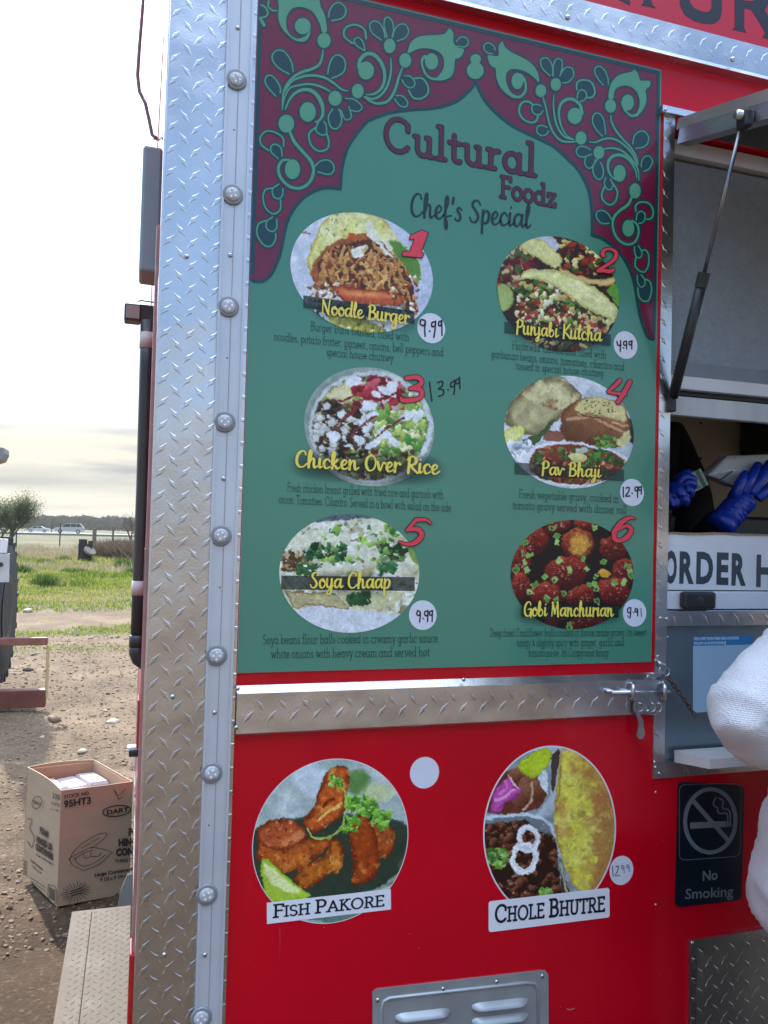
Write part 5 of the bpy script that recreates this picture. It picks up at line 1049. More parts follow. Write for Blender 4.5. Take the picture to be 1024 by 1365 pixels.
def p8(X, Y):
    p = Paint(X, Y, '7e8c94'); A = np.ones(len(X)); p.mottle(A, 'aebcc6', 60, .5, .2, 3)
    p.poly([(60, 60), (480, 60), (490, 200), (480, 340), (400, 440), (100, 450)], '8b98a2', 6); p.poly([(330, 60), (560, 60), (520, 400), (470, 430), (400, 455), (480, 350), (490, 200), (440, 120)], 'b3c2cc', 5, tex=.06)
    p.poly([(110, 440), (180, 270), (270, 190), (380, 220), (450, 300), (460, 360), (400, 420), (250, 450), (150, 440)], '6a3424', 4, tex=.3, ts=14)
    for (x, y, r, q) in ((310, 230, 60, 45), (370, 300, 66, 80), (330, 350, 60, 70), (400, 320, 50, 70)): p.ell(x, y, r, q, 20, '7a4630', 4, hi='a87458', lo='3c1a10', tex=.2); 
    p.line([(330, 420), (370, 380), (385, 330), (375, 270)], 6, 'c9a08a', 4)
    p.poly([(150, 430), (150, 370), (190, 290), (250, 240), (290, 300), (325, 290), (310, 330), (260, 370), (220, 400), (200, 440)], 'c254a8', 4, edge='8c2f7c', ew=14); p.line([(170, 370), (220, 350), (280, 310)], 8, 'e59ad4', 4); p.line([(200, 330), (240, 290), (230, 260)], 7, 'de84ca', 4); p.line([(250, 230), (275, 270), (300, 300)], 5, 'e8b8c0', 3); p.line([(190, 420), (230, 380), (300, 350)], 6, '9a3a8a', 4)
    p.poly([(300, 180), (330, 140), (420, 80), (490, 85), (480, 160), (440, 210), (380, 240), (330, 220)], 'b6cc2c', 3, edge='93ac1c', ew=10, tex=.08); p.poly([(410, 240), (460, 200), (470, 330), (440, 300)], 'd3dde4', 4)
    p.poly([(60, 470), (300, 460), (440, 480), (510, 560), (520, 620), (550, 900), (560, 1100), (60, 1100)], '6f7c84', 5); p.line([(110, 470), (250, 455), (380, 455), (480, 500), (510, 580)], 9, 'c9d8e2', 5); p.poly([(60, 520), (110, 500), (300, 490), (340, 480), (430, 550), (510, 590), (530, 760), (560, 1000), (560, 1100), (60, 1100)], '2e1a12', 5)
    M = p.mpoly([(60, 520), (110, 500), (300, 490), (430, 560), (510, 590), (530, 760), (560, 1000), (560, 1100), (60, 1100)])[0]; R = random.Random(7)
    for i in range(150):
        x, y = R.uniform(110, 550), R.uniform(500, 960); r = R.uniform(16, 30)
        m, u, v = p.mell(x, y, r, r*R.uniform(.8, 1.2), R.uniform(0, 90), 3); g = np.clip(.5-.6*u-.6*v, 0, 1)[:, None]
        p.lay(m*M, hexc('2c140c')*(1-g)+hexc(R.choice(['8a5238', '7a4630', '6a3a28', '96604a']))*g)
        if R.random() < .5: p.ell(x-r*.3, y-r*.35, 4, 3, 0, 'd2b4a4', 3)
    def ring(cx, cy, rx, ry, w):
        d = np.sqrt(((X-cx)/rx)**2+((Y-cy)/ry)**2); m = np.clip((w-np.abs(d-1)*min(rx, ry))/2+.5, 0, 1); p.lay(m, 'd9dee4'); p.lay(np.clip((w*.4-np.abs(d-1.06)*min(rx, ry))/2+.5, 0, 1), 'f0f2f6')
    ring(362, 590, 52, 66, 14); ring(337, 700, 64, 78, 16)
    p.specks(70, (130, 650, 240, 750), ['7fb04c', '9cc46c', '5f9040', '3c6a2c'], 6, 18, 3, asp=.4); p.specks(30, (430, 870, 490, 925), ['6a9a3c', '8fb85c'], 6, 18, 4)
    p.poly([(490, 110), (540, 90), (520, 250), (500, 330)], '4a3a34', 4); p.poly([(540, 700), (600, 900), (650, 960), (560, 1000), (545, 800)], '4a3220', 5); p.line([(545, 730), (570, 860), (590, 930)], 7, 'a9b08c', 4)
    P = [(545, 90), (610, 85), (700, 150), (790, 240), (850, 400), (860, 560), (820, 740), (740, 880), (650, 890), (590, 800), (540, 660), (510, 500), (515, 330), (530, 250)]
    m = p.poly(P, 'd8d052', 4, tex=.08, ts=40, edge='b3953c', ew=16)
    p.mottle(m, 'b98244', 110, .50, .16, 2, .75); p.mottle(m, 'e3df74', 80, .5, .2, 4, .7); p.mottle(m, '94602f', 26, .62, .12, 6, .4); p.mottle(m*np.clip((X-640)/120, 0, 1), 'ac7440', 50, .42, .12, 9, .8); p.mottle(m, 'f0e8a0', 14, .66, .1, 12, .3); p.line([(520, 380), (540, 300), (545, 180)], 4, '9a8a3c', 4)
    return p
dish('dish_picture', board, (370, 270, 4.096), 482.2, 363.5, 95, 79.5, p1, YB-2*LAY, 'round photo of a bun overflowing with brown noodles')
dish('dish_picture', board, (640, 300, 4.452), 744, 392, 81.5, 76.5, p2, YB-2*LAY, 'round photo of stuffed folded flatbread')
dish('dish_picture', board, (360, 480, 3.938), 492.3, 569, 86.7, 79.3, p3, YB-2*LAY, 'round photo of a bowl of chicken over rice')
dish('dish_picture', board, (650, 490, 4.452), 758.5, 576, 86.5, 75, p4, YB-2*LAY, 'round photo of bread rolls with red gravy')
dish('dish_picture', board, (330, 670, 3.657), 465.7, 764.5, 93.4, 79, p5, YB-2*LAY, 'round photo of creamy white soya pieces', topcut=681)
dish('dish_picture', board, (640, 680, 4.267), 762.8, 766, 82, 72.8, p6, YB-2*LAY, 'round photo of glossy red fried balls with green onion')
# translucent name bands and soft dark glows
def veil(name, grid, alpha, col):
    m = bpy.data.materials.new(name); m.use_nodes = True; n, l = m.node_tree.nodes, m.node_tree.links; b = n['Principled BSDF']
    b.inputs['Base Color'].default_value = tuple(s2l(col)*.7)+(1,); b.inputs['Roughness'].default_value = .3
    a = n.new('ShaderNodeVertexColor'); a.layer_name = 'Col'; l.new(a.outputs[0], b.inputs['Alpha']); return m
VEIL = veil('print_shadow', None, None, '12302c')
BANDM = veil('name_band', None, None, '2c4440')
def soft_patch(name, m, fn, cx, cy, w, h, sh, nx=36, ny=18, y=YB-3*LAY):
    u, v = np.meshgrid(np.linspace(-1, 1, nx), np.linspace(-1, 1, ny), indexing='ij'); u, v = u.ravel(), v.ravel(); a = fn(u, v)
    px = cx+u*w; py = cy+v*h+u*w*sh
    f = [(i*ny+j, (i+1)*ny+j, (i+1)*ny+j+1, i*ny+j+1) for i in range(nx-1) for j in range(ny-1)]
    add(name, W(px, py, y), f, m, board, cols=np.stack([a, a, a], 1))
gau = lambda k: (lambda u, v: k*np.clip(1-np.sqrt(np.clip(np.abs(u), 0, 1)**4+v**2), 0, 1)**.8*np.clip((1-np.abs(u))*5, 0, 1))
cst = lambda k: (lambda u, v: np.full(len(u), k))
soft_patch('name_band', BANDM, cst(.72), 478.5, 412.5, 74, 8.2, .145, 2, 2); soft_patch('name_band', BANDM, cst(.62), 743.5, 445, 71, 7.8, .12, 2, 2)
soft_patch('name_band', BANDM, cst(.6), 759, 629, 73, 8, .065, 2, 2); soft_patch('name_band', BANDM, cst(.72), 464, 777.5, 89, 9.3, .012, 2, 2); soft_patch('name_band', BANDM, cst(.85), 760, 815.5, 65, 7.5, .0, 2, 2)
for (cx, cy, w, h, sh, k) in ((488, 420, 78, 19, .12, .55), (748, 447, 74, 19, .1, .5), (490, 622, 112, 24, .04, .85), (762, 628, 60, 18, .05, .4), (467, 778, 66, 18, .01, .45), (758, 817, 78, 19, 0, .75)):
    soft_patch('name_shadow', VEIL, gau(k), cx, cy, w, h, sh, y=YB-4*LAY)
for s_, a, b, h, r in (('Noodle Burger', (429, 418), (546, 432), 11.2, .085), ('Punjabi Kulcha', (688, 444.5), (802, 455), 10.8, .085), ('Chicken Over Rice', (394, 622), (585, 632), 12.4, .09), ('Pav Bhaji', (722, 632.5), (801, 636.5), 10.4, .085), ('Soya Chaap', (413.5, 783.5), (521, 784), 11.8, .085), ('Gobi Manchurian', (698.5, 821), (818, 821.5), 10.8, .09)):
    tri3('dish_name', text_tri('scr', s_, a, b, h, h, r+.022, space=.6), YB-6*LAY, YEL, board)
DESC = [('Burger buns toasted, filled with', (414, 440), (545.5, 454.3), 6.6), ('noodles, potato fritter, paneer, onions, bell peppers and', (365.5, 453), (591.5, 474.6), 6.6), ('special house chutney.', (435.4, 474), (526.5, 482), 6.6),
 ('Flatbread toasted and filled with', (682.7, 465), (808.5, 478), 6.2), ('garbanzo beans, onions, tomatoes, cilantro and', (655, 476.2), (832.5, 493.7), 6.2), ('tossed in special house chutney', (688, 492), (805, 502), 6.2),
 ('Fresh chicken breast grilled with fried rice and garnish with', (383, 655), (591.5, 664.8), 6.8), ('onion. Tomatoes. Cilantro. Served in a bowl with salad on the side', (372, 670.5), (601.5, 681.8), 6.8),
 ('Fresh vegetable gravy, cooked in', (692, 663.5), (825, 669.8), 6.4), ('tomato gravy served with dinner roll', (683.5, 678), (835.5, 685), 6.4),
 ('Soya beans flour balls cooked in creamy garlic sauce,', (350.5, 858.5), (586, 856), 7.2), ('white onions with heavy cream and served hot', (361.5, 877.2), (573, 874.5), 7.2),
 ('Deep fried Cauliflower balls cooked in house made gravy, its sweet', (653, 848.5), (862, 847.3), 6.2), ('tangy & slightly spicy with ginger, garlic and', (689, 861.5), (832, 860.6), 6.2), ('tomato paste. Its Crispy and tangy', (704.5, 875), (811.5, 874.6), 6.2)]
for s_, a, b, h in DESC: tri3('description', text_tri('slab', s_, a, b, h, h, .056, space=.5, gap=.10), YB-4*LAY, INK, board)
def numeral(strokes, crop, poly=None):
    g = []; o = []
    for P in strokes:
        Q = cz(*crop, P); q = catmull([a[:2] for a in Q], 4); R = np.interp(np.linspace(0, len(Q)-1, len(q)), range(len(Q)), [a[2] for a in Q]); g += caps(q, R*.88, 10); o += caps(q, R*.88+1.1, 10)
    if poly:
        P = [a[:2] for a in cz(*crop, poly)]; g.append(P); o += caps(P+[P[0]], 1.1, 8); o.append(P)
    flat('numeral_outline', o, NOUT, YB-6.5*LAY, board); flat('numeral', g, NRED, YB-7.5*LAY, board)
numeral([], (370, 270, 4.096), [(790, 152), (822, 165), (782, 272), (800, 277), (788, 300), (680, 289), (688, 268), (722, 268), (750, 197), (722, 202), (728, 178)])
numeral([[(195, 325, 24), (188, 295, 22), (215, 262, 16), (270, 255, 15), (320, 280, 20), (335, 325, 24), (300, 380, 22), (230, 430, 18), (150, 480, 20)], [(140, 490, 20), (200, 488, 20), (260, 496, 24), (300, 485, 18), (300, 470, 12)]], D_)
numeral([[(715, 95, 11), (770, 90, 13), (795, 108, 13), (785, 132, 13), (735, 150, 9)], [(745, 150, 9), (790, 155, 12), (797, 185, 13), (765, 207, 13), (700, 212, 13), (688, 200, 9)]], (360, 480, 3.938))
numeral([[(785, 78, 14), (750, 112, 12), (715, 142, 8)], [(718, 146, 9), (770, 154, 10), (820, 158, 9)], [(846, 84, 14), (815, 140, 15), (775, 205, 15)]], (650, 490, 4.452))
numeral([[(893, 100, 5), (870, 84, 8), (822, 84, 10)], [(822, 84, 9), (780, 134, 9)], [(785, 132, 8), (830, 130, 13), (850, 158, 14), (822, 192, 13), (780, 203, 10), (742, 192, 5)]], (330, 670, 3.657))
numeral([[(882, 48, 4), (845, 45, 11), (800, 75, 16), (765, 125, 17), (768, 165, 14), (800, 172, 12), (840, 150, 16), (860, 112, 14), (835, 88, 10), (790, 108, 9)]], (640, 680, 4.267))
PENB = pm('marker_black', '14181c', .5, .8); PENF = pm('marker_faded', '8a8c9a', .5, .8)
def pen(polyl, parent, y, m=None, r=1.0, s=None):
    g = []
    for P in polyl:
        q = catmull(cz(*s, P), 4) if len(P) > 2 else cz(*s, P); g += caps(q, r, 6)
    flat('handwriting', g, m or PENB, y, parent)
pen([[(838, 115), (843, 160), (850, 215)], [(880, 118), (905, 112), (905, 135), (885, 150), (908, 155), (912, 178), (885, 190)], [(934, 155), (936, 156)], [(968, 110), (950, 120), (950, 140), (968, 135), (970, 105), (970, 150), (965, 180)], [(995, 95), (978, 105), (978, 122), (992, 120), (995, 90), (998, 150)]], board, YB-2*LAY, s=(360, 480, 3.938), r=1.05)

# ---------------------------------------------------------------- stickers
STW = pm('sticker_white', 'dcdfee', .35, .95, noise=.03, nscale=50)
def round_sticker(cx, cy, rx, ry, sh, y, label, strokes, crop, pm_=None, r=1.0, extra=None):
    t = thing('price_sticker', tuple(W(cx, cy, y)), label, 'sticker', 'round white price stickers')
    e = [(cx+rx*math.cos(a), cy+ry*math.sin(a)+rx*math.cos(a)*sh) for a in np.arange(40)*2*np.pi/40]
    mb = MB(); px_prism(mb, e, y-.0003, y-.00002); fixn(mb.build('disc', STW, t))
    if strokes: pen(strokes, t, y-.0007, pm_, r, crop)
    if extra: pen(extra, t, y-.0007, PENF, r, crop)
    return t
ys = YB-LAY
S4 = (410, 390, 5.12)
round_sticker(575, 437.5, 18.6, 20, .1, YB-.0003, 'round white sticker priced 9.99 beside the noodle burger', [[(800, 190), (775, 185), (770, 215), (795, 225), (805, 195), (800, 250), (803, 298)], [(832, 262), (836, 264)], [(872, 200), (850, 205), (850, 232), (872, 225), (874, 195), (870, 260), (862, 305)], [(915, 195), (897, 200), (897, 225), (912, 222), (916, 190), (918, 292)]], S4, r=1.15)
round_sticker(834, 460, 15.8, 18.4, .1, YB-.0003, 'round white sticker priced 4.99 beside the stuffed flatbread', [[(812, 690), (818, 712), (838, 712)], [(835, 685), (832, 750)], [(850, 728), (853, 730)], [(868, 688), (853, 694), (855, 712), (868, 710), (870, 690), (870, 735)], [(898, 688), (885, 694), (886, 710), (898, 708), (902, 686), (900, 735)]], (640, 300, 4.452), r=1.0)
S6 = (650, 490, 4.452)
round_sticker(842.7, 656.5, 15.8, 18.2, .04, YB-.0003, 'round white sticker priced 12.99 below the bread rolls', [[(805, 710), (806, 768)], [(822, 715), (840, 712), (838, 735), (820, 762), (845, 762)], [(857, 745), (860, 747)], [(890, 708), (876, 712), (878, 730), (890, 728), (892, 708), (890, 770)], [(912, 706), (898, 712), (900, 728), (912, 725), (914, 705), (912, 750)]], S6, r=1.0)
round_sticker(563.7, 820, 18.4, 19.8, .0, YB-.0003, 'round white sticker priced 9.99 beside the creamy soya dish', [[(842, 532), (830, 527), (826, 545), (838, 550), (843, 535), (842, 560), (839, 582)], [(856, 565), (859, 566)], [(878, 528), (865, 532), (866, 550), (878, 548), (880, 526), (878, 580)], [(900, 528), (888, 532), (889, 548), (900, 545), (902, 526), (900, 580)]], (330, 670, 3.657), r=1.0)
round_sticker(846, 817, 15.6, 18.4, .0, YB-.0003, 'round white sticker with faded 9.9 price beside the glossy red balls', [[(858, 555), (842, 558), (840, 580), (855, 582), (858, 560), (855, 610)], [(872, 580), (875, 582)], [(897, 564), (886, 560), (882, 574), (892, 580), (897, 566), (896, 602)]], (640, 680, 4.267), r=.9, extra=[[(915, 560), (918, 605)], [(840, 600), (850, 615)]])
round_sticker(566, 1030, 19.4, 21, -.07, -.0003, 'blank round white sticker above and right of the fried fish picture', None, None)
round_sticker(828.5, 1160.3, 15.8, 19.4, -.1, -.0003, 'round white sticker with faded 12.99 right of the puffed bread picture', [[(838, 745), (843, 805)], [(858, 748), (872, 745), (868, 770), (856, 800), (880, 796)]], (620, 980, 4.267), pm('marker_grey', '4a4c5c', .5, .8), .6, extra=[[(903, 744), (893, 741), (890, 755), (900, 760), (904, 746), (905, 785)], [(932, 740), (923, 738), (920, 752), (929, 756), (933, 742), (935, 776)]])
def food_sticker(crop, cx, cy, rx, ry, sh, painter, lab, words, p0, p1, h, label, rim, r):
    t = thing('dish_sticker', tuple(W(cx, cy+ry, -.0005)), label, 'sticker', 'round food stickers on the red panel')
    dish('dish_picture', t, crop, cx, cy, rx, ry, painter, -.0008, None, shear=sh, rim=rim)
    mb = MB(); px_prism(mb, lab, -.0012, -.0009); fixn(mb.build('name_strip', pm('strip_white', 'e6e9f2', .35, .95), t))
    sizes = [1.0 if (i == 0 or words[i-1] == ' ') else .82 for i in range(len(words))]
    tri3('name_lettering', text_tri('slab', words, p0, p1, h/1.75, h/1.75*1.02, r, space=.5, gap=.1, sizes=sizes), -.0016, pm('strip_ink', '14182c', .4, .8), t)
food_sticker((310, 980, 3.531), 440.3, 1121.3, 103, 108.5, -.1, p7, [(355.8, 1203.5), (521, 1185), (521.3, 1212.3), (356, 1231.8)], 'FISH PAKORE', (364.5, 1223), (512.5, 1207.3), 16.5, 'round fried fish picture labelled fish pakore on the red panel', 1.1, .13)
food_sticker((620, 980, 4.267), 732.7, 1108, 86.6, 112, -.05, p8, [(651.5, 1204), (653.5, 1201.5), (810.5, 1183.5), (812.5, 1185.5), (812.8, 1221), (811, 1223), (654, 1242.5), (651.5, 1240.5)], 'CHOLE BHUTRE', (660, 1229.5), (806.5, 1214), 22, 'oval chickpea and puffed bread picture labelled chole bhutre', 2.0, .15)

# no smoking sign
ns_ = thing('no_smoking_sign', tuple(W(945, 1205, -.002)), 'dark navy no smoking sign with grey pictogram on the red panel', 'sign')
yS = -.0022
NAVY = pm('sign_navy', '0a1f33', .3, .55, coat=.2); SGREY = pm('sign_grey', '7d8b96', .4, .7)
def rq(pts, r=9):     # rounded polygon in pixels
    o = []; n = len(pts)
    for i in range(n):
        p, a, b = np.array(pts[i], float), np.array(pts[i-1], float), np.array(pts[(i+1) % n], float)
        u = (a-p)/np.linalg.norm(a-p); v = (b-p)/np.linalg.norm(b-p)
        for t in (0, .25, .5, .75, 1): q = (p+u*r)*(1-t)**2+p*2*t*(1-t)+(p+v*r)*t*t; o.append(tuple(q))
    return o
mb = MB(); px_prism(mb, rq([(904.5, 1042), (992.5, 1047), (988.5, 1200), (900, 1210)], 8), yS, -.0001); fixn(mb.build('plate', NAVY, ns_))
S7 = (890, 1035, 7.58)
bd = rq([a[:2] for a in cz(*S7, [(118, 82), (745, 70), (735, 805), (118, 850)])], 9)
flat('border_line', caps(bd+[bd[0]], .35, 6), SGREY, yS-.0003, ns_)
g = []
el = ell(890+432/7.58, 1035+448/7.58, 255/7.58, 320/7.58, 44); g += caps([(x, y-(x-947)*.02) for x, y in el+[el[0]]], 2.75, 10)
g += caps([a[:2] for a in cz(*S7, [(262, 252), (605, 638)])], 3.1, 8)
g.append([a[:2] for a in cz(*S7, [(228, 466), (592, 450), (592, 510), (228, 530)])])
g.append([a[:2] for a in cz(*S7, [(598, 452), (618, 451), (618, 508), (598, 509)])]); g.append([a[:2] for a in cz(*S7, [(625, 451), (643, 450), (643, 507), (625, 508)])])
for P in ([(635, 440), (632, 370), (610, 335), (560, 325), (555, 290), (565, 260), (550, 235), (520, 225)], [(608, 440), (605, 385), (580, 370), (530, 375), (505, 350), (508, 320), (470, 295), (465, 255), (490, 215)]): g += caps(catmull([a[:2] for a in cz(*S7, P)], 4), .95, 8)
flat('pictogram', g, SGREY, yS-.0003, ns_)
tri3('lettering', bfont_tri('No', (936.8, 1174), (956.5, 1172), 13.5, .02), yS-.0003, SGREY, ns_)
tri3('lettering', bfont_tri('Smoking', (913.8, 1198.5), (977.3, 1194.5), 14.2, .008), yS-.0003, SGREY, ns_)

# blue and white sticker behind the chain (its code is left out)
bs_ = thing('info_sticker', tuple(W(950, 950, .0118)), 'pale blue sticker with a bright blue heading behind the customer', 'sticker')
mb = MB(); px_prism(mb, [(924, 848.5), (1004, 846.5), (1004, 946), (924, 950)], .0115, .0119); fixn(mb.build('sheet', pm('sheet_blue', 'a8cdea', .4, .8, noise=.03), bs_))
flat('heading_band', [[(924, 848.5), (1004, 846.5), (1004, 859), (924, 861)]], pm('band_blue', '2b86c4', .4, .8), .0112, bs_)
WI = pm('band_white', 'dcecf8', .4, .9)
tri3('lettering', bfont_tri('FOR LATEST FOOD ITEMS AND LOCATIONS', (925.5, 853.3), (985, 852.2), 3.6, .02), .0109, WI, bs_)
tri3('lettering', bfont_tri('FOLLOW US ON INSTAGRAM @', (925.5, 859.3), (968, 858.3), 3.6, .02), .0109, WI, bs_)

# black lock box on the ledge
kb = thing('key_box', tuple(W(930, 812, -.01)), 'small black rounded plastic box on the white ledge', 'box')
a = W(908.5, 788.5, -.006); b = W(951.5, 811.5, -.006)
fixn(MB().box(float(a[0]), float(b[0]), -.016, .0035, float(b[2]), float(a[2]), .0065).build('shell', BLACK, kb))
MB().lathe(W(934, 799.5, -.0155), (0, -1, 0), [(.0085, 0), (.008, .0012), (.006, .0008), (.004, .0016)], 20).build('dial', DARKM, kb, smooth=True)
MB().box(float(a[0])+.009, float(a[0])+.0105, -.0172, -.0155, float(b[2])+.004, float(a[2])-.004).build('groove', DARKM, kb)
# ---------------------------------------------------------------- ground and land
def gnoise(x, y, sc, s, o=4): return fbm(np.asarray(x, float)+500, np.asarray(y, float)+500, sc, s, o)-.5
def gheight(x, y):
    r = np.hypot(x, y); near = np.clip(1-(r-30)/30, 0, 1)
    h = near*(gnoise(x, y, 1.1, 3)*.09+gnoise(x, y, .28, 9)*.06+gnoise(x, y, .09, 15, 3)*.028*np.clip(1-r/9, 0, 1))
    h += np.clip((y-9)/10, 0, 1)*gnoise(x, y, 7, 21)*.35*np.clip(1-(y-60)/30, 0, 1)
    return h*np.clip((r-.0)/.4, 0, 1)
def spaced(lo, hi, d0, g):
    o = [0.0]; d = d0
    while o[-1] < hi: o.append(o[-1]+d); d *= g
    n = [0.0]; d = d0
    while n[-1] > lo: n.append(n[-1]-d); d *= g
    return np.array(n[1:][::-1]+o)
gx = spaced(-2500, 2500, .035, 1.035)-.8; gy = spaced(-2500, 3500, .035, 1.03)+3.0
GX, GY = np.meshgrid(gx, gy, indexing='ij'); GZ = gheight(GX, GY)
ny = len(gy); I, J = np.meshgrid(np.arange(len(gx)-1), np.arange(ny-1), indexing='ij'); b = (I*ny+J).ravel()
gm_ = bpy.data.materials.new('dirt_and_field'); gm_.use_nodes = True
n, l = gm_.node_tree.nodes, gm_.node_tree.links; pb = n['Principled BSDF']; pb.inputs['Roughness'].default_value = .9; pb.inputs['Specular IOR Level'].default_value = .25
tcn = n.new('ShaderNodeTexCoord')
def nzn(scale, detail=5, rough=.6, w=(1, 1, 1)):
    mp_ = n.new('ShaderNodeMapping'); mp_.inputs['Scale'].default_value = w; l.new(tcn.outputs['Object'], mp_.inputs[0])
    t = n.new('ShaderNodeTexNoise'); t.inputs['Scale'].default_value = scale; t.inputs['Detail'].default_value = detail; t.inputs['Roughness'].default_value = rough; l.new(mp_.outputs[0], t.inputs['Vector']); return t.outputs[0]
def ramp(src, a, b2, ca=(0, 0, 0, 1), cb=(1, 1, 1, 1)):
    r_ = n.new('ShaderNodeValToRGB'); e = r_.color_ramp.elements; e[0].position = a; e[1].position = b2; e[0].color = ca; e[1].color = cb; l.new(src, r_.inputs[0]); return r_.outputs[0]
def mixc(f, a, b2, mode='MIX'):
    m_ = n.new('ShaderNodeMixRGB'); m_.blend_type = mode
    for i, v in enumerate((f, a, b2)):
        if isinstance(v, (tuple, float, int)): m_.inputs[i].default_value = v
        else: l.new(v, m_.inputs[i])
    return m_.outputs[0]
c1 = ramp(nzn(1.3), .35, .65, (.115, .076, .045, 1), (.255, .180, .112, 1)); c2 = mixc(ramp(nzn(9, 6, .7), .35, .7), c1, (.11, .075, .05, 1)); c2 = mixc(.5, c1, c2)
c2 = mixc(ramp(nzn(45, 4), .55, .72), c2, (.36, .27, .185, 1))
va = n.new('ShaderNodeVertexColor'); va.layer_name = 'Col'
gc = ramp(nzn(3, 6), .35, .65, (.035, .048, .014, 1), (.10, .105, .04, 1))
vs_ = n.new('ShaderNodeSeparateColor'); l.new(va.outputs[0], vs_.inputs[0])
c2 = mixc(vs_.outputs[1], c2, mixc(1.0, c2, (.55, .52, .50, 1), 'MULTIPLY'))   # soil colour multiplied darker around the truck
cc = mixc(vs_.outputs[0], c2, gc); l.new(cc, pb.inputs['Base Color'])
bmp = n.new('ShaderNodeBump'); bmp.inputs['Distance'].default_value = .02; bmp.inputs['Strength'].default_value = 1; l.new(nzn(14, 8, .75), bmp.inputs['Height'])
bm2 = n.new('ShaderNodeBump'); bm2.inputs['Distance'].default_value = .008; bm2.inputs['Strength'].default_value = 1; l.new(nzn(70, 6, .7), bm2.inputs['Height']); l.new(bmp.outputs[0], bm2.inputs['Normal']); l.new(bm2.outputs[0], pb.inputs['Normal'])
def grassy(x, y):               # how much grass grows at a place
    n1 = gnoise(x, y*2.2, 3.2, 31)+.5; n2 = gnoise(x, y, .9, 41)+.5
    band = np.clip((y-8.2)/2.0, 0, 1)*np.clip(1-np.exp(-np.clip(y-6, 0, 99)/4), 0, 1)
    full = np.clip((y-13.0)/1.0, 0, 1)
    patch = np.clip((n1*.65+n2*.35-.44)*12, 0, 1)
    return np.clip(np.maximum(band*patch, full*np.clip((n1-.36)*9, 0.45, 1)), 0, 1)*(y > 5)
gk = grassy(GX, GY).ravel()
soil_dk = (np.clip((3.3-GY+gnoise(GX, GY, .8, 91)*2.5)/1.2, 0, 1)*np.clip((GY+6)/3, 0, 1)*np.clip((6-np.abs(GX))/3, 0, 1)).ravel()  # mask for the darker soil tone near the truck, with a noisy edge
ground = add('ground', np.stack([GX.ravel(), GY.ravel(), GZ.ravel()], 1), np.stack([b, b+ny, b+ny+1, b+1], 1), gm_, smooth=True, cols=np.stack([gk, soil_dk, soil_dk], 1), kind='structure')
rz = .32
MB().box(-900, 900, 128, 139, rz-.6, rz).build('road', mat('asphalt', (.22, .22, .22), .7, noise=.08, nscale=.5), kind='structure')
MB().box(-900, 900, 129.2, 129.4, rz+.004, rz+.008).build('road_line', mat('road_line_paint', (.6, .6, .58), .6), kind='structure')

GR = mat('grass_blades', rough=.6, vcol=True, noise=0)
tb = GR.node_tree; pbn = tb.nodes['Principled BSDF']; trn = tb.nodes.new('ShaderNodeBsdfTranslucent'); mxs = tb.nodes.new('ShaderNodeMixShader'); mxs.inputs[0].default_value = .45
vc_ = tb.nodes.new('ShaderNodeVertexColor'); vc_.layer_name = 'Col'; tb.links.new(vc_.outputs[0], trn.inputs[0]); tb.links.new(pbn.outputs[0], mxs.inputs[1]); tb.links.new(trn.outputs[0], mxs.inputs[2]); tb.links.new(mxs.outputs[0], tb.nodes['Material Output'].inputs[0])
rng = np.random.default_rng(3)
def blades(name, x, y, h, w, col, lean=.5, kind='stuff', z=None):
    k = len(x); a = rng.uniform(0, 6.28, k); z0 = gheight(x, y)-.01 if z is None else z
    dx, dy = np.cos(a)*w, np.sin(a)*w; lx, ly = rng.normal(0, 1, k)*h*lean, rng.normal(0, 1, k)*h*lean
    V0 = np.stack([x-dx, y-dy, z0], 1); V1 = np.stack([x+dx, y+dy, z0], 1); V2 = np.stack([x+lx, y+ly, z0+h], 1)
    V = np.stack([V0, V1, V2], 1).reshape(-1, 3); f = np.arange(k*3).reshape(-1, 3); c = np.repeat(col, 3, axis=0)
    return add(name, V, f, GR, kind=kind, cols=c)
def fan(k, ylo, yhi, pxa=-40, pxb=225, pw_=1.0):   # random places on the ground behind a span of the view
    y = ylo+(yhi-ylo)*rng.random(k)**pw_; da, db = ray(pxa, 720), ray(pxb, 720)
    return (da[0]/da[1]+(db[0]/db[1]-da[0]/da[1])*rng.random(k))*(y+1.4), y
x, y = fan(90000, 7, 42, pw_=1.0); g = grassy(x, y); keep = rng.random(len(x)) < g*.95; x, y = x[keep], y[keep]; k = len(x)
tall = np.clip(gnoise(x, y, 2.2, 51)*5+.3, 0, 1)*np.clip((y-12)/6, 0, 1)
h = (.03+.03*rng.random(k)+.16*tall*rng.random(k))*(1+y*.012)
pal = np.array([[.16, .24, .02], [.24, .30, .03], [.09, .16, .02], [.38, .34, .12], [.28, .32, .05]])
ci = rng.integers(0, 5, k); ci = np.where((tall > .6) & (rng.random(k) < .6), 2, ci); ci = np.where((gnoise(x, y, 1.6, 61) > .07) & (rng.random(k) < .7), 3, ci)
blades('grass', x, y, h, .004+.0009*y*.6, pal[ci]*rng.uniform(.8, 1.2, (k, 1)), .45)
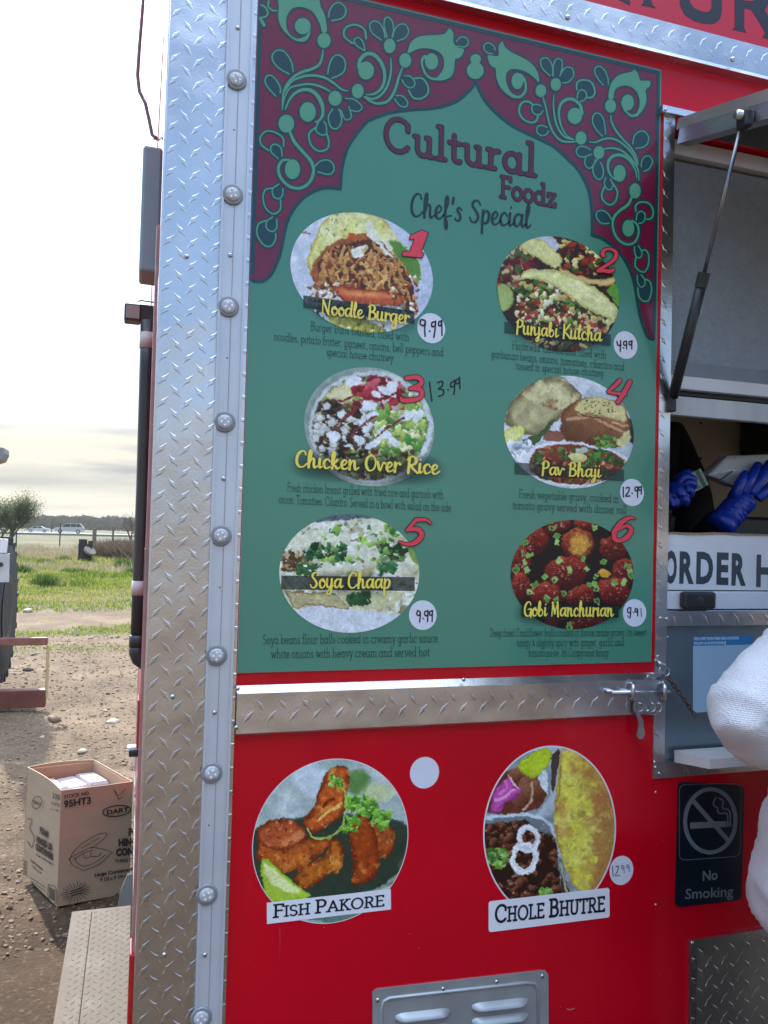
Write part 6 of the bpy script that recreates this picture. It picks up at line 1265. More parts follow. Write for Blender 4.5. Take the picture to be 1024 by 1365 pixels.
# taller dark weeds in clumps
xs, ys, hs, cs = [], [], [], []
for (px, py, wpx, hh, n_) in ((60, 752, 16, .32, 700), (85, 748, 14, .30, 500), (125, 748, 16, .24, 600), (165, 755, 14, .42, 900), (178, 765, 12, .34, 500), (60, 785, 18, .34, 900), (30, 765, 12, .28, 500), (15, 745, 14, .4, 600), (100, 765, 20, .2, 400)):
    c = G(px, py, .0); wd_ = wpx*(c[1]+1.4)/F
    xs.append(c[0]+rng.normal(0, wd_*.5, n_)); ys.append(c[1]+rng.normal(0, wd_*.6, n_)); hs.append(hh*rng.uniform(.3, 1.1, n_)*np.exp(-((xs[-1]-c[0])/wd_)**2)); cs.append(np.array([[.05, .10, .018], [.10, .17, .025], [.035, .07, .015]])[rng.integers(0, 3, n_)])
blades('weeds', np.concatenate(xs), np.concatenate(ys), np.concatenate(hs), .014, np.concatenate(cs), .5)
# dry pale stalks behind the weeds and a brown brushy bank
x, y = fan(15000, 26, 60); k = len(x); kk = gnoise(x, y, 3, 71) > -.02; x, y = x[kk], y[kk]; k = len(x)
blades('dry_grass', x, y, rng.uniform(.1, .38, k), .014, np.array([[.30, .25, .15], [.22, .19, .10], [.36, .32, .22]])[rng.integers(0, 3, k)], .4)
c0, c1_ = W(130, 735, 40), W(210, 740, 34); k = 9000; t = rng.random(k); x = c0[0]+(c1_[0]-c0[0])*t+rng.normal(0, .3, k); y = 40-6*t+rng.normal(0, .8, k)
blades('brush_bank', x, y, rng.uniform(.25, 1.0, k)*(.6+.5*np.sin(np.clip(t*4, 0, 1.6))), .03, np.array([[.10, .075, .055], [.15, .11, .08], [.07, .055, .04]])[rng.integers(0, 3, k)], .6)

# loose clods and stones
STONE = mat('clod', (.20, .14, .09), .9, noise=.25, nscale=20, bump=.004, bscale=60)
def rock(cx, cy, r, seed, name='stone', flatn=.55, m=None):
    b_ = bmesh.new(); bmesh.ops.create_icosphere(b_, subdivisions=2, radius=1); R = random.Random(seed); ax = [R.uniform(.7, 1.2) for _ in range(3)]
    z = float(gheight(np.array([cx]), np.array([cy]))[0]); v = []
    for q in b_.verts:
        c = q.co; k_ = 1+.25*math.sin(c.x*3+seed)*math.cos(c.y*2.6+seed*2)+.12*math.sin(c.z*7+seed*3+c.x*5); v.append((cx+c.x*r*ax[0]*k_, cy+c.y*r*ax[1]*k_, z+r*flatn*.35+c.z*r*flatn*k_))
    f = [[q.index for q in p_.verts] for p_ in b_.faces]; b_.free(); return add(name, v, f, m or STONE, smooth=True)
for i, (px, py, rp_, lab) in enumerate(((72, 959, 9.5, 'brown oval stone on the dirt beyond the red frame'), (151, 959, 6.5, 'pale topped dark stone on the dirt near the truck corner'), (141, 946, 3, 'small dark stone just behind the pale topped one'), (56, 984, 4, 'small pale stone between the oval stone and the carton'), (37, 894, 7, 'dark clod in the weeds inside the red frame'), (45, 874, 3.5, 'upright dark stone near the top bar of the red frame'), (70, 880, 2.8, 'small dark stone right of the thin yellow upright'), (37, 817, 6, 'pale stone at the edge of the grass'), (144, 926, 3, 'small dark stone midway to the grass patch'), (110, 1008, 6, 'pale stone peeking over the carton rim'))):
    c = G(px, py); r = rp_*math.hypot(c[0], c[1]+1.4)/F
    tag(rock(float(c[0]), float(c[1]), r, i+1, flatn=.5, m=mat('pale_stone', (.42, .36, .28), .85, noise=.2, nscale=25) if 'pale' in lab else (mat('dark_stone', (.09, .075, .06), .85, noise=.2, nscale=25) if 'dark' in lab else None)), lab, 'stone', 'stones lying on the dirt')
b_ = bmesh.new(); bmesh.ops.create_icosphere(b_, subdivisions=1, radius=1); bv = np.array([q.co[:] for q in b_.verts]); bf = np.array([[q.index for q in p_.verts] for p_ in b_.faces]); b_.free()
x, y = fan(4800, 1.6, 11, -60, 230, 1.3); k = len(x); r = .003+.010*rng.random(k)**4+.0007*y
vv = bv[None]*rng.uniform(.6, 1.3, (k, len(bv), 1))*r[:, None, None]*np.array([1, 1, .6]); vv[:, :, 0] += x[:, None]; vv[:, :, 1] += y[:, None]; vv[:, :, 2] += (gheight(x, y)+r*.2)[:, None]
ff = (bf[None]+(np.arange(k)*len(bv))[:, None, None]).reshape(-1, 3)
add('gravel', vv.reshape(-1, 3), ff, STONE, kind='stuff')

# ---------------------------------------------------------------- trees, posts, far things
BARK = mat('bark', (.10, .08, .06), .9, noise=.2, nscale=10)
def make_tree(name, base, H_, spread, leaves, lcol, label, seed, leaf=.12, low=.2, twig=0):
    t = thing(name, tuple(base), label, 'tree'); R = random.Random(seed); mb = MB(); tips = []
    def grow(p, d, ln, r, lvl):
        q = p; P = [p]
        for i in range(4):
            d = (d+Vector((R.uniform(-.22, .22), R.uniform(-.22, .22), R.uniform(-.05, .2)))).normalized(); q = q+d*ln/4; P.append(q)
        mb.tube(P, [r*(1-.13*i) for i in range(5)], 5 if lvl > 1 else 8, cap=False); tips.extend(P[2:])
        if lvl < 4+twig:
            for k in range(3): 
                a = R.uniform(0, 6.28); o = Vector((math.cos(a), math.sin(a), R.uniform(.0, .9))); grow(P[R.randint(2, 4)], (d*.8+o*.75).normalized(), ln*R.uniform(.55, .8), r*.5, lvl+1)
    B = Vector(base)
    for k in range(3): grow(B+Vector((R.uniform(-.2, .2), 0, 0)), Vector((R.uniform(-spread, spread), R.uniform(-spread, spread), 1)).normalized(), H_*(.22 if low < .1 else .36), H_*.024, 1)
    mb.build('trunk', BARK, t)
    if leaves:
        T_ = np.array([q[:] for q in tips if q[2]-B[2] > H_*low]); k = leaves; c = T_[rng.integers(0, len(T_), k)]+rng.normal(0, H_*.045, (k, 3)); d1 = rng.normal(0, 1, (k, 3)); d1 /= np.linalg.norm(d1, axis=1)[:, None]; d2 = np.cross(d1, rng.normal(0, 1, (k, 3))); d2 /= np.linalg.norm(d2, axis=1)[:, None]
        s_ = leaf*rng.uniform(.6, 1.3, (k, 1)); V_ = np.stack([c, c+d1*s_, c+d1*s_*.5+d2*s_*.6], 1).reshape(-1, 3)
        col = np.array(lcol)[rng.integers(0, len(lcol), k)]; add('crown', V_, np.arange(k*3).reshape(-1, 3), GR, t, cols=np.repeat(col, 3, axis=0))
    return t
c = W(12, 728, 55); make_tree('tree', (c[0], 55, 0), 6.6, 1.3, 15000, [[.08, .11, .04], [.12, .15, .05], [.06, .08, .03]], 'bushy green tree at the left edge before the road', 11, .08, .02, 1)
c = W(178, 720, 75); make_tree('bare_tree', (c[0], 75, 0), 3.6, .8, 0, None, 'leafless tree on the horizon just left of the black pipe', 5, twig=1)
c = W(-60, 720, 70); make_tree('tree', (c[0], 70, 0), 5.5, .5, 6000, [[.05, .08, .02], [.07, .10, .03]], 'second bushy tree beyond the left edge of the view', 15, .11)
k = 42000; ty = 330+rng.uniform(0, 60, k); tx = rng.uniform(-420, 420, k); th = (2.6+5*np.clip(gnoise(tx, ty*0, 26, 81)+.35, 0, 1)+1.6*np.clip(gnoise(tx, ty*0, 5, 83)+.3, 0, 1)); tz = th*rng.random(k)**.7
V_ = np.stack([np.stack([tx+rng.normal(0, 1.1, k), ty, tz-.6], 1), np.stack([tx+rng.normal(0, 1.1, k), ty, tz-.4], 1), np.stack([tx+rng.normal(0, .8, k), ty, tz+1.0], 1)], 1).reshape(-1, 3)
add('treeline', V_, np.arange(k*3).reshape(-1, 3), GR, kind='stuff', cols=np.repeat(np.array([[.055, .06, .045], [.08, .08, .06], [.045, .05, .04]])[rng.integers(0, 3, k)], 3, axis=0))
# cut stump with a tilted slab
c = W(115, 747, 34); S_ = lambda v: v*(34+1.4)/F
sw = S_(20); stp = thing('tree_stump', (float(c[0]), 34, -.05), 'dark blocky tree stump with a pale cut slab leaning on it', 'stump')
mb = MB(); mb.lathe((c[0]-S_(2), 34, -.1), (0, 0, 1), [(S_(9), 0), (S_(8.5), .3), (S_(8), .6), (S_(8.3), .85)], 9); mb.box(c[0]-S_(9), c[0]-S_(0), 33.8, 34.2, .3, .96); mb.box(c[0]+S_(2), c[0]+S_(7), 33.8, 34.2, .3, .9)
mb.build('stump_wood', mat('burnt_wood', (.035, .03, .028), .9, noise=.3, nscale=6, bump=.02, bscale=8), stp)
MB().lathe((c[0]+S_(3.5), 33.75, .45), (.55, -.5, .75), [(S_(7.5), 0), (S_(7.5), .10)], 14).build('cut_slab', mat('cut_wood', (.30, .26, .20), .8, noise=.2), stp)
def post(px, ptop, pbot, dist, wpx, label, m=BARK):
    a = W(px, pbot, dist); b2 = W(px, ptop, dist); w_ = wpx*(dist+1.4)/F
    mb = MB(); mb.lathe((a[0], dist, -.2), (0, 0, 1), [(w_*.52, 0), (w_*.5, .5), (w_*.47, float(b2[2])+.15), (w_*.3, float(b2[2])+.2)], 8)
    tag(mb.build('fence_post', m), label, 'post', 'posts standing in the field')
GW = mat('grey_wood', (.16, .13, .10), .85, noise=.2)
post(125.5, 704, 728, 60, 5, 'thick wooden post standing right behind the stump', GW); post(150.5, 701, 720, 80, 2.6, 'thinner wooden post right of the stump above the brown bank', GW)
post(79.5, 697, 729, 60, 1.5, 'thin metal stake directly left of the silver car', DARKM); post(21.5, 709, 727, 55, 1.6, 'thin dark stake under the bushy tree', DARKM); post(69, 692, 708, 150, 1.0, 'slim far pole above the pale car', DARKM)
def car(px, pbot, dist, wpx, paint, label, suv=True):
    a = W(px, pbot, dist); Lc = wpx*(dist+1.4)/F; s_ = Lc/4.7; t = thing('parked_car' if not suv else 'suv', (float(a[0]), dist, rz), label, 'car')
    z0 = rz; x0_ = a[0]-Lc/2
    P = [(0, .35), (.05, .75), (.25, .95), (1.0, 1.05), (1.75, 1.62), (2.2, 1.72), (4.0, 1.70), (4.55, 1.15), (4.68, .9), (4.68, .35)] if suv else [(0, .35), (.05, .7), (.9, .9), (1.5, 1.35), (3.0, 1.38), (3.8, .98), (4.6, .9), (4.68, .35)]
    fixn(MB().prism([(x0_+u*s_, dist, z0+v*s_) for u, v in P], (0, 1.8, 0)).build('body', paint, t))
    Gm = mat('car_glass', (.03, .035, .04), .1, spec=.8)
    Wn = [[(1.2, 1.08), (1.8, 1.55), (2.5, 1.6), (2.5, 1.1)], [(2.58, 1.1), (2.58, 1.6), (3.4, 1.6), (3.4, 1.1)], [(3.48, 1.1), (3.48, 1.6), (4.0, 1.58), (4.35, 1.15)]] if suv else [[(1.15, .95), (1.55, 1.28), (2.3, 1.3), (2.3, .97)], [(2.38, .97), (2.38, 1.3), (2.95, 1.3), (3.5, .98)]]
    for q_ in Wn: fixn(MB().prism([(x0_+u*s_, dist-.012, z0+v*s_) for u, v in q_], (0, .01, 0)).build('window', Gm, t))
    for u in (.95, 3.75):
        w_ = MB().lathe((x0_+u*s_, dist-.03, z0+.34*s_), (0, 1, 0), [(.34*s_, 0), (.34*s_, .25)], 16).build('wheel', RUBBER, t); MB().lathe((x0_+u*s_, dist-.05, z0+.34*s_), (0, 1, 0), [(.2*s_, 0), (.2*s_, .02)], 12).build('rim', ALU, w_)
    MB().box(x0_-.01, x0_+.1*s_, dist+.1, dist+.5, z0+.7*s_, z0+.85*s_).build('headlight', LENS, t)
car(92, 712, 130.5, 35, mat('silver_paint', (.45, .47, .5), .3, metal=.4, coat=.5), 'silver sport utility car driving along the far road'); car(50, 711, 136, 26, mat('pale_paint', (.5, .5, .5), .4), 'small pale car on the far road ahead of the silver one', False)

# implement with a big tyre at the left edge
dI = 6.2
tr = thing('tractor', tuple(W(-60, 905, dI)), 'machine with a big ribbed black tyre and pale bracket at left edge', 'tractor')
def Wd(px, py, d=dI): return W(px, py, d)
cz0 = Wd(-20, 812); rad = float(Wd(0, 722)[2]-Wd(0, 905)[2])/2; xr_ = float(Wd(11, 812)[0]); 
prof = [(rad*.5, -.42), (rad*.93, -.42), (rad, -.36), (rad*1.01, -.2), (rad, -.05), (rad*.93, 0), (rad*.5, -.01)]
cen = (xr_, dI, float(cz0[2]))
ty_ = MB().lathe(cen, (1, 0, 0), prof, 48).build('tyre', RUBBER, tr, smooth=True)
mb = MB()
for k in range(26):
    a = 2*math.pi*k/26
    for sg in (0, 1):
        aa = a+sg*math.pi/26; R0 = rad*1.0; x_a, x_b = (-.40, -.20) if sg else (-.22, .0)
        P = [(cen[0]+xx, cen[1]+math.cos(aa+dd)*(R0+hh), cen[2]+math.sin(aa+dd)*(R0+hh)) for hh in (-.06, .035) for xx, dd in ((x_a, 0), (x_b, .1), (x_b, .17), (x_a, .07))]
        mb.put(P, [(3, 2, 1, 0), (4, 5, 6, 7), (0, 1, 5, 4), (1, 2, 6, 5), (2, 3, 7, 6), (3, 0, 4, 7)])
fixn(mb.build('tyre_lug', RUBBER, tr, kind='stuff'))
MB().lathe((cen[0]-.02, cen[1], cen[2]), (1, 0, 0), [(.0, 0), (rad*.5, 0), (rad*.52, .02), (rad*.3, .0)], 24).build('rim', DARKM, tr)
PAN = mat('pale_bracket', (.5, .52, .55), .4, metal=.3, noise=.1)
mb = MB(); a = [Wd(p_, q_, dI-.75) for p_, q_ in ((-30, 738), (12.5, 738), (11.5, 776), (-30, 776))]; mb.prism(a, (0, .03, 0)); br = fixn(mb.build('bracket', PAN, tr))
mb = MB(); a = [Wd(p_, q_, dI-.74) for p_, q_ in ((-4, 737), (1, 719), (6, 717.5), (10, 721), (8, 737))]; mb.prism(a, (0, .05, 0)); fixn(mb.build('bracket_tip', WHITEP, br)); MB().lathe(Wd(1, 752.5, dI-.76), (0, -1, 0), [(.02, 0), (.018, .015)], 10).build('bolt', DARKM, br)
mb = MB(); mb.box(xr_-2.2, xr_-.45, dI-.5, dI+.6, .7, 1.5, .05); mb.build('engine_body', mat('tractor_paint', (.35, .05, .03), .4, noise=.1), tr)
mb = MB(); a = [Wd(p_, q_, dI) for p_, q_ in ((-40, 590), (5, 597), (5.5, 604), (1, 613), (-40, 625))]; mb.prism(a, (0, .3, 0)); fixn(mb.build('cab_roof', mat('roof_grey', (.22, .22, .23), .5), tr)); MB().tube([Wd(-12, 612, dI+.1), Wd(-14, 720, dI+.1)], .03, 8).build('cab_pillar', DARKM, tr)
# low red metal frame
rf = thing('metal_frame', tuple(G(30, 945)), 'low red steel frame with thin yellow upright lying before the tyre', 'frame')
REDM = mat('rusty_red', (.13, .04, .03), .55, noise=.25, nscale=12); RM2 = mat('rusty_top', (.20, .085, .065), .5, noise=.2, nscale=12)
g0 = G(60, 946); yf = float(g0[1])
def fb(name, xa, ya, xb, yb_, d0, d1, m): a = W(xa, ya, yf+d0); b2 = W(xb, yb_, yf+d0); MB().box(float(a[0]), float(b2[0]), yf+d0, yf+d1, float(b2[2]), float(a[2]), .006).build(name, m, rf)
fb('lower_beam', -180, 927, 60, 943, 0, .09, REDM); fb('top_rail', -180, 853, 63.5, 860, .0, .04, RM2); fb('upright', 62.3, 860.5, 63.8, 930, .01, .02, mat('yellow_rod', (.45, .36, .18), .5)); fb('far_post', -60, 860.5, -54, 929, .0, .05, REDM)

# ---------------------------------------------------------------- carton
CB = mat('cardboard', (.43, .315, .205), .75, noise=.05, nscale=5, bump=.0004, bscale=60, stretch=(1, 1, 6)); CBI = mat('cardboard_inside', (.44, .28, .18), .8, noise=.05)
N0 = G(75.6, 1213); L0 = G(30.5, 1168); 
def onv(base, px, py):          # height above base of the point seen at that pixel row
    d0 = np.linalg.norm((base-CAM)[:2]); r_ = ray(px, py); t = (d0)/np.linalg.norm(r_[:2]); return CAM+r_*t
R0 = N0+(G(158, 1197)-N0)*1.18; H_c = float(np.mean([onv(N0, 83, 1057)[2], onv(L0, 34, 1027)[2]]))-.0
Bk = L0+(R0-N0)
car_ = thing('carton', tuple(N0), 'open brown cardboard carton of foam food containers on the dirt', 'carton')
base4 = [np.array([p_[0], p_[1], .012]) for p_ in (N0, R0, Bk, L0)]
up = np.array([0, 0, H_c]); mid = sum(base4)/4
def wall(a, b2, name='side', bow=0):
    n_ = 12; th = .004; nrm = np.cross(b2-a, up); nrm /= np.linalg.norm(nrm); nrm = nrm if nrm@((a+b2)/2-mid) > 0 else -nrm
    v = []; f = []
    for s_ in (0, 1):
        for i in range(n_+1):
            for j in range(5):
                t = i/n_; q_ = a+(b2-a)*t+up*j/4+nrm*bow*math.sin(math.pi*t)*(j/4)**2-nrm*th*s_; v.append(q_)
    for i in range(n_):
        for j in range(4): k = i*5+j; f.append((k, k+5, k+6, k+1)); k2 = k+(n_+1)*5; f.append((k2, k2+1, k2+6, k2+5))
        k = i*5+4; k2 = k+(n_+1)*5; f.append((k, k+5, k2+5, k2))
    for i in (0, n_):
        for j in range(4): k = i*5+j; k2 = k+(n_+1)*5; f.append((k, k+1, k2+1, k2))
    o = fixn(add(name, v, f, CB, car_)); return nrm
nF = wall(base4[0], base4[1], 'front', .004); nB = wall(base4[1], base4[2], 'side'); wall(base4[2], base4[3], 'back', .03); nL = wall(base4[3], base4[0], 'side', -.012)
for k, (a, b2) in enumerate(((base4[2], base4[3]), (base4[1], base4[2]))):   # inner liner faces, redder paper
    nn_ = (mid-(a+b2)/2); nn_[2] = 0; nn_ /= np.linalg.norm(nn_); fixn(MB().prism([a+nn_*.0065-nn_*(.034 if k == 0 else 0)*0+up*.5, b2+nn_*.0065+up*.5, b2+nn_*.0065+up*.985, a+nn_*.0065+up*.985], nn_*.002).build('liner', CBI, car_))
fixn(MB().prism([b_-(b_-mid)*.02 for b_ in base4], (0, 0, .004)).build('bottom', CB, car_))
# nested foam lids inside: a thing of their own each
FO = mat('foam', (.50, .455, .47), .6, noise=.06, nscale=20)
ex, ey = (base4[1]-base4[0]), (base4[3]-base4[0]); R = random.Random(3)
for i in range(3):
    for j in range(2):
        o_ = base4[0]+ex*(.075+.298*i)+ey*(.05+.455*j); zt = H_c*(.91+R.uniform(-.012, .015)); q_ = [o_, o_+ex*.285, o_+ex*.285+ey*.43, o_+ey*.43]
        t = thing('foam_container', tuple(o_+np.array([0, 0, .02])), ['white foam container at the near left of the carton', 'white foam container at the far left of the carton', 'white foam container in the near middle of the carton', 'white foam container in the far middle of the carton', 'white foam container at the near right of the carton', 'white foam container at the far right of the carton'][i*2+j], 'food container', 'foam containers in the carton')
        lo_ = [np.array([a[0], a[1], .03]) for a in q_]; fixn(MB().prism(lo_, (0, 0, zt-.03-.012)).build('stack_body', FO, t))
        tilt = R.uniform(-.006, .008); v = [np.array([a[0], a[1], zt-.011+(tilt if k in (1, 2) else 0)]) for k, a in enumerate(q_)]; c_ = sum(v)/4; v2 = [c_+(a-c_)*.86+np.array([0, 0, .012]) for a in v]
        fixn(add('lid', v+v2, [(3, 2, 1, 0), (4, 5, 6, 7), (0, 1, 5, 4), (1, 2, 6, 5), (2, 3, 7, 6), (3, 0, 4, 7)], FO, t))
# print on the two faces that show
CI = pm('carton_ink', '2e2a2c', .6, 1.0, noise=.15, nscale=120)
def on_face(a, b2, nrm, off=.0055):   # photo pixels -> carton face
    def f(v):
        r_ = ray(v[:, 0], v[:, 1]); o_ = a+nrm*off; t = ((o_-CAM)@nrm)/(r_@nrm); return CAM+r_*t[:, None]
    return f
fF = on_face(base4[0], base4[1], nF, .0062); fL = on_face(base4[0], base4[3], nL, .0022)
def fprint(tri, fm, name='print'):
    v, f_ = tri; add(name, fm(v), f_, CI, car_)
Z6 = lambda x, y: (x/3.545, 980+y/3.545)
def tx(s_, x0_, y0_, x1_, y1_, cap, fm, bold=.02, upx=.0): fprint(bfont_tri(s_, Z6(x0_, y0_), Z6(x1_, y1_), cap/3.545, bold, upx), fm)
tx('STOCK NO.', 302, 300, 425, 280, 17, fF); tx('95HT3', 302, 342, 430, 322, 33, fF, .03); 
def linep(strokes, fm, r=.45): fprint(union([q_ for P in strokes for q_ in caps(catmull([Z6(*p_[:2]) for p_ in P], 3) if len(P) > 2 else [Z6(*p_) for p_ in P], r, 6)]), fm, 'drawing')
linep([ell(552, 358, 66, 25, 26, -.13)+[ell(552, 358, 66, 25, 26, -.13)[0]]], fF, .75); tx('DART', 505, 375, 608, 360, 21, fF, .035)
linep([ell(174, 318, 22, 30, 20, .35)+[ell(174, 318, 22, 30, 20, .35)[0]]], fL, .4); tx('DART', 156, 318, 192, 336, 13, fL, .03)
tx('FOAM', 608, 473, 700, 466, 33, fF, .06); tx('HINGED LID', 560, 524, 760, 508, 33, fF, .06); tx('CONTAINERS', 548, 570, 770, 552, 33, fF, .06); tx('THREE COMPARTMENT', 543, 602, 770, 584, 15, fF, .03)
tx('Large Containers', 447, 668, 628, 640, 16, fF, .04); tx('9 1/2 x 9 1/4 x 3', 474, 692, 612, 670, 16, fF, .04)
linep([[(330, 590), (345, 555), (390, 510), (460, 470), (500, 462), (505, 470), (480, 500), (430, 535)], [(335, 600), (330, 580), (400, 545), (440, 530), (525, 550), (520, 562), (470, 610), (400, 638), (385, 635), (345, 615), (335, 600)], [(345, 590), (400, 555), (440, 545)], [(360, 600), (400, 620), (460, 595), (500, 565)], [(385, 535), (470, 485)], [(355, 575), (362, 602)], [(395, 560), (400, 580), (425, 575), (432, 555)], [(430, 575), (470, 570), (478, 555)]], fF, .4)
st_ = []
for k in range(22):
    a = 2*math.pi*k/22; st_.append([(358+36*math.cos(a), 742+22*math.sin(a)-math.cos(a)*8), (358+(64+8*(k % 2))*math.cos(a), 742+(44+6*(k % 2))*math.sin(a)-math.cos(a)*14)])
linep(st_, fF, .4); linep([[(335, 738), (385, 722)], [(330, 750), (392, 732)], [(338, 760), (388, 745)]], fF, .8)
tx('200', 247, 296, 282, 306, 26, fL, .01); tx('WHITE', 241, 328, 281, 340, 17, fL, .0); tx('(2 x 100)', 239, 352, 278, 362, 10, fL, .0)
tx('FOAM', 188, 462, 226, 484, 32, fL, .06); tx('HINGED LID', 172, 505, 246, 545, 30, fL, .06); tx('CONTAINERS', 168, 540, 250, 590, 30, fL, .06); tx('THREE COMPARTMENT', 168, 566, 250, 616, 9, fL, .02); tx('Large Containers', 145, 594, 202, 640, 12, fL, .03); tx('9 1/2 x 9 1/4', 152, 624, 194, 656, 10, fL, .03)
linep([[(228, 705), (228, 772), (264, 796), (264, 722), (228, 705)], [(140, 670), (215, 720)], [(145, 690), (210, 734)], [(128, 395), (150, 400), (140, 440), (160, 480), (150, 530), (130, 500)]], fL, .35)
linep([[(234+k*5, 716+k*3), (234+k*5, 770+k*3)] for k in range(6)], fL, .35)
linep([[(108+6*(k % 2), 590+8*k), (128-4*(k % 2), 600+8*k)] for k in range(9)], fL, .35); linep([[(535, 255), (560, 285), (595, 252)], [(545, 262), (560, 300), (580, 290)]], fF, .35)

# ---------------------------------------------------------------- air
hzm = bpy.data.materials.new('haze_air'); hzm.use_nodes = True; hn = hzm.node_tree.nodes; hn.clear()
ho = hn.new('ShaderNodeOutputMaterial'); hv = hn.new('ShaderNodeVolumePrincipled'); hv.inputs['Color'].default_value = (.95, .93, .88, 1); hv.inputs['Density'].default_value = .00032; hv.inputs['Anisotropy'].default_value = .0
hzm.node_tree.links.new(hv.outputs[0], ho.inputs['Volume'])
MB().box(-2700, 2700, -2700, 3900, -3.0, 14).build('haze', hzm, kind='stuff')
# ---------------------------------------------------------------- people
def skin_mesh(name, verts, edges, radii, m, parent, root=0, sub=2, hollow=False):
    me = bpy.data.meshes.new(name); me.from_pydata([tuple(map(float, v)) for v in verts], edges, []); o = bpy.data.objects.new(name, me); C.objects.link(o)
    o.modifiers.new('skin', 'SKIN'); sk = me.skin_vertices[0].data
    for i, r in enumerate(radii):
        sk[i].radius = (r, r) if not hasattr(r, '__len__') else r; sk[i].use_root = (i == root)
    s_ = o.modifiers.new('sub', 'SUBSURF'); s_.levels = sub; s_.render_levels = sub
    bpy.context.view_layer.update(); dg = bpy.context.evaluated_depsgraph_get(); m2 = bpy.data.meshes.new_from_object(o.evaluated_get(dg))
    v = np.array([q.co[:] for q in m2.vertices]); f = [tuple(p.vertices) for p in m2.polygons]
    bpy.data.objects.remove(o); bpy.data.meshes.remove(me); bpy.data.meshes.remove(m2)
    return add(name, v, f, m, parent, smooth=True)
def chain(pts, radii, k=3):      # resample a polyline for a skinned limb
    P = catmull(pts, k); R = np.interp(np.linspace(0, len(pts)-1, len(P)), range(len(pts)), radii); return list(P), list(R), [(i, i+1) for i in range(len(P)-1)]
def limb(name, pts, radii, m, parent, k=3, sub=2):
    P, R, E = chain(pts, radii, k); return skin_mesh(name, P, E, R, m, parent, 0, sub)
def cloth_wrinkle(o, amp, sc, seed):
    me = o.data; v = np.empty(len(me.vertices)*3); me.vertices.foreach_get('co', v); v = v.reshape(-1, 3); nr = np.empty(len(me.vertices)*3); me.vertices.foreach_get('normal', nr); nr = nr.reshape(-1, 3)
    h = (fbm(v[:, 0]*1.0+v[:, 2]*.5+50, v[:, 2]*1.0-v[:, 1]*.8+50, sc, seed, 3)-.5)*2*amp; v += nr*h[:, None]; me.vertices.foreach_set('co', v.ravel()); me.update()
def folds(o, amp, sc, seed, axis=(0, 0, 1), stretch=.3, sharp=1.6, zlow=None):
    # ridged creases running across the given axis
    me = o.data; v = np.empty(len(me.vertices)*3); me.vertices.foreach_get('co', v); v = v.reshape(-1, 3); nr = np.empty(len(me.vertices)*3); me.vertices.foreach_get('normal', nr); nr = nr.reshape(-1, 3)
    a = np.array(axis, float); a /= np.linalg.norm(a); s_ = v@a; b_ = np.cross(a, (0, 1, 0)); t = v@b_+.4*v[:, 1]
    wv_ = fbm(v[:, 0]+20, v[:, 2]+20, .09, seed+3, 2)*.06
    n_ = fbm((s_+wv_)+40, t*stretch+40, sc, seed, 3); h = (1-np.abs(2*n_-1))**sharp-.5
    mask = np.clip(fbm(v[:, 0]+9, v[:, 2]+9, .12, seed+9, 2)*2.2-.5, .15, 1)
    if zlow is not None: mask = mask*np.where(v[:, 2] < zlow, .4, 1.0)
    v += nr*(np.maximum(h, -.12)*amp*mask)[:, None]; me.vertices.foreach_set('co', v.ravel()); me.update()
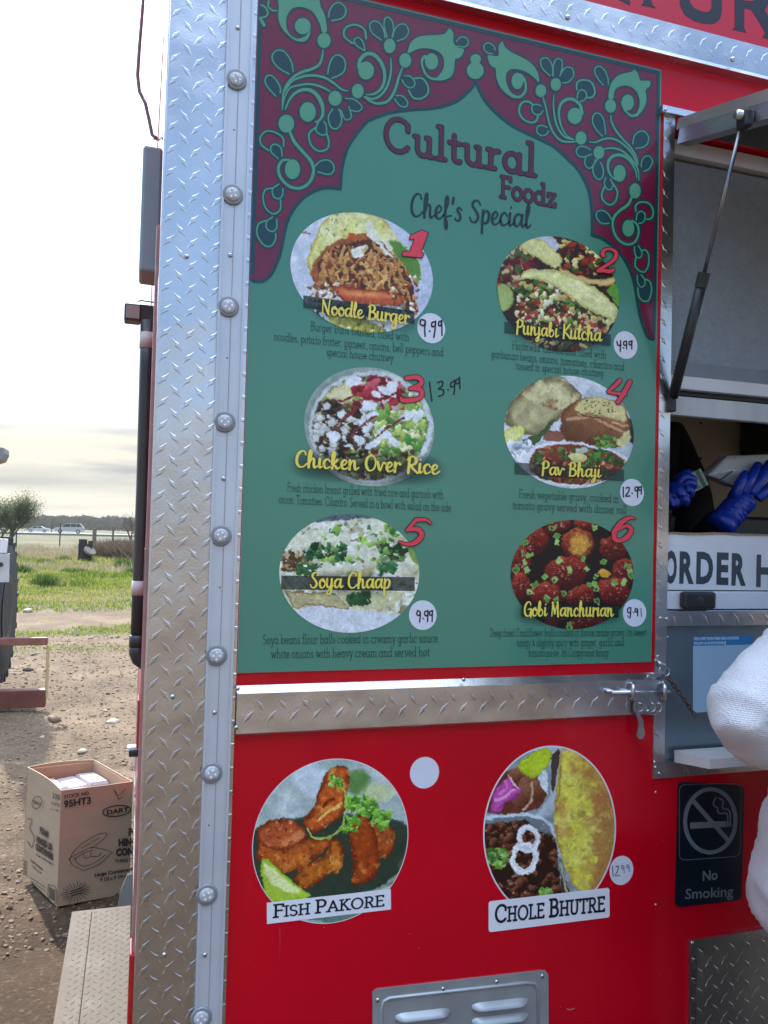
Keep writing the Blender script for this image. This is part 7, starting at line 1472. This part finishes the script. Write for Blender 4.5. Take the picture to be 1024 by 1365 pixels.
def head(parent, c, s, face, skinm, hairm):
    """a head with face, ears and hair; face = horizontal direction it looks"""
    f = Vector(face).normalized(); r = Vector((f.y, -f.x, 0)); u = Vector((0, 0, 1)); c = Vector(c)
    b_ = bmesh.new(); bmesh.ops.create_icosphere(b_, subdivisions=4, radius=1); v = []
    for q in b_.verts:
        x, y, z = q.co; w = .74*(1-.22*max(0, -z)**1.5); d = .9*(1-.12*max(0, -z)); Y = y*d; Z = z*1.16
        if y > 0:
            Y += .16*math.exp(-((x/.12)**2+((z+.12)/.22)**2)); Y -= .09*(math.exp(-(((x-.3)/.16)**2+((z-.08)/.1)**2))+math.exp(-(((x+.3)/.16)**2+((z-.08)/.1)**2))); Y += .05*math.exp(-((x/.26)**2+((z+.5)/.07)**2)); Y += .07*math.exp(-((x/.3)**2+((z+.85)/.15)**2))
        v.append((c+r*x*w*s+f*Y*s+u*Z*s)[:])
    fc = [[q.index for q in p_.verts] for p_ in b_.faces]; b_.free()
    h = add('head', v, fc, skinm, parent, smooth=True)
    EY = mat('eye_white', (.7, .68, .65), .2); PU = mat('pupil', (.02, .012, .01), .15)
    for sg in (-1, 1):
        e = c+r*sg*.29*s+f*.76*s+u*.09*s
        MB().lathe(e, f, [(.10*s, 0), (.08*s, .05*s), (.03*s, .075*s)], 12).build('eye', EY, h, smooth=True)
        MB().lathe(e+f*.07*s, f, [(.04*s, 0), (.02*s, .012*s)], 10).build('pupil', PU, h)
        MB().lathe(c+r*sg*.70*s-u*.02*s, r*sg+f*-.2, [(.20*s, 0), (.24*s, .06*s), (.12*s, .08*s)], 14).build('ear', skinm, h, smooth=True)
        MB().tube([c+r*sg*.16*s+f*.86*s+u*.26*s, c+r*sg*.30*s+f*.84*s+u*.30*s, c+r*sg*.42*s+f*.74*s+u*.25*s], [.02*s, .03*s, .015*s], 6).build('eyebrow', hairm, h, smooth=True)
    MB().tube([c+r*-.2*s+f*.86*s-u*.5*s, c+f*.93*s-u*.5*s, c+r*.2*s+f*.86*s-u*.5*s], [.02*s, .05*s, .02*s], 8).build('mouth', mat('lips', (.35, .13, .11), .5), h, smooth=True)
    b_ = bmesh.new(); bmesh.ops.create_icosphere(b_, subdivisions=4, radius=1); idx = {}; v = []; fc = []
    for q in b_.verts:
        x, y, z = q.co; v.append((c+r*x*.80*s+f*(y*.96-.05)*s+u*z*1.24*s+u*.02*s)[:])
    for p_ in b_.faces:
        m_ = p_.calc_center_median()
        if m_.z > .38 or (m_.y < .05 and m_.z > -.62): fc.append([q.index for q in p_.verts])
    b_.free(); add('hair', v, fc, hairm, parent, smooth=True); return h
def shoe(parent, heel, d, m):
    d = Vector(d).normalized(); h = Vector(heel); limb('shoe', [h+Vector((0, 0, .045)), h+d*.10+Vector((0, 0, .05)), h+d*.19+Vector((0, 0, .036)), h+d*.25+Vector((0, 0, .03))], [.042, .046, .042, .026], m, parent, 2)
SKN = mat('skin', (.30, .16, .10), .5, noise=.05); HAIRM = mat('dark_hair', (.012, .010, .009), .6, bump=.002, bscale=200)
JKT = mat('white_jacket', (.70, .69, .75), .8, noise=.05, nscale=18, bump=.0016, bscale=260)
# knitted dots in the fabric
jn = JKT.node_tree; vj = jn.nodes.new('ShaderNodeTexVoronoi'); vj.inputs['Scale'].default_value = 330; vj.inputs['Randomness'].default_value = .15
tj = jn.nodes.new('ShaderNodeTexCoord'); jn.links.new(tj.outputs['Object'], vj.inputs['Vector']); bj = jn.nodes.new('ShaderNodeBump'); bj.inputs['Distance'].default_value = .0022; bj.inputs['Strength'].default_value = 1
jn.links.new(vj.outputs['Distance'], bj.inputs['Height']); pj = jn.nodes['Principled BSDF']; old = pj.inputs['Normal'].links[0].from_socket; jn.links.new(old, bj.inputs['Normal']); jn.links.new(bj.outputs[0], pj.inputs['Normal'])
def Pd(px, py, y): return Vector(W(px, py, y))
# customer standing at the counter, facing it, mostly outside the frame on the right
yc = -.34
e_ = Pd(974, 968, yc-.05); sh_ = Pd(1102, 822, yc); wr = Pd(1090, 1000, yc+.10)
cu = thing('person', (float(sh_.x)+.16, yc, 0), 'customer in a white textured jacket with bent elbow at right edge', 'person')
bxc = float(sh_.x)+.20; hipz = .93; shz = float(sh_.z)
TRO = mat('dark_trousers', (.03, .033, .04), .8, noise=.1)
# one continuous body under the clothes: trunk, legs, arms
V_, E_, R_ = [], [], []
def path(pts, rad, start=None):
    i0 = start
    for p_, r_ in zip(pts, rad):
        V_.append(p_); R_.append(r_); k = len(V_)-1
        if i0 is not None: E_.append((i0, k))
        i0 = k
    return i0
path([(bxc, yc, hipz)], [(.15, .11)]); waist = path([(bxc, yc, hipz+.16)], [(.13, .10)], 0); chest = path([(bxc, yc, shz-.13)], [(.16, .11)], waist); neck = path([(bxc, yc, shz+.03), (bxc, yc, shz+.1)], [(.09, .08), (.055, .055)], chest)
path([sh_, (sh_+e_)/2, e_, (e_+wr)/2, wr, wr+Vector((.06, .05, .0))], [.045, .036, .028, .028, .024, .028], chest)
rs = Vector((2*bxc-sh_.x, sh_.y, sh_.z)); path([rs, rs+Vector((.06, .05, -.28)), rs+Vector((-.05, .28, -.30)), rs+Vector((-.08, .34, -.28))], [.06, .042, .028, .03], chest)
for sg in (-1, 1): path([(bxc+sg*.10, yc, hipz-.08), (bxc+sg*.11, yc-.01, .50), (bxc+sg*.11, yc+.02, .10)], [.085, .06, .042], 0)
skin_mesh('body', V_, E_, R_, SKN, cu)
hc = Vector((bxc, yc+.01, shz+.26)); head(cu, hc, .105, (0, 1, 0), SKN, HAIRM)
# jacket: trunk and two sleeves in one surface
V_, E_, R_ = [], [], []
jx = float(Pd(1021, 1200, yc).x)+.165
path([(jx+.028, yc, float(Pd(1000, 1301, yc).z))], [(.205, .14)]); a_ = path([(jx+.030, yc, float(Pd(1000, 1262, yc).z)), (jx+.036, yc, float(Pd(1000, 1130, yc).z)), (jx+.06, yc, float(Pd(1000, 1050, yc).z)), (bxc, yc, shz-.2), (bxc, yc, shz-.08)], [(.205, .145), (.182, .14), (.18, .14), (.20, .14), (.17, .12)], 0); path([(bxc, yc, shz+.04)], [(.075, .075)], a_)
d1 = (e_-sh_)
path([sh_+Vector((.03, 0, -.03)), sh_+d1*.35, sh_+d1*.72, e_+Vector((.0, 0, .006)), e_+(wr-e_)*.25, e_+(wr-e_)*.6, wr], [.085, .066, .060, .057, .060, .056, .045], a_)
path([rs, rs+Vector((.03, .02, -.16)), rs+Vector((.06, .05, -.29)), rs+Vector((.0, .18, -.31)), rs+Vector((-.05, .27, -.30))], [.085, .075, .068, .06, .045], a_)
jk = skin_mesh('jacket', V_, E_, R_, JKT, cu, 0, 4); cloth_wrinkle(jk, .009, .12, 7); folds(jk, .046, .075, 3, (.75, 0, -.65), .3, 2.2, float(e_.z)-.13); folds(jk, .020, .038, 13, (.9, .2, .4), .22, 2.0, float(e_.z)-.13)
V_, E_, R_ = [], [], []; path([(bxc, yc, hipz+.02)], [(.17, .13)])
for sg in (-1, 1): path([(bxc+sg*.10, yc, hipz-.10), (bxc+sg*.11, yc-.01, .50), (bxc+sg*.11, yc+.02, .09)], [.098, .075, .07], 0)
skin_mesh('trousers', V_, E_, R_, TRO, cu)
for sg in (-1, 1): shoe(cu, (bxc+sg*.11, yc-.03, 0), (0.1*sg, 1, 0), WHITEP)
def fingers(parent, root, specs, m, rad):
    for pts in specs:
        n_ = len(pts); fo_ = limb('finger', pts, [rad*(1.05-.22*i/(n_-1)) for i in range(n_)], m, parent, 3, 3 if m is not SKN else 1)
        if m is not SKN: folds(fo_, .0028, .008, 4, (.45, 0, .9), .3)
for hx, d_ in ((wr, Vector((.8, .6, 0))), (rs+Vector((-.05, .28, -.30)), Vector((-.3, .95, 0)))):
    d_ = d_.normalized(); s2 = Vector((0, 0, 1)); p_ = Vector(hx)+d_*.05; limb('hand', [Vector(hx), p_, p_+d_*.045], [.026, .036, .034], SKN, cu)
    fingers(cu, p_, [[p_+d_*.03+s2*o_, p_+d_*.07+s2*o_*1.1, p_+d_*(.07+l_*.5)+s2*o_*1.15-Vector((0, 0, .012)), p_+d_*(.07+l_)+s2*o_*1.1-Vector((0, 0, .03))] for o_, l_ in ((.024, .055), (.008, .065), (-.008, .06), (-.024, .045))]+[[p_-d_*.01+s2*.02, p_+d_*.02+s2*.05, p_+d_*.05+s2*.058]], SKN, .009)

# worker inside the truck, blue gloves
GLV = mat('blue_glove', (.012, .045, .40), .32, noise=.12, nscale=30, bump=.0022, bscale=34, stretch=(1, 1, 1), spec=.6)
BLK = mat('black_shirt', (.008, .008, .012), .85, noise=.1)
yw = .60
wk = thing('person', (float(Pd(868, 700, yw).x), yw, ZB), 'worker in black inside the window wearing blue gloves', 'person')
wx = float(Pd(842, 700, yw).x); wsz = float(Pd(900, 585, yw).z); 
hR = Pd(890, 660, .22); hL = Pd(972, 688, .20)
V_, E_, R_ = [], [], []; hz_ = wsz-.52
shL = Vector((wx+.13, yw-.02, wsz-.03)); shR = Vector((wx-.2, yw-.02, wsz-.02)); elL = Pd(925, 745, .42); elR = Pd(850, 740, .38)
path([(wx, yw, hz_)], [(.14, .11)]); w2 = path([(wx, yw, hz_+.18), (wx, yw, wsz-.1)], [(.13, .1), (.15, .1)], 0); path([(wx, yw-.01, wsz+.05), (wx, yw-.02, wsz+.12)], [.06, .05], w2)
path([shL, elL, hL], [.05, .038, .026], w2); path([shR, elR, hR], [.05, .038, .026], w2)
for sg in (-1, 1): path([(wx+sg*.1, yw, hz_-.1), (wx+sg*.1, yw, ZB+.45), (wx+sg*.1, yw, ZB+.08)], [.08, .055, .04], 0)
skin_mesh('body', V_, E_, R_, SKN, wk); head(wk, (wx-.03, yw-.05, wsz+.26), .1, (.25, -1, 0), SKN, HAIRM)
V_, E_, R_ = [], [], []
path([(wx, yw, hz_)], [(.17, .13)]); w2 = path([(wx, yw, hz_+.2), (wx+.01, yw, wsz-.14)], [(.17, .13), (.17, .12)], 0); path([(wx, yw-.01, wsz+.03)], [.075], w2)
path([shL, (shL+elL)/2+Vector((.01, 0, 0)), elL, (elL+hL)/2, hL+Vector((-.012, .01, -.01))], [.085, .075, .06, .052, .042], w2); path([shR, (shR+elR)/2, elR, (elR+hR)/2, hR+Vector((-.03, .02, -.01))], [.08, .075, .06, .052, .04], w2)
tsh = skin_mesh('shirt', V_, E_, R_, BLK, wk, 0, 3); cloth_wrinkle(tsh, .006, .09, 5)
V_, E_, R_ = [], [], []; path([(wx, yw, hz_)], [(.16, .13)])
for sg in (-1, 1): path([(wx+sg*.1, yw, hz_-.12), (wx+sg*.1, yw, ZB+.45), (wx+sg*.1, yw, ZB+.07)], [.095, .07, .065], 0)
skin_mesh('trousers', V_, E_, R_, TRO, wk)
for sg in (-1, 1): shoe(wk, (wx+sg*.1, yw+.05, ZB), (0, -1, 0), BLACK)
# hand on the right holding the terminal
V_, E_, R_ = [], [], []
path([Pd(966, 696, .20)], [.036]); k1 = path([Pd(972, 686, .20), Pd(985, 672, .197), Pd(998, 661, .195)], [(.036, .034), (.038, .034), (.040, .030)], 0)
gl = skin_mesh('glove', V_, E_, R_, GLV, wk, 0, 4); cloth_wrinkle(gl, .004, .02, 3); folds(gl, .006, .011, 5, (.6, 0, .8), .25)
MB().tube([Pd(957, 704, .20), Pd(961, 700, .20), Pd(968, 692, .20)], [.033, .037, .034], 18).build('glove_cuff', GLV, wk, smooth=True)
fs_ = [[Pd(980, 664, .19), Pd(984, 650, .18), Pd(990, 638, .185), Pd(994.5, 631, .20)], [Pd(990, 660, .19), Pd(999, 642, .178), Pd(1006, 628, .19), Pd(1011, 619, .215)], [Pd(1001, 660, .19), Pd(1013, 642, .178), Pd(1021, 626, .19), Pd(1026, 616, .215)], [Pd(1008, 666, .19), Pd(1024, 652, .18), Pd(1035, 638, .19), Pd(1042, 628, .215)], [Pd(976, 680, .21), Pd(976, 664, .245), Pd(984, 650, .275), Pd(993, 642, .28)]]
fingers(wk, None, fs_, GLV, .0138)
# hand on the left pinching the card
V_, E_, R_ = [], [], []; path([Pd(884, 672, .22)], [.026]); path([Pd(893, 664, .215), Pd(903, 656, .21), Pd(910, 651, .205)], [(.036, .03), (.04, .028), (.034, .024)], 0)
gr_ = skin_mesh('glove', V_, E_, R_, GLV, wk, 0, 4); cloth_wrinkle(gr_, .007, .018, 6); folds(gr_, .009, .012, 8, (.8, 0, .6), .4)
fingers(wk, None, [[Pd(904, 646, .205), Pd(913, 636, .195), Pd(921, 637, .19), Pd(926, 641, .196)], [Pd(909, 650, .20), Pd(917, 643, .188), Pd(923, 645, .187), Pd(925, 650, .195)], [Pd(908, 657, .20), Pd(916, 652, .187), Pd(921, 656, .187), Pd(920, 661, .195)], [Pd(904, 664, .20), Pd(911, 664, .187), Pd(915, 668, .188), Pd(912, 672, .196)], [Pd(900, 644, .22), Pd(910, 634, .225), Pd(920, 631, .222), Pd(927, 634, .21)]], GLV, .0120)
# the card
cd = thing('payment_card', tuple(Pd(918, 659, .202)), 'green payment card with dark stripe held in a blue glove', 'card')
mb = MB(); px_prism(mb, [(911, 636), (934, 624.2), (945, 646), (919, 659.5)], .2025, .2045); fixn(mb.build('sheet', pm('card_green', '7fa58a', .3, .9, noise=.15, nscale=60), cd))
flat('stripe', [[(926.5, 628.2), (931.2, 625.8), (942.2, 647.5), (937.8, 649.8)]], pm('card_stripe', '1d3a40', .3, .8), .202, cd)
flat('card_print', [ell(927, 651, 1.6, 1.4, 12), [(930, 649), (934, 647), (935, 650), (931, 652)]], pm('card_blue', '2f5f9a', .3, .8), .202, cd)
# the terminal
tm = thing('card_reader', tuple(Pd(985, 645, .24)), 'white card reader held up by the gloved hand on the right', 'card reader')
pts = [Pd(970, 607.5, .25), Pd(1062, 604, .25), Pd(963, 614, .235), Pd(972, 627, .218), Pd(1062, 624, .218), Pd(944.5, 633, .238), Pd(977, 647, .238), Pd(1062, 664, .24)]
pts += [p_+Vector((0, .035, 0)) for p_ in (pts[0], pts[1], pts[5], pts[6], pts[7])]
b_ = bmesh.new()
for p_ in pts: b_.verts.new(p_)
r_ = bmesh.ops.convex_hull(b_, input=b_.verts); bmesh.ops.delete(b_, geom=[g for g in r_['geom_interior'] if isinstance(g, bmesh.types.BMVert)], context='VERTS')
bmesh.ops.bevel(b_, geom=b_.edges[:], offset=.003, segments=3, affect='EDGES', profile=.5, clamp_overlap=True)
b_.verts.index_update(); add('shell', [v.co[:] for v in b_.verts], [[v.index for v in f.verts] for f in b_.faces], mat('reader_white', (.78, .80, .84), .25, noise=.03), tm, smooth=False); b_.free()
flat('slot', caps([(959, 641), (976, 628.5)], .9, 8), BLACK, .214, tm)
flat('seam', caps([(948, 632), (966, 613)], .35, 6)+caps([(955, 633), (961, 628.5)], .3, 6)+caps([(980, 609), (980, 613)], .35, 6), GREYP, .226, tm)
